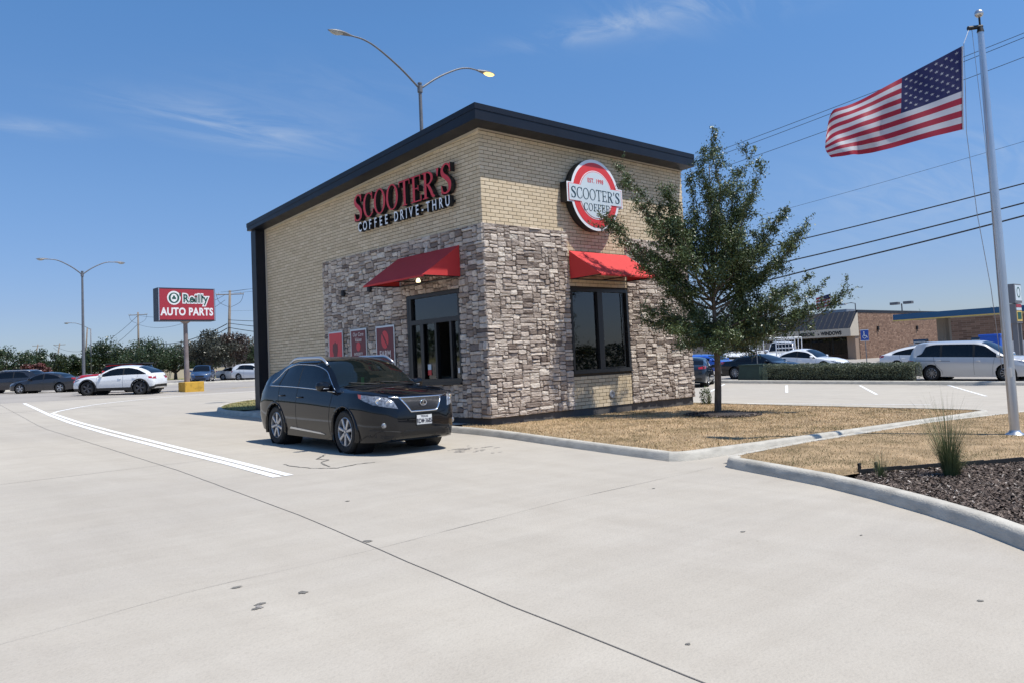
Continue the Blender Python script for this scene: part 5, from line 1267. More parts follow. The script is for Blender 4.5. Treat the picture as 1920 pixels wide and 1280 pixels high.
park(c_, 21.7, 9.5, 29)
c_ = make_car('black_suv', spec('suv', 4.9, 1.95, 1.80, 2.9, .95, .38), M['p_black'], 'tall black car at the right edge beyond the flagpole', 'car', 'cars in the neighbouring lot', 5)
park(c_, 36.2, -6.4, -90, .2)
def truck_extra(root, I):
    mb = MB(); x0, x1 = -2.7, .9
    for y in (-.85, .85):
        mb.tube([(x0, y, 1.0), (x0, y, 2.15)], .03); mb.tube([(x0, y, 2.15), (x1, y, 2.15)], .03); mb.tube([(-1.0, y, 1.0), (-1.0, y, 2.15)], .03)
    for x in (x0, -1.0, x1): mb.tube([(x, -.85, 2.15), (x, .85, 2.15)], .03)
    mb.build('ladder_rack', M['white'], root)
    decal('red_stripe', [(-.2, 1.0), (1.4, 1.0), (1.1, .86), (-.4, .86)], 'y', I['bvh'], M['p_red'], root, .004, .1, 1, .01); decal('red_stripe', [(-.2, 1.0), (1.4, 1.0), (1.1, .86), (-.4, .86)], 'y', I['bvh'], M['p_red'], root, .004, .1, -1, .01)
for (x, y, a, lb) in ((41.2, 18.6, 196, 'white work truck with red stripe and ladder rack, left of the pair behind the tree'), (40.6, 14.9, 200, 'white work truck with red stripe and ladder rack, right of the pair behind the tree')):
    c_ = make_car('work_truck', spec('suv', 5.5, 1.98, 1.92, 3.5, .95, .39, cowl=1.35, head=.85, rhead=-.35, rbase=-.75, rbase_z=1.22, tip=-.55, low=.36, hood=1.16, nose=1.05, belt_f=1.18, belt_r=1.2, cowl_z=1.24, tail=1.16, noser=.72, bp=[.2],
        top=[(-2.75, .9), (-2.72, 1.14), (-2.6, 1.2), (-.85, 1.22), (-.72, 1.3), (-.4, 1.86), (-.1, 1.91), (.5, 1.92), (.85, 1.86), (1.1, 1.58), (1.35, 1.24), (1.6, 1.21), (2.3, 1.15), (2.55, 1.08), (2.66, 1.0), (2.73, .9), (2.75, .8)]), M['p_white'], lb, 'truck', 'work trucks of the glass shop', 5, extra=truck_extra, seams=False)
    park(c_, x, y, a, .12)
rk = MB()
for x, y in ((38.0, 12.6), (38.0, 14.0)):
    rk.tube([(x, y, G(x, y)), (x, y, 2.45)], .04)
for z in (1.15, 1.5, 1.85, 2.15, 2.42): rk.tube([(38.0, 12.6, z), (38.0, 14.0, z)], .035)
for k in range(5): rk.tube([(38.0, 12.8 + k * .25, 1.15), (38.0, 12.8 + k * .25, 2.42)], .015)
o = rk.build('glass_rack', M['white']); tag(o, 'white upright glass carrying rack left of the shop', 'rack')

# ------------------------------------------------------------------ vegetation
def leaves(P, size, tone, normal_up=.3, aspect=.5):
    """P: n x 3 leaf centres; returns verts (4 per leaf, folded quad)"""
    k = len(P); d = rng.normal(0, 1, (k, 3)); d /= np.linalg.norm(d, axis=1)[:, None]
    nn = rng.normal(0, 1, (k, 3)); nn[:, 2] += normal_up; e = np.cross(d, nn); e /= np.linalg.norm(e, axis=1)[:, None] + 1e-9
    s = (size * rng.uniform(.6, 1.3, k))[:, None]
    V = np.empty((k, 4, 3)); V[:, 0] = P - d * s; V[:, 1] = P + e * s * aspect; V[:, 2] = P + d * s; V[:, 3] = P - e * s * aspect
    return V.reshape(-1, 3), np.arange(4 * k).reshape(-1, 4), np.repeat(np.clip(tone, 0, 1), 4)
def ntree_curve(a, b, sag=0., wob=.08, n=8):
    a, b = Vector(a), Vector(b); P = []
    L_ = (b - a).length; ph = [random.uniform(0, 6) for _ in range(3)]
    for i in range(n + 1):
        t = i / n; p = a.lerp(b, t) + Vector((math.sin(t * 5 + ph[0]), math.sin(t * 6 + ph[1]), 0)) * wob * L_ * t * (1 - t) + Vector((0, 0, -sag * L_ * 4 * t * (1 - t) * .5)); P.append(p)
    return P
tips = [(6.04, -2.69, 7.8), (4.9, -3.12, 7.04), (6.91, -3.32, 7.15), (4.99, -4.63, 6.04), (5.8, -3.52, 6.02), (4.94, -3.55, 5.99), (6.41, -3.36, 5.69), (6.12, -4.65, 5.32), (7.0, -3.61, 5.2), (6.99, -4.81, 5.07), (7.14, -4.34, 4.67), (7.76, -5.48, 3.22), (7.12, -4.98, 3.3), (7.07, -4.36, 3.44), (7.55, -4.43, 2.83), (6.4, -4.35, 2.42), (7.14, -3.14, 2.06), (3.61, -1.28, 6.78), (3.05, -1.94, 6.16), (2.98, -1.12, 5.45), (3.24, -1.17, 5.04), (4.15, -1.66, 5.7), (4.43, -2.09, 6.22), (4.58, -2.82, 6.23), (3.47, -1.68, 4.57), (3.75, -1.9, 3.0), (4.25, -1.48, 2.66), (3.73, -2.7, 2.31), (4.76, -2.61, 2.75), (4.12, -2.01, 4.31), (5.97, -2.49, 5.81), (4.88, -2.68, 4.96), (4.78, -3.69, 4.8), (6.71, -3.08, 4.46), (6.11, -4.03, 3.88), (5.92, -3.15, 3.13), (4.96, -2.92, 2.31), (4.83, -3.69, 2.2), (4.71, -2.03, 3.49), (6.56, -3.36, 2.7), (3.73, -3.02, 4.95), (6.13, -4.21, 4.54), (6.05, -4.37, 3.02)]
yt = empty('young_elm_tree', (5.21, -2.88, G(5.21, -2.88) + .11), label='young tree with upswept ragged green crown standing in a mulch ring on the dry lawn', cat='tree')
def trunk_at(z): t = max(0, min(1, (z - .2) / 6.8)); return Vector((5.21 - .10 * t + .03 * math.sin(z * 2), -2.88 - .25 * t + .03 * math.cos(z * 1.7), z))
mb = MB(); zs = np.linspace(.05, 6.6, 22); mb.tube([trunk_at(z) for z in zs], [.105 if z < .15 else max(.01, .088 * (1 - z / 7.0) ** (.8 if z < 2 else 1.25) + .008) for z in zs], 10)
rel(mb.build('trunk', M['bark'], None, True), yt)
lb = MB(); LP = []; LT = []
for tp in tips:
    dens_ = random.choice([.6, .8, 1, 1, 1.2]); tp = Vector(tp); zs_ = 1.75 + (tp.z - 2) * .42 + random.uniform(-.25, .15); zs_ = max(1.8, min(zs_, tp.z - .25)); a = trunk_at(zs_)
    hz = math.hypot(tp.x - a.x, tp.y - a.y)
    P = ntree_curve(a, tp, random.uniform(.02, .2) if tp.z > 3 else .02, .16, 10); L_ = (tp - a).length
    lb.tube(P, [max(.004, .034 * (1 - i / 10) ** .9 * min(1, L_ / 2)) for i in range(11)], 6)
    ncl = int(5 + L_ * 3.0)
    for k in range(ncl):
        t = .24 + .76 * (k + random.random()) / ncl; i = min(9, int(t * 10)); b = P[i].lerp(P[i + 1], min(1, t * 10 - i))
        d = Vector((random.gauss(0, 1), random.gauss(0, 1), random.gauss(.45, .8))).normalized() * .6 + (tp - a).normalized() * .45
        ln = random.uniform(.12, .62) * (1.1 - .65 * t) * random.choice([.7, 1, 1.3]); e_ = b + d.normalized() * ln; Q = ntree_curve(b, e_, 0, .15, 5); lb.tube(Q, [.008, .007, .006, .004, .003, .002], 4, False)
        rad_ = random.uniform(.10, .22) * (1.15 - .45 * t); nl = int(dens_ * random.choice([90, 270, 360, 450]) * (rad_ / .17) ** 2); cl = random.gauss(.47, .15)
        c0 = b.lerp(e_, random.uniform(.45, 1)); ax = (e_ - b).normalized()
        for _ in range(nl):
            g = Vector((random.gauss(0, 1), random.gauss(0, 1), random.gauss(0, .8))) * rad_ * .62 + ax * random.gauss(0, rad_ * .8); p = c0 + g; LP.append(tuple(p)); LT.append(cl + g.z / rad_ * .06 + random.gauss(0, .16))
        for _ in range(26):
            p = b.lerp(e_, random.random() * 1.25); LP.append((p.x + random.gauss(0, .035), p.y + random.gauss(0, .035), p.z + random.gauss(0, .035))); LT.append(cl + random.gauss(0, .2))
        if random.random() < .5:
            e2 = e_ + Vector((random.gauss(0, .5), random.gauss(0, .5), random.uniform(.2, 1))).normalized() * random.uniform(.12, .38); lb.tube([e_, e_.lerp(e2, .5), e2], [.003, .0025, .0015], 4, False)
            for _ in range(30): p = e_.lerp(e2, random.random()); LP.append((p.x + random.gauss(0, .02), p.y + random.gauss(0, .02), p.z + random.gauss(0, .02))); LT.append(cl + random.gauss(.08, .2))
    for _ in range(50):
        u = random.uniform(.78, 1.05); p = a.lerp(tp, u); LP.append((p.x + random.gauss(0, .03), p.y + random.gauss(0, .03), p.z + random.gauss(0, .03))); LT.append(random.gauss(.6, .2))
rel(lb.build('branch', M['bark'], None, True), yt)
V, F, T = leaves(np.array(LP), .033, np.array(LT), .5, .45)
o = mesh_np('crown', V, F, M['leaf'], attr=T); rel(o, yt)
# hedge of the neighbouring lot
hd_ = empty('clipped_hedge', (25.6, 3.6, G(25.6, 3.6)), label='long clipped grey-green hedge behind the far kerb', cat='hedge')
k = 30000; u = rng.uniform(0, 1, k); A_ = np.empty((k, 3)); Yh = rng.uniform(-.05, 7.55, k); th = rng.uniform(-.15, np.pi + .15, k); rr = 1 - np.abs(rng.normal(0, .11, k)); bul = 1 + .10 * np.array([noise.noise(Vector((y * 2.3, t_ * 2, 4))) for y, t_ in zip(Yh, th)])
sq_ = lambda a: np.sign(a) * np.abs(a) ** .45
A_[:, 0] = 25.58 + .50 * sq_(np.cos(th)) * rr * bul; A_[:, 1] = Yh; A_[:, 2] = Gv(A_[:, 0], Yh) + .14 + .84 * np.abs(sq_(np.sin(th))) * rr * bul
V, F, T = leaves(A_, .028, np.clip(.35 + .3 * (A_[:, 2] - .2) + rng.normal(0, .2, k), 0, 1) * 0 + np.clip(rng.normal(.5, .22, k), 0, 1), .4, .5); rel(mesh_np('foliage', V, F, M['hedge_leaf'], attr=T), hd_)
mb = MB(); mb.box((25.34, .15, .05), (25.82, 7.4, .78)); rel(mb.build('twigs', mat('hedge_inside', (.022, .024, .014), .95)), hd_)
# ornamental grass
def grass_clump(x, y, h, n, spread, label, group, hb=.09, sd=1):
    rd2 = np.random.default_rng(sd); z0 = G(x, y) + hb; V = []; F = []; T = []
    for i in range(n):
        a = rd2.uniform(0, 2 * np.pi); sp = rd2.uniform(.05, .85) ** .8 * spread; L_ = h * rd2.uniform(.45, 1.0) * (.75 if i % 2 else 1); r0 = rd2.uniform(0, .07); w_ = rd2.uniform(.0014, .0030); tn = np.clip(rd2.normal(.62, .25), 0, 1)
        dx, dy = np.cos(a), np.sin(a); base = len(V); m_ = 6
        lean = min(1.5, sp)
        px, pz = r0, 0.
        for j in range(m_ + 1):
            t = j / m_; ang = lean * (.35 + .9 * t ** 1.5)
            ww = w_ * (1 - .85 * t); V += [(x + dx * px - dy * ww, y + dy * px + dx * ww, z0 + pz), (x + dx * px + dy * ww, y + dy * px - dx * ww, z0 + pz)]; T += [min(1, tn * (.45 + .9 * t))] * 2
            px += np.sin(min(ang, 2.2)) * L_ / m_; pz += np.cos(min(ang, 2.2)) * L_ / m_
        F += [(base + 2 * j, base + 2 * j + 1, base + 2 * j + 3, base + 2 * j + 2) for j in range(m_)]
    o = mesh_np('ornamental_grass', V, F, M['clump'], attr=T); return tag(o, label, 'plant', group)
grass_clump(-1.50, -10.70, 1.15, 560, 1.1, 'fountain of thin green-grey grass blades rising from the mulch bed', 'ornamental grasses', .09, 3)
grass_clump(-1.44, -10.74, .55, 380, 1.9, 'low skirt of drooping blades round the foot of the grass fountain', 'ornamental grasses', .09, 9)
grass_clump(-2.1, -10.1, .42, 110, .9, 'small wispy grass tuft left of the big clump', 'ornamental grasses', .08, 4)
grass_clump(8.55, -.35, .55, 120, .8, 'weedy tuft at the far foot of the stone front wall', None, .1, 5)
def shrub(x, y, r_, h, m, label, n=1500, size=.03):
    k = n; d = rng.normal(0, 1, (k, 3)); d /= np.linalg.norm(d, axis=1)[:, None]; rr = rng.uniform(.6, 1, k)[:, None] * (1 + .2 * rng.normal(0, 1, (k, 1)) * .5)
    P = d * rr * np.array([r_, r_, h / 2]) + np.array([x, y, G(x, y) + h / 2 + .05]); V, F, T = leaves(P, size, rng.normal(.5, .22, k), .3, .5); o = mesh_np('shrub', V, F, m, attr=T); return tag(o, label, 'shrub')
shrub(8.55, -.22, .18, .6, M['leaf'], 'small green weed growing at the right corner of the kiosk', 500, .03)
shrub(56.5, 7.2, 1.4, 1.1, M['leaf_far'], 'low round shrub in front of the fuel pumps', 2500, .09)
# far trees
def far_tree(x, y, top, wd_, m, seed, label, n=4200, trunk_h=1.1, group='trees along the far street', size=.17, multi=1):
    g0 = G(x, y); r_ = np.random.default_rng(seed); h = top - g0; root = empty('street_tree', (x, y, g0), label=label, cat='tree', group=group)
    ch = h - trunk_h; cz = trunk_h + ch * .5; K_ = 34
    cen = []
    while len(cen) < K_:
        d = r_.uniform(-1, 1, 3)
        if np.linalg.norm(d) < 1: cen.append(d * np.array([wd_ * .40, wd_ * .40, ch * .42]) + np.array([0, 0, cz]))
    cen = np.array(cen); rad = r_.uniform(.17, .31, K_) * min(wd_, ch) * .95
    P = []; T = []
    per = n // K_
    for c_, q in zip(cen, rad):
        d = r_.normal(0, 1, (per, 3)); d /= np.linalg.norm(d, axis=1)[:, None]; P.append(c_ + d * q * (r_.uniform(.35, 1.08, (per, 1))) * np.array([1.1, 1.1, .85])); T.append(np.clip(r_.normal(.48, .2, per) + r_.normal(0, .08), 0, 1))
    P = np.concatenate(P); T = np.concatenate(T); V, F, TT = leaves(P, size, T, .6, .6); o = mesh_np('crown', V, F, m, attr=TT); o.parent = root
    mb = MB()
    for q in range(multi):
        a = q * 2.4; bx, by = (.0, 0) if multi == 1 else (.25 * math.cos(a), .25 * math.sin(a)); tx, ty = (0, 0) if multi == 1 else (.9 * math.cos(a), .9 * math.sin(a))
        mb.tube([(bx, by, -.2), (bx * 1.5, by * 1.5, trunk_h * .6), (tx, ty, trunk_h * 1.3), (tx, ty, cz)], [.26 / multi ** .6, .2 / multi ** .6, .15 / multi ** .6, .06], 8)
    for c_ in cen[::4]: mb.tube([(0, 0, trunk_h), tuple((np.array([0, 0, trunk_h * 1.3]) + c_) / 2), tuple(c_)], [.11, .07, .03], 6, False)
    mb.build('trunk', M['bark'], root, True); return root
FT = [(8.0, 108.4, 6.7, 8.5, 'leaf_far', 'round green tree, second from the left edge'), (1.5, 112, 6.4, 9, 'leaf_far', 'wide green tree cut by the left edge'), (9.8, 100.2, 4.5, 4.6, 'leaf_red', 'small tree with rusty red blossom above the dark sedan'),
      (14.2, 115.5, 6.6, 7, 'leaf_far', 'green tree left of the tall double lamp'), (18.7, 116.3, 6.2, 6, 'leaf_far', 'darker green tree just behind the tall double lamp'), (19.9, 107.4, 7.6, 7.0, 'leaf_far', 'tallest green tree right of the double lamp'),
      (23.9, 111.5, 6.7, 6.5, 'leaf_far', 'green tree above the white crossover'), (27.6, 117.7, 6.6, 7, 'leaf_far', 'far green tree behind the wooden pole'), (23.6, 117.4, 5.7, 6.5, 'leaf_far', 'lower green tree in the gap above the red off-roader'),
      (18.9, 85.2, 6.5, 7.0, 'leaf_far', 'dark green tree left of the red pylon sign'), (22.2, 86.2, 6.1, 6.0, 'leaf_far', 'dark green tree directly behind the red pylon sign'), (25.2, 84.0, 5.6, 5.5, 'leaf_far', 'small green tree between the pylon sign and the grey tree'),
      (19.95, 69.3, 6.55, 7.0, 'leaf_grey', 'big grey-green tree right of the red pylon sign'), (22.9, 70.9, 6.45, 5.4, 'leaf_brown', 'rusty brown tree behind the wooden pole with the cables'), (29.9, 81.9, 6.4, 7.0, 'leaf_far', 'green tree left of the black end column'), (33.5, 84, 6.5, 7, 'leaf_far', 'green tree seen just beside the black end column')]
for i, (x, y, tp, w_, mk, lab) in enumerate(FT): far_tree(x, y, tp, w_, M[mk], 20 + i, lab, 7800 if y < 90 else 6000, (1.5 if mk in ('leaf_grey', 'leaf_brown') else .8) if mk != 'leaf_red' else .5, size=.105 if y < 90 else .135, multi=3 if mk == 'leaf_brown' else 1)
for i, (x, y, tp, w_, lab) in enumerate([(104, 33.5, 5.2, 7, 'green tree seen under the fuel canopy'), (106, 18.5, 6.2, 8, 'green treetop above the blue canopy at the right edge'), (59.5, 35.2, 4.2, 7, 'green tree behind the work trucks'), (66.5, 42, 4.6, 8, 'green tree behind the young tree trunk'), (70, 48, 4.4, 8, 'far green tree left of the glass shop')]):
    far_tree(x, y, tp, w_, M['leaf_far'], 60 + i, lab, 3000, 1.2, group='trees beyond the shops', size=.17)
# distant mass of trees all round (seen at the horizon and mirrored in the glass)
k = 110000; a = rng.uniform(0, 2 * np.pi, k); rad = rng.uniform(150, 185, k)
X = -12 + rad * np.cos(a); Y = -14 + rad * np.sin(a); keep = ~((Y > 60) & (X > -60) & (X < 75) & False); X, Y, a, rad = X[keep], Y[keep], a[keep], rad[keep]
top = np.where((Y > 40) & (X > -60), 2.6, 6.0) + 2.0 * np.array([noise.noise(Vector((math.cos(q) * 14, math.sin(q) * 14, 2))) + .6 * noise.noise(Vector((math.cos(q) * 45, math.sin(q) * 45, 7))) for q in a])
Z = Gv(X, Y) + rng.uniform(0, 1, len(X)) ** .7 * top; V, F, T = leaves(np.c_[X, Y, Z], .45, rng.normal(.45, .2, len(X)), .5, .7)
o = mesh_np('distant_trees', V, F, M['leaf_far'], attr=T); tag(o, 'dark green wood along the horizon behind the streets', 'trees', kind='stuff')

# ------------------------------------------------------------------ poles, lamps, wires
def cobra(mb_h, mb_l, x, z, sg_, L_=.95):
    """cobra-head lantern pointing along sg*x"""
    n = 9; VV = []; W_ = [.05, .085, .13, .17, .19, .19, .17, .12, .03]; Hh = [.05, .075, .09, .10, .10, .095, .085, .06, .02]
    for i in range(n):
        xx = x + sg_ * L_ * i / (n - 1)
        for j in range(9):
            t = math.pi * j / 8; VV.append((xx, W_[i] * math.cos(t), z + Hh[i] * math.sin(t) + .0))
    FF = [(i * 9 + j, i * 9 + j + 1, (i + 1) * 9 + j + 1, (i + 1) * 9 + j) for i in range(n - 1) for j in range(8)] + [(i * 9, (i + 1) * 9, (i + 1) * 9 + 8, i * 9 + 8) for i in range(n - 1)] + [tuple(range(9))]
    mb_h.add(VV, FF)
    VV = []; n2 = 7
    for i in range(n2):
        t = i / (n2 - 1); xx = x + sg_ * L_ * (.42 + .52 * t); ww = .165 * math.sin(math.pi * min(1, t * .85 + .12)) ** .6; hh = .12 * math.sin(math.pi * min(.98, t * .9 + .06)) ** .6
        for j in range(9): q = math.pi * j / 8; VV.append((xx, ww * math.cos(q), z - hh * math.sin(q) - .002))
    FF = [(i * 9 + j, (i + 1) * 9 + j, (i + 1) * 9 + j + 1, i * 9 + j + 1) for i in range(n2 - 1) for j in range(8)] + [tuple(range(9)), tuple(range((n2 - 1) * 9, n2 * 9))]
    mb_l.add(VV, FF)
def double_lamp(x, y, top, ztilt, arm, label, sunglow=False, group='double arm lot lamps', hl=.95):
    g0 = G(x, y); r_ = empty('double_street_lamp', (x, y, g0), label=label, cat='street lamp', group=group); H_ = top - g0
    mb = MB(); mb.tube([(0, 0, -.2), (0, 0, H_ * .5), (0, 0, H_ + .12)], [.13, .105, .075], 14); mb.tube([(0, 0, H_ + .10), (0, 0, H_ + .16)], .10, 12); mb.build('pole', M['lamp_grey'], r_, True, 50)
    mb = MB(); mb.tube([(0, 0, H_ - .28), (0, 0, H_ + .02)], .12, 12); mb.build('arm_collar', M['lamp_grey'], r_)
    mb = MB(); mb.box((-.22, -.22, 0), (.22, .22, .04)); mb.build('base_plate', M['lamp_grey'], r_)
    for sg_ in (-1, 1):
        P = spline([(0, 0, H_ - .12), (sg_ * arm * .30, 0, H_ + ztilt * .42), (sg_ * arm * .62, 0, H_ + ztilt * .83), (sg_ * arm * .82, 0, H_ + ztilt * .98), (sg_ * arm, 0, H_ + ztilt)], 5)
        mb = MB(); mb.tube(P, [.05 - .018 * i / len(P) for i in range(len(P))], 10); am = mb.build('arm', M['lamp_grey'], r_, True)
        h_, l_ = MB(), MB(); cobra(h_, l_, sg_ * arm * .985, H_ + ztilt - .02, sg_, hl); o = recalc(h_.build('lantern', M['lamp_grey'], r_, True, 50)); recalc(l_.build('lens', M['lens_sunglow'] if (sunglow and sg_ > 0) else M['lens_clear'], o, True, 50))
    return r_
double_lamp(8.58, 14.11, 14.45, 1.5, 3.5, 'tall double arm lamp behind the kiosk roof with its right lens glowing yellow', True, hl=1.15)
double_lamp(4.61, 55.81, 10.55, 1.0, 2.35, 'tall double arm lamp above the white crossover at left')
def single_lamp(x, y, top, dx, label, arm=2.3, rise=.75):
    g0 = G(x, y); r_ = empty('street_lamp', (x, y, g0), label=label, cat='street lamp', group='single arm street lamps'); H_ = top - g0
    mb = MB(); mb.tube([(0, 0, -.2), (0, 0, H_)], [.11, .07], 10); mb.build('pole', M['lamp_grey'], r_, True)
    mb = MB(); P = spline([(0, 0, H_ - .1), (dx * arm * .4, 0, H_ + rise * .55), (dx * arm * .75, 0, H_ + rise * .95), (dx * arm, 0, H_ + rise)], 5); mb.tube(P, .035, 8); mb.build('arm', M['lamp_grey'], r_, True)
    h_, l_ = MB(), MB(); cobra(h_, l_, dx * arm * .985, H_ + rise - .02, dx); o = recalc(h_.build('lantern', M['lamp_grey'], r_, True)); recalc(l_.build('lens', M['lens_clear'], o, True))
single_lamp(17.7, 106.2, 9.1, -1, 'single arm street lamp with its arm to the left, right of the double lamp', 2.4, .8)
single_lamp(20.27, 117.6, 6.3, 1, 'small pale street lamp with its arm to the right among the trees', 1.6, .25)
def utility_pole(x, y, top, label, lean=(0, 0), arms=1, r0=.16, arm_dir=(1, 0), braces=True, stuff=True):
    g0 = G(x, y); r_ = empty('utility_pole', (x, y, g0), label=label, cat='utility pole', group='wooden utility poles'); H_ = top - g0
    def at(z): return Vector((lean[0] * z / H_, lean[1] * z / H_, z))
    mb = MB(); mb.tube([at(0) - Vector((0, 0, .2)), at(H_ * .5), at(H_)], [r0, r0 * .85, r0 * .65], 12); mb.build('shaft', M['wood'], r_, True)
    ad = Vector((arm_dir[0], arm_dir[1], 0)).normalized()
    for k in range(arms):
        zc = H_ - .45 - k * 1.3; c = at(zc); ln = 1.5
        mb = MB(); mb.tube([c - ad * ln, c + ad * ln], .06, 6); am = mb.build('crossarm', M['wood'], r_)
        if braces and k == 0:
            for sg_ in (-1, 1):
                P = spline([c + ad * sg_ * ln, c + ad * sg_ * ln * .75 - Vector((0, 0, .9)), c - Vector((0, 0, 1.5))], 4); mb = MB(); mb.tube(P, .02, 5); mb.build('guy_strut', M['wire'], r_)
        for t in (-1, -.8, .8, 1):
            mb = MB(); p = c + ad * ln * t; mb.tube([p + Vector((0, 0, .05)), p + Vector((0, 0, .22))], [.05, .03], 8); mb.build('insulator', M['lens_clear'], r_)
    return r_
utility_pole(23.8, 73.9, 11.4, 'wooden utility pole with cables, right of the red pylon sign', lean=(.35, -.2), r0=.2, arm_dir=(.8, -.5))
utility_pole(29.0, 123.0, 12.8, 'wooden utility pole between the double lamp and the pylon sign', r0=.19, arm_dir=(.74, -.67))
utility_pole(35.6, 213, 12.0, 'leaning far utility pole with a crossarm above the dark sedan', lean=(1.2, -1.0), r0=.2, arm_dir=(.74, -.67), braces=False)
utility_pole(35.6, 240, 13.0, 'farthest utility pole with transformer, near the left edge', lean=(1.6, -1.2), r0=.2, arm_dir=(.74, -.67), braces=False)
utility_pole(22.2, 128.7, 10.6, 'bare wooden pole just right of the double lamp pole', lean=(.5, -.4), arms=0)
utility_pole(26.99, -7.8, 15.4, 'wooden utility pole outside the right edge that carries the wires over the lot', arms=1, arm_dir=(0, 1))
def wire(A, B, S_, r_, label, group='overhead wires', wobble=0, n=40):
    A, B = Vector(A), Vector(B); P = []
    for i in range(n + 1):
        t = i / n; p = A.lerp(B, t); p.z -= 4 * S_ * t * (1 - t)
        if wobble: p.z += wobble * math.exp(-((t - .80) / .035) ** 2) * -1
        P.append(p)
    mb = MB(); mb.tube(P, r_, 5); o = mb.build('overhead_wire', M['wire'], None, True); tag(o, label, 'wire', group)
wire((23.82, 73.51, 11.18), (26.98, -7.97, 15.27), 1.8, .014, 'thin top wire crossing behind the flag'); wire((23.23, 74.03, 11.21), (26.98, -7.96, 15.10), 2.1, .014, 'thin wire just under the topmost one behind the flag')
wire((24.32, 73.07, 11.03), (26.99, -7.89, 14.24), 2.0, .014, 'thin third wire from the top, crossing under the flag canton'); wire((23.87, 73.63, 9.06), (27.01, -7.61, 10.54), 2.0, .008, 'single faint wire between the flag and the thick cables')
wire((23.88, 73.7, 8.03), (27.01, -7.47, 8.73), 2.2, .030, 'uppermost of the three thick black cables'); wire((23.88, 73.73, 7.66), (27.02, -7.42, 7.95), 2.7, .034, 'middle one of the three thick black cables')
wire((23.88, 73.77, 7.18), (27.02, -7.38, 7.44), 3.0, .038, 'lowest sagging thick black cable', wobble=.12)
for (a, b, S_, r_, lb_) in [((23.8, 73.9, 11.0), (29.0, 123, 12.3), 1.2, .02, 'thin wire between the two wooden poles at left, upper'), ((23.6, 73.8, 10.3), (29.0, 123, 10.8), 1.6, .02, 'thin wire between the two wooden poles at left, lower'),
                            ((23.8, 73.9, 7.6), (29.0, 123, 8.2), 1.3, .05, 'thick cable between the two wooden poles, upper'), ((23.8, 73.9, 7.1), (29.0, 123, 7.6), 1.5, .05, 'thick cable between the two wooden poles, lower'),
                            ((29, 123, 12.3), (35.6, 213, 11.6), 3.5, .03, 'upper wire from the wooden pole to the far leaning pole'), ((29, 123, 10.9), (35.6, 213, 10.9), 4, .03, 'lower wire from the wooden pole to the far leaning pole'), ((29, 123, 8.0), (35.6, 213, 8.4), 2.0, .05, 'thick cable from the wooden pole to the far leaning pole')]:
    wire(a, b, S_, r_, lb_, 'wires along the far street')

# red pylon sign on a pole in a yellow block
ps = empty('pylon_sign', (4.45, 32.35, G(4.45, 32.35)), label="red O'REILLY AUTO PARTS pole sign rising from a yellow concrete block", cat='sign')
def Rp(o): return rel(o, ps)
Rp(boxo('cabinet', (2.72, 31.95, 5.00), (5.98, 32.75, 6.90), M['sign_navy'])); Rp(boxo('sign_face', (2.80, 31.93, 5.07), (5.90, 31.95, 6.83), M['sign_oxblood']))
Rp(boxo('face_trim', (2.74, 31.925, 5.02), (2.79, 31.95, 6.88), M['alu'])); Rp(boxo('face_trim', (5.91, 31.925, 5.02), (5.95, 31.95, 6.88), M['alu']))
PF = lambda x, z, d=0: frame_m((x, 31.93 - d, z), (1, 0, 0), (0, 0, 1))
Rp(put_text('lettering', 'AUTO PARTS', PF(4.35, 5.33), M['white'], size=.60, ext=.004, xs=.80, bold=.022, space=1.06))
Rp(put_text('lettering', 'Reilly', PF(4.82, 6.08, .004), M['white'], size=.66, ext=.003, xs=.84, bold=.085, space=1.17)); Rp(put_text('lettering', 'Reilly', PF(4.82, 6.08, .012), M['sign_green'], size=.66, ext=.003, xs=.84, bold=.016, space=1.17))
def disc(cx, cz, rx, rz, d, m, n=36): return plate_solid('emblem', [(rx * math.cos(t), rz * math.sin(t)) for t in np.linspace(0, 2 * math.pi, n, endpoint=False)], PF(cx, cz), d, d + .004, m, ps)
disc(3.60, 6.32, .38, .40, .002, M['white']); disc(3.60, 6.32, .30, .30, .010, M['sign_green']); disc(3.60, 6.32, .185, .235, .016, M['white'])
for a in (90, 210, 330): disc(3.60 + .065 * math.cos(R(a)), 6.33 + .065 * math.sin(R(a)), .062, .062, .022, M['sign_green'], 12)
Rp(put_text('lettering', "'", PF(3.95, 6.14, .016), M['sign_green'], size=.66, ext=.003, xs=.9, bold=.02))
mb = MB(); g_ = G(4.4, 32.3); mb.tube([(4.40, 32.35, g_), (4.38, 32.35, g_ + 1.3)], .16, 14); mb.tube([(4.38, 32.35, g_ + 1.28), (4.36, 32.35, 5.02)], [.135, .115], 14); mb.tube([(4.36, 32.35, 4.86), (4.36, 32.35, 5.0)], [.12, .32], 14); Rp(mb.build('pole', M['rusty'], None, True, 40))
yb = boxo('base_block', (4.05, 31.75, g_ - .1), (5.15, 32.85, g_ + .56), M['yellow'], None, .03); Rp(yb)

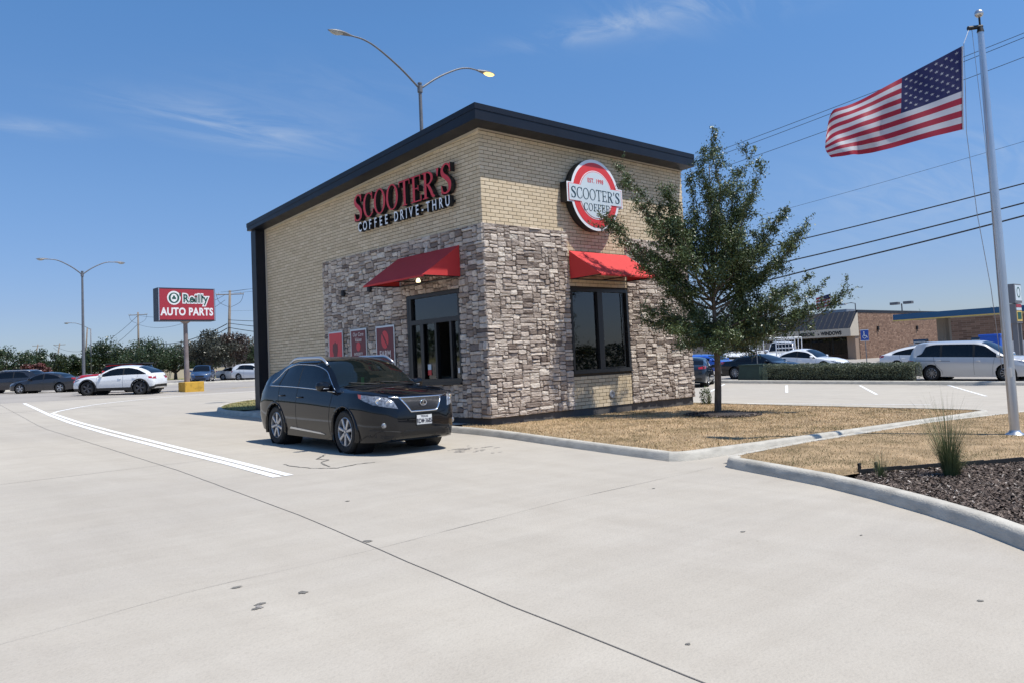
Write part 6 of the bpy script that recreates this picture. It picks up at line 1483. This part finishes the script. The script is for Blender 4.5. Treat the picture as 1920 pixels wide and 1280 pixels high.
# flagpole with flag
fp = empty('flagpole', (3.88, -9.93, G(3.88, -9.93)), label='tall brushed aluminium flagpole with a ball on top, on the near lawn', cat='flagpole')
Rf = lambda o: rel(o, fp)
g_ = G(3.88, -9.93) + .1; mb = MB(); mb.tube([(3.88, -9.93, g_), (3.86, -9.93, g_ + 3.6), (3.83, -9.93, 7.42)], [.082, .078, .052], 20); Rf(mb.build('pole', M['alu'], None, True, 50))
mb = MB(); mb.lathe([(.0, .10), (.085, .10), (.10, .06), (.17, .02), (.20, .0)], 24, Matrix.Translation((3.88, -9.93, g_ - .01))); Rf(recalc(mb.build('base_collar', M['alu'], None, True, 50)))
mb = MB(); c = Vector((3.825, -9.93, 7.76)); mb.lathe([(.076 * math.sin(t), -.076 * math.cos(t)) for t in np.linspace(0, math.pi, 14)], 20, Matrix.Translation(c)); Rf(recalc(mb.build('ball_finial', M['alu'], None, True)))
mb = MB(); mb.tube([(3.825, -9.93, 7.41), (3.825, -9.93, 7.5)], [.062, .045], 14); mb.tube([(3.825, -9.93, 7.5), (3.825, -9.93, 7.70)], .018, 8); mb.tube([(3.87, -9.95, 7.52), (3.66, -9.78, 7.49)], [.035, .04], 10); Rf(mb.build('truck_pulley', M['black_plastic'], None, True, 40))
o0 = Vector((3.14, -9.81, 7.02)) 
def FP(px, py, dep=0.): return o0 + rv * ((px - 1803) * .00958) - uv * ((py - 87) * .00958) + fv * dep
rope = MB(); tp_ = Vector((3.67, -9.79, 7.47)); rope.tube([tp_, FP(1807, 82), FP(1810, 160), FP(1812, 247), FP(1832, 400), FP(1858, 540), FP(1885, 690, .1), Vector((3.80, -9.9, 1.2))], .006, 5); rope.tube([tp_ + Vector((.06, -.03, 0)), FP(1845, 250), FP(1868, 450), FP(1886, 640), Vector((3.79, -9.95, 1.15))], .005, 5)
Rf(rope.build('halyard', M['galv'])); mb = MB(); mb.box((3.70, -9.99, 1.08), (3.82, -9.93, 1.24)); Rf(mb.build('cleat', M['alu']))
flag = empty('american_flag', tuple(FP(1803, 87)), label='American flag streaming left from the aluminium flagpole', cat='flag')
topE = [(1803, 87), (1770, 104), (1735, 122), (1699, 141), (1665, 160), (1633, 178), (1605, 190), (1578, 198), (1568, 222)]
botE = [(1804, 243), (1772, 251), (1739, 259), (1700, 269), (1659, 280), (1630, 287), (1602, 292), (1580, 295), (1561, 294)]
NU, NV = 56, 39
te = spline([(a, b, 0) for a, b in topE], 7); be = spline([(a, b, 0) for a, b in botE], 7)
gridp = []
for i in range(NU + 1):
    a, b = te[i], be[i]; s_ = i / NU; row = []
    for j in range(NV + 1):
        t = j / NV; bend = math.sin(math.pi * t) * (-14 * s_ ** 1.5); px = a.x + (b.x - a.x) * t + bend * .6; py = a.y + (b.y - a.y) * t + 5 * math.sin(6.5 * s_ + 2.2 * t) * s_ * (1 - .3 * t) * math.sin(math.pi * min(1, t + .15))
        dep = .19 * s_ ** .8 * math.sin(9.0 * s_ - 3.2 * t + .6) + .05 * math.sin(21 * s_ + 6 * t) * s_ + .02 * math.sin(40 * s_ - 9 * t) * s_ + .30 * s_ * (1 - t) ** 2
        row.append(FP(px, py, dep))
    gridp.append(row)
def flag_part(name, cond, m):
    idx = {}; V = []; F = []
    for i in range(NU):
        for j in range(NV):
            if cond(i, j):
                f = []
                for (a, b) in ((i, j), (i + 1, j), (i + 1, j + 1), (i, j + 1)):
                    if (a, b) not in idx: idx[(a, b)] = len(V); V.append(gridp[a][b])
                    f.append(idx[(a, b)])
                F.append(tuple(f))
    return rel(mesh_np(name, V, F, m, None, True), flag)
CU, CV = 22, 21
flag_part('canton', lambda i, j: i < CU and j < CV, M['flag_blue'])
for k in range(13): flag_part('stripe', lambda i, j: j // 3 == k and not (i < CU and j < CV), M['flag_red'] if k % 2 == 0 else M['flag_white'])
def gp_(u, v):
    i, j = min(NU - 1, int(u)), min(NV - 1, int(v)); a, b = u - i, v - j
    return gridp[i][j] * (1 - a) * (1 - b) + gridp[i + 1][j] * a * (1 - b) + gridp[i][j + 1] * (1 - a) * b + gridp[i + 1][j + 1] * a * b
for r_ in range(9):
    for c in range(6 if r_ % 2 == 0 else 5):
        u0 = (c * 2 + 1 + (r_ % 2)) / 12 * CU; v0 = (r_ + 1) / 10 * CV
        mb = MB()
        for off in (.006, -.006):
            V = []
            for k in range(10):
                q = math.pi * 2 * k / 10 + math.pi / 2; rr_ = .78 if k % 2 == 0 else .31; V.append(gp_(u0 + rr_ * .92 * math.cos(q) * 1.15, v0 - rr_ * math.sin(q)) + fv * off)
            V.append(gp_(u0, v0) + fv * off); mb.add(V, [(k, (k + 1) % 10, 10) for k in range(10)])
        rel(mb.build('star', M['flag_white']), flag)
mb = MB(); V = []; 
mb.tube([gridp[0][j] + rv * .012 for j in range(NV + 1)], .014, 6); rel(mb.build('heading', M['flag_white']), flag)

# ------------------------------------------------------------------ neighbouring buildings on the right
shop = empty('glass_shop', (59.2, 17.8, G(59.2, 17.8)), label='brown brick shop with dark metal mansard and lettering MIRRORS WINDOWS', cat='building')
Rs = lambda o: rel(o, shop)
z0, z1 = .3, 4.92
Rs(boxo('side_wall', (59.35, 17.81, z0), (78, 18.1, z1), M['brown_mortar'])); Rs(boxo('side_wall', (77.7, 18.1, z0), (78, 34, z1), M['brown_mortar']))
Rs(boxo('front_wall', (61.0, 18.1, z0), (61.3, 40, z1 - .1), M['brown_mortar'])); Rs(boxo('roof', (59.2, 17.75, z1 - .16), (78.1, 40, z1), M['metal_roof'])); Rs(boxo('coping', (59.1, 17.70, z1 - .02), (78.15, 17.86, z1 + .09), M['metal_roof']))
# brick courses of the side wall, big enough to read as coursing
mb = MB(); rd = random.Random(5); ch_ = .13; r_i = 0
z = z0
while z < z1 - .02:
    x = 59.36 - (.2 if r_i % 2 else 0)
    while x < 77.98:
        a, b = max(59.36, x), min(77.98, x + rd.choice([.25, .4, .4])) ; 
        if b - a > .1: mb.box((a, 17.79 - rd.uniform(0, .008), z), (b - .02, 17.812, min(z1 - .02, z + ch_ - .02)), min(1, max(0, rd.gauss(.5, .22))))
        x = b if b > x + .1 else x + .2
    z += ch_; r_i += 1
o = Rs(mb.build('brickwork', M['brown_brick'], tone=True)); tag(o, kind='stuff')
V = [(57.6, 17.8, 3.38), (57.6, 33, 3.38), (59.2, 33, 4.92), (59.2, 17.8, 4.92), (57.6, 17.8, 3.30), (57.6, 33, 3.30), (59.2, 33, 4.8), (59.2, 17.8, 4.8)]
mb = MB(); mb.add(V, [(0, 1, 2, 3), (7, 6, 5, 4), (0, 3, 7, 4), (1, 5, 6, 2), (0, 4, 5, 1), (3, 2, 6, 7)]); Rs(recalc(mb.build('mansard_roof', M['metal_roof'])))
nrm = Vector((-1.54, 0, 1.6)).normalized()
for k in range(32):
    y = 17.95 + k * .48; mb = MB(); a = Vector((57.6, y, 3.38)); b = Vector((59.2, y, 4.92)); mb.add([a, a + Vector((0, .04, 0)), b + Vector((0, .04, 0)), b, a + nrm * .05, a + Vector((0, .04, 0)) + nrm * .05, b + Vector((0, .04, 0)) + nrm * .05, b + nrm * .05], [(4, 5, 6, 7), (0, 1, 5, 4), (1, 2, 6, 5), (2, 3, 7, 6), (3, 0, 4, 7)]); Rs(recalc(mb.build('roof_rib', M['metal_roof'])))
Rs(boxo('fascia_board', (57.55, 17.75, 2.66), (57.7, 33, 3.36), M['cream'])); 
V = [(57.6, 17.76, 3.3), (57.6, 17.80, 3.3), (59.25, 17.80, 4.85), (59.25, 17.76, 4.85), (57.6, 17.76, 2.66), (57.6, 17.80, 2.66), (59.25, 17.80, 2.66), (59.25, 17.76, 2.66)]
mb = MB(); mb.add(V, [(0, 1, 2, 3), (7, 6, 5, 4), (0, 3, 7, 4), (1, 5, 6, 2), (0, 4, 5, 1), (3, 2, 6, 7)]); Rs(recalc(mb.build('gable_end', M['cream'])))
Rs(boxo('soffit', (57.6, 17.8, 2.66), (61, 33, 2.74), M['cream'])); Rs(boxo('brick_pier', (58.6, 17.85, z0), (59.34, 18.6, 2.66), M['brown_mortar'])); Rs(boxo('stall_riser', (60.85, 18.6, z0), (61.0, 33, 1.05), M['brown_brick']))
o = bpy.data.objects.new('x', None)
for k in range(6): 
    w_ = Rs(boxo('shop_window', (60.93, 19.0 + k * 2.2, 1.07), (60.99, 21.0 + k * 2.2, 2.6), M['glass_car'])); 
    Rs(boxo('window_frame', (60.9, 21.0 + k * 2.2, 1.05), (60.99, 21.15 + k * 2.2, 2.62), M['frame_dark']))
SWm = lambda y, z: frame_m((57.54, y, z), (0, -1, 0), (0, 0, 1))
for t_, y in (('GLASS', 24.4), ('>', 23.2), ('MIRRORS', 21.9), ('>', 20.75), ('WINDOWS', 19.55)):
    Rs(put_text('lettering', t_, SWm(y, 2.83), M['black_sign'], size=.46 if t_ != '>' else .3, ext=.01, xs=.82, bold=.02))
Rs(boxo('rooftop_unit', (63.2, 20.6, 4.92), (65.0, 23.0, 5.35), M['galv']))
for x in (63.2, 72.4): mb = MB(); mb.box((x - .1, 17.62, 3.15), (x + .1, 17.8, 3.5)); mb.tube([(x, 17.7, 2.95), (x, 17.7, 3.15)], .04); Rs(mb.build('wall_light', M['black_plastic']))
b2 = empty('brown_store', (95, 14, G(95, 14)), label='long low brown brick store behind the blue fuel canopy', cat='building'); 
rel(boxo('wall', (95, -22, -.2), (95.4, 25.5, 4.9), M['brown_mortar']), b2)
mb = MB(); z = .1; r_i = 0
while z < 4.8:
    y = -20 - (.5 if r_i % 2 else 0)
    while y < 25: mb.box((94.985 - rd.uniform(0, .01), y, z), (95.0, y + .95, z + .21), min(1, max(0, rd.gauss(.35, .2)))); y += 1.0
    z += .25; r_i += 1
tag(rel(mb.build('brickwork', M['brown_brick'], tone=True), b2), kind='stuff'); rel(boxo('roof', (94.8, -22, 4.9), (110, 25.7, 5.1), M['metal_roof']), b2); rel(boxo('wall_lamp', (94.9, 12, 3.2), (94.98, 12.3, 3.4), M['lens_clear']), b2)
cpy = empty('fuel_canopy', (57.4, 2, G(57.4, 2)), label='blue filling station canopy with yellow band on tan columns', cat='canopy')
rel(boxo('canopy_deck', (54.0, -9, 3.70), (60.5, 12.3, 4.08), M['tan_col']), cpy); rel(boxo('blue_fascia', (53.85, -9, 3.68), (54.0, 12.45, 4.13), M['blue_canopy']), cpy); rel(boxo('blue_fascia', (54.0, 12.3, 3.68), (60.5, 12.45, 4.13), M['blue_canopy']), cpy); rel(boxo('yellow_band', (53.83, -9, 3.58), (54.0, 12.47, 3.68), M['yellow_line']), cpy)
for x, y in ((57.4, 10.1), (59.2, 10.3), (57.4, -1.5)): rel(boxo('column', (x - .25, y - .25, .1), (x + .25, y + .25, 3.70), M['tan_col']), cpy)
for i, (x, y) in enumerate(((58.0, 12.0), (58.2, 7.6))):
    p_ = empty('fuel_pump', (x, y, G(x, y)), label=('fuel pump left' if i == 0 else 'fuel pump right') + ' of the tan canopy columns', cat='fuel pump', group='fuel pumps'); g_ = G(x, y)
    rel(boxo('cabinet', (x - .35, y - .45, g_), (x + .35, y + .45, g_ + 1.55), M['white']), p_); rel(boxo('display', (x - .37, y - .35, g_ + .95), (x - .35, y + .35, g_ + 1.45), M['black_plastic']), p_); rel(boxo('topper', (x - .3, y - .5, g_ + 1.5), (x + .3, y + .5, g_ + 1.72), M['blue_canopy']), p_); mb = MB(); mb.tube([(x - .36, y + .3, g_ + 1.2), (x - .55, y + .38, g_ + .5), (x - .36, y + .42, g_ + .9)], .03); rel(mb.build('hose', M['wire']), p_)
o = boxo('low_wall', (72, 6.5, .1), (72.3, 13.5, 1.55), M['white']); tag(o, 'low white wall in front of the brown store', 'wall')
# pylon of the filling station
fs = empty('fuel_price_sign', (43.8, 1.2, G(43.8, 1.2)), label='tall dark fuel station pylon with round emblem and price panels left of the flagpole', cat='sign'); Rq = lambda o: rel(o, fs)
_before = set(bpy.data.objects)
Rq(boxo('upper_cabinet', (54.6, 4.7, 4.55), (56.3, 5.25, 6.05), M['post_grey'])); Rq(boxo('lower_cabinet', (54.75, 4.75, 3.0), (56.2, 5.2, 4.5), M['post_grey'])); Rq(boxo('sign_panel', (54.75, 4.68, 4.75), (56.2, 4.70, 5.95), M['pale_sign']))
PQ = lambda x, z, d=0: frame_m((x, 4.68 - d, z), (1, 0, 0), (0, 0, 1))
mb = MB(); n_ = 24; mb.strip(arc(0, 0, .42, .42, 0, 345, 23), arc(0, 0, .33, .33, 0, 345, 23), 0, .01, PQ(55.5, 5.4), True); Rq(recalc(mb.build('emblem', M['sign_green'])))
mb = MB(); mb.box((54.85, 4.72, 3.15), (56.1, 4.75, 3.95)); Rq(mb.build('price_panel', M['yellow_line'])); mb = MB(); mb.box((55.0, 4.70, 3.3), (55.9, 4.72, 3.85)); Rq(mb.build('price_panel', M['sign_green'])); mb = MB(); mb.box((54.85, 4.72, 4.0), (56.1, 4.75, 4.2)); Rq(mb.build('price_panel', M['pale_sign'])); mb = MB(); mb.box((54.85, 4.72, 4.22), (56.1, 4.75, 4.46)); Rq(mb.build('price_panel', M['sign_oxblood']))
mb = MB(); mb.box((54.95, 4.8, 0), (55.15, 5.15, 3.0)); mb.box((55.85, 4.8, 0), (56.05, 5.15, 3.0)); Rq(mb.build('pole', M['post_grey']))
fs.scale = (1, 1, 1)
for o_ in fs.children:
    o_.matrix_parent_inverse = Matrix.Translation((0, 0, 0)); o_.data.transform(Matrix.Translation((43.7, 1.0, 1.25)) @ Matrix.Scale(.80, 4) @ Matrix.Translation((-54.7, -4.9, -1.2))); o_.parent = None; rel(o_, fs)
bb = empty('blue_ice_box', (36, -.05, G(36, -.05)), label='bright blue box with pale panel behind the minivan windscreen', cat='box')
rel(boxo('body', (35.5, -.53, .1), (36.5, .45, 2.0), M['box_blue'], None, .04), bb); rel(boxo('front_panel', (35.48, -.35, .9), (35.5, .25, 1.5), M['lens_clear']), bb); rel(boxo('lid', (35.45, -.58, 1.9), (36.55, .5, 2.04), M['box_blue'], None, .03), bb)
g_ = G(25.5, 8.4); gb = empty('utility_box', (25.45, 8.35, g_), label='dark green metal utility cabinet at the left end of the hedge', cat='utility box')
mb = MB(); mb.add([(25.1, 7.7, g_ + .1), (25.95, 7.7, g_ + .1), (25.95, 9.05, g_ + .1), (25.1, 9.05, g_ + .1), (25.18, 7.8, g_ + .92), (25.9, 7.8, g_ + .92), (25.9, 8.95, g_ + .92), (25.18, 8.95, g_ + .92)], [(0, 3, 2, 1), (4, 5, 6, 7), (0, 1, 5, 4), (1, 2, 6, 5), (2, 3, 7, 6), (3, 0, 4, 7)]); rel(mb.build('cabinet', M['box_green']), gb); rel(boxo('lid', (25.14, 7.76, g_ + .90), (25.95, 8.99, g_ + .97), M['box_green'], None, .015), gb)
hp = empty('accessible_parking_sign', (45, 10.9, G(45, 10.9)), label='blue accessible parking sign on a thin post before the brick side wall', cat='sign'); Rh = lambda o: rel(o, hp); g_ = G(45, 10.9)
mb = MB(); mb.tube([(45, 10.9, g_), (45, 10.9, 2.75)], .035, 8); Rh(mb.build('post', M['post_grey'])); Rh(boxo('sign_plate', (44.93, 10.62, 2.12), (44.96, 11.18, 2.85), M['sign_blue'])); Rh(boxo('sign_border', (44.92, 10.59, 2.08), (44.925, 11.21, 2.12), M['white'])); Rh(boxo('sign_border', (44.92, 10.59, 2.85), (44.925, 11.21, 2.9), M['white']))
H_ = lambda y, z: frame_m((44.925, y, z), (0, -1, 0), (0, 0, 1)); mb = MB()
mb.strip(arc(0, -.06, .15, .15, 100, 400, 16), arc(0, -.06, .11, .11, 100, 400, 16), 0, .006, H_(10.9, 2.45)); mb.strip([(-.06, .22), (-.04, -.04)], [(0, .22), (.02, -.04)], 0, .007, H_(10.9, 2.45)); mb.strip([(-.03, -.02), (.12, -.02), (.2, -.16)], [(-.03, .03), (.15, .03), (.24, -.14)], 0, .0075, H_(10.9, 2.45)); mb.strip(arc(-.03, .27, .045, .045, 0, 340, 10), arc(-.03, .27, .001, .001, 0, 340, 10), 0, .007, H_(10.9, 2.45), True); Rh(recalc(mb.build('wheelchair_symbol', M['white'])))
mb = MB(); mb.tube([(26, 8.35, G(26, 8.35)), (26, 8.35, 2.6)], .03, 8); pp = mb.build('sign_post', M['post_grey']); tag(pp, 'thin grey steel post rising behind the green utility cabinet', 'post'); boxo('sign_back', (26.03, 8.15, 2.15), (26.05, 8.55, 2.6), M['alu'], pp)
sf = empty('small_flag', (63, 23.2, 4.92), label='tiny American flag on a thin pole above the glass shop roof', cat='flag'); mb = MB(); mb.tube([(63, 22.0, 4.9), (63, 22.0, 7.1)], .03, 6); rel(mb.build('pole', M['galv']), sf)
for k in range(7):
    mb = MB(); V = []; zt = 6.95 - k * .16
    for i in range(7): yy = 22.0 + i * .25; V += [(63 + .12 * math.sin(i), yy, zt - i * .05), (63 + .12 * math.sin(i), yy, zt - .16 - i * .05)]
    mb.add(V, [(2 * i, 2 * i + 1, 2 * i + 3, 2 * i + 2) for i in range(6)]); rel(mb.build('stripe', M['flag_red'] if k % 2 == 0 else M['flag_white']), sf)
mb = MB(); mb.add([(62.97, 22.0, 6.96), (62.97, 22.7, 6.84), (62.97, 22.7, 6.42), (62.97, 22.0, 6.5)], [(0, 1, 2, 3)]); rel(mb.build('canton', M['flag_blue']), sf)
for x, y, top, lb_ in ((101.5, 30.6, 7.3, 'distant double floodlight on a pole above the brown brick wall'), ):
    r_ = empty('lot_floodlight', (x, y, G(x, y)), label=lb_, cat='street lamp'); mb = MB(); mb.tube([(x, y, 0), (x, y, top)], .09, 8); rel(mb.build('pole', M['lamp_grey']), r_)
    for s_ in (-1, 1): rel(boxo('lantern', (x - .4, y + s_ * .9 - .55, top - .1), (x + .4, y + s_ * .9 + .55, top + .25), M['lamp_grey']), r_)
r_ = empty('roof_lamp', (66.5, 21.5, 4.9), label='small pale lamp on a bent pole above the glass shop roof corner', cat='street lamp'); mb = MB(); mb.tube([(66.5, 21.2, 4.9), (66.5, 21.2, 6.0), (66.5, 21.6, 6.1), (66.5, 22.2, 6.05)], .05, 6); rel(mb.build('pole', M['lamp_grey']), r_); rel(boxo('lantern', (66.35, 22.1, 5.92), (66.65, 23.0, 6.08), M['white']), r_)
# fence behind the trucks
fn = empty('panel_fence', (50, 28, G(50, 28)), label='pale grey panel fence behind the work trucks', cat='fence')
for k in range(12):
    y = 20.5 + k * 1.25; rel(boxo('panel', (50, y, G(50, y)), (50.06, y + 1.2, 2.35), M['tan_col']), fn); rel(boxo('post', (49.96, y + 1.2, G(50, y)), (50.08, y + 1.25, 2.45), M['post_grey']), fn)
# across the far street: pale wall and a house roof
o = boxo('screen_wall', (24, 97.5, 1.0), (52, 97.9, 3.0), M['beige']); o.rotation_euler = (0, 0, 0); tag(o, 'long pale beige wall beyond the parked cars across the street', 'wall')
hs = empty('far_house', (38.5, 104, G(38, 104)), label='house with grey hipped roof behind the pale wall', cat='house')
rel(boxo('wall', (35.5, 102, 1.5), (41.5, 108, 3.0), M['cream']), hs)
mb = MB(); mb.add([(34.9, 101.4, 2.9), (42.1, 101.4, 2.9), (42.1, 108.6, 2.9), (34.9, 108.6, 2.9), (37.6, 104.5, 4.6), (39.4, 104.5, 4.6)], [(0, 1, 5, 4), (1, 2, 5), (2, 3, 4, 5), (3, 0, 4), (3, 2, 1, 0)]); rel(mb.build('roof', M['shingle']), hs)
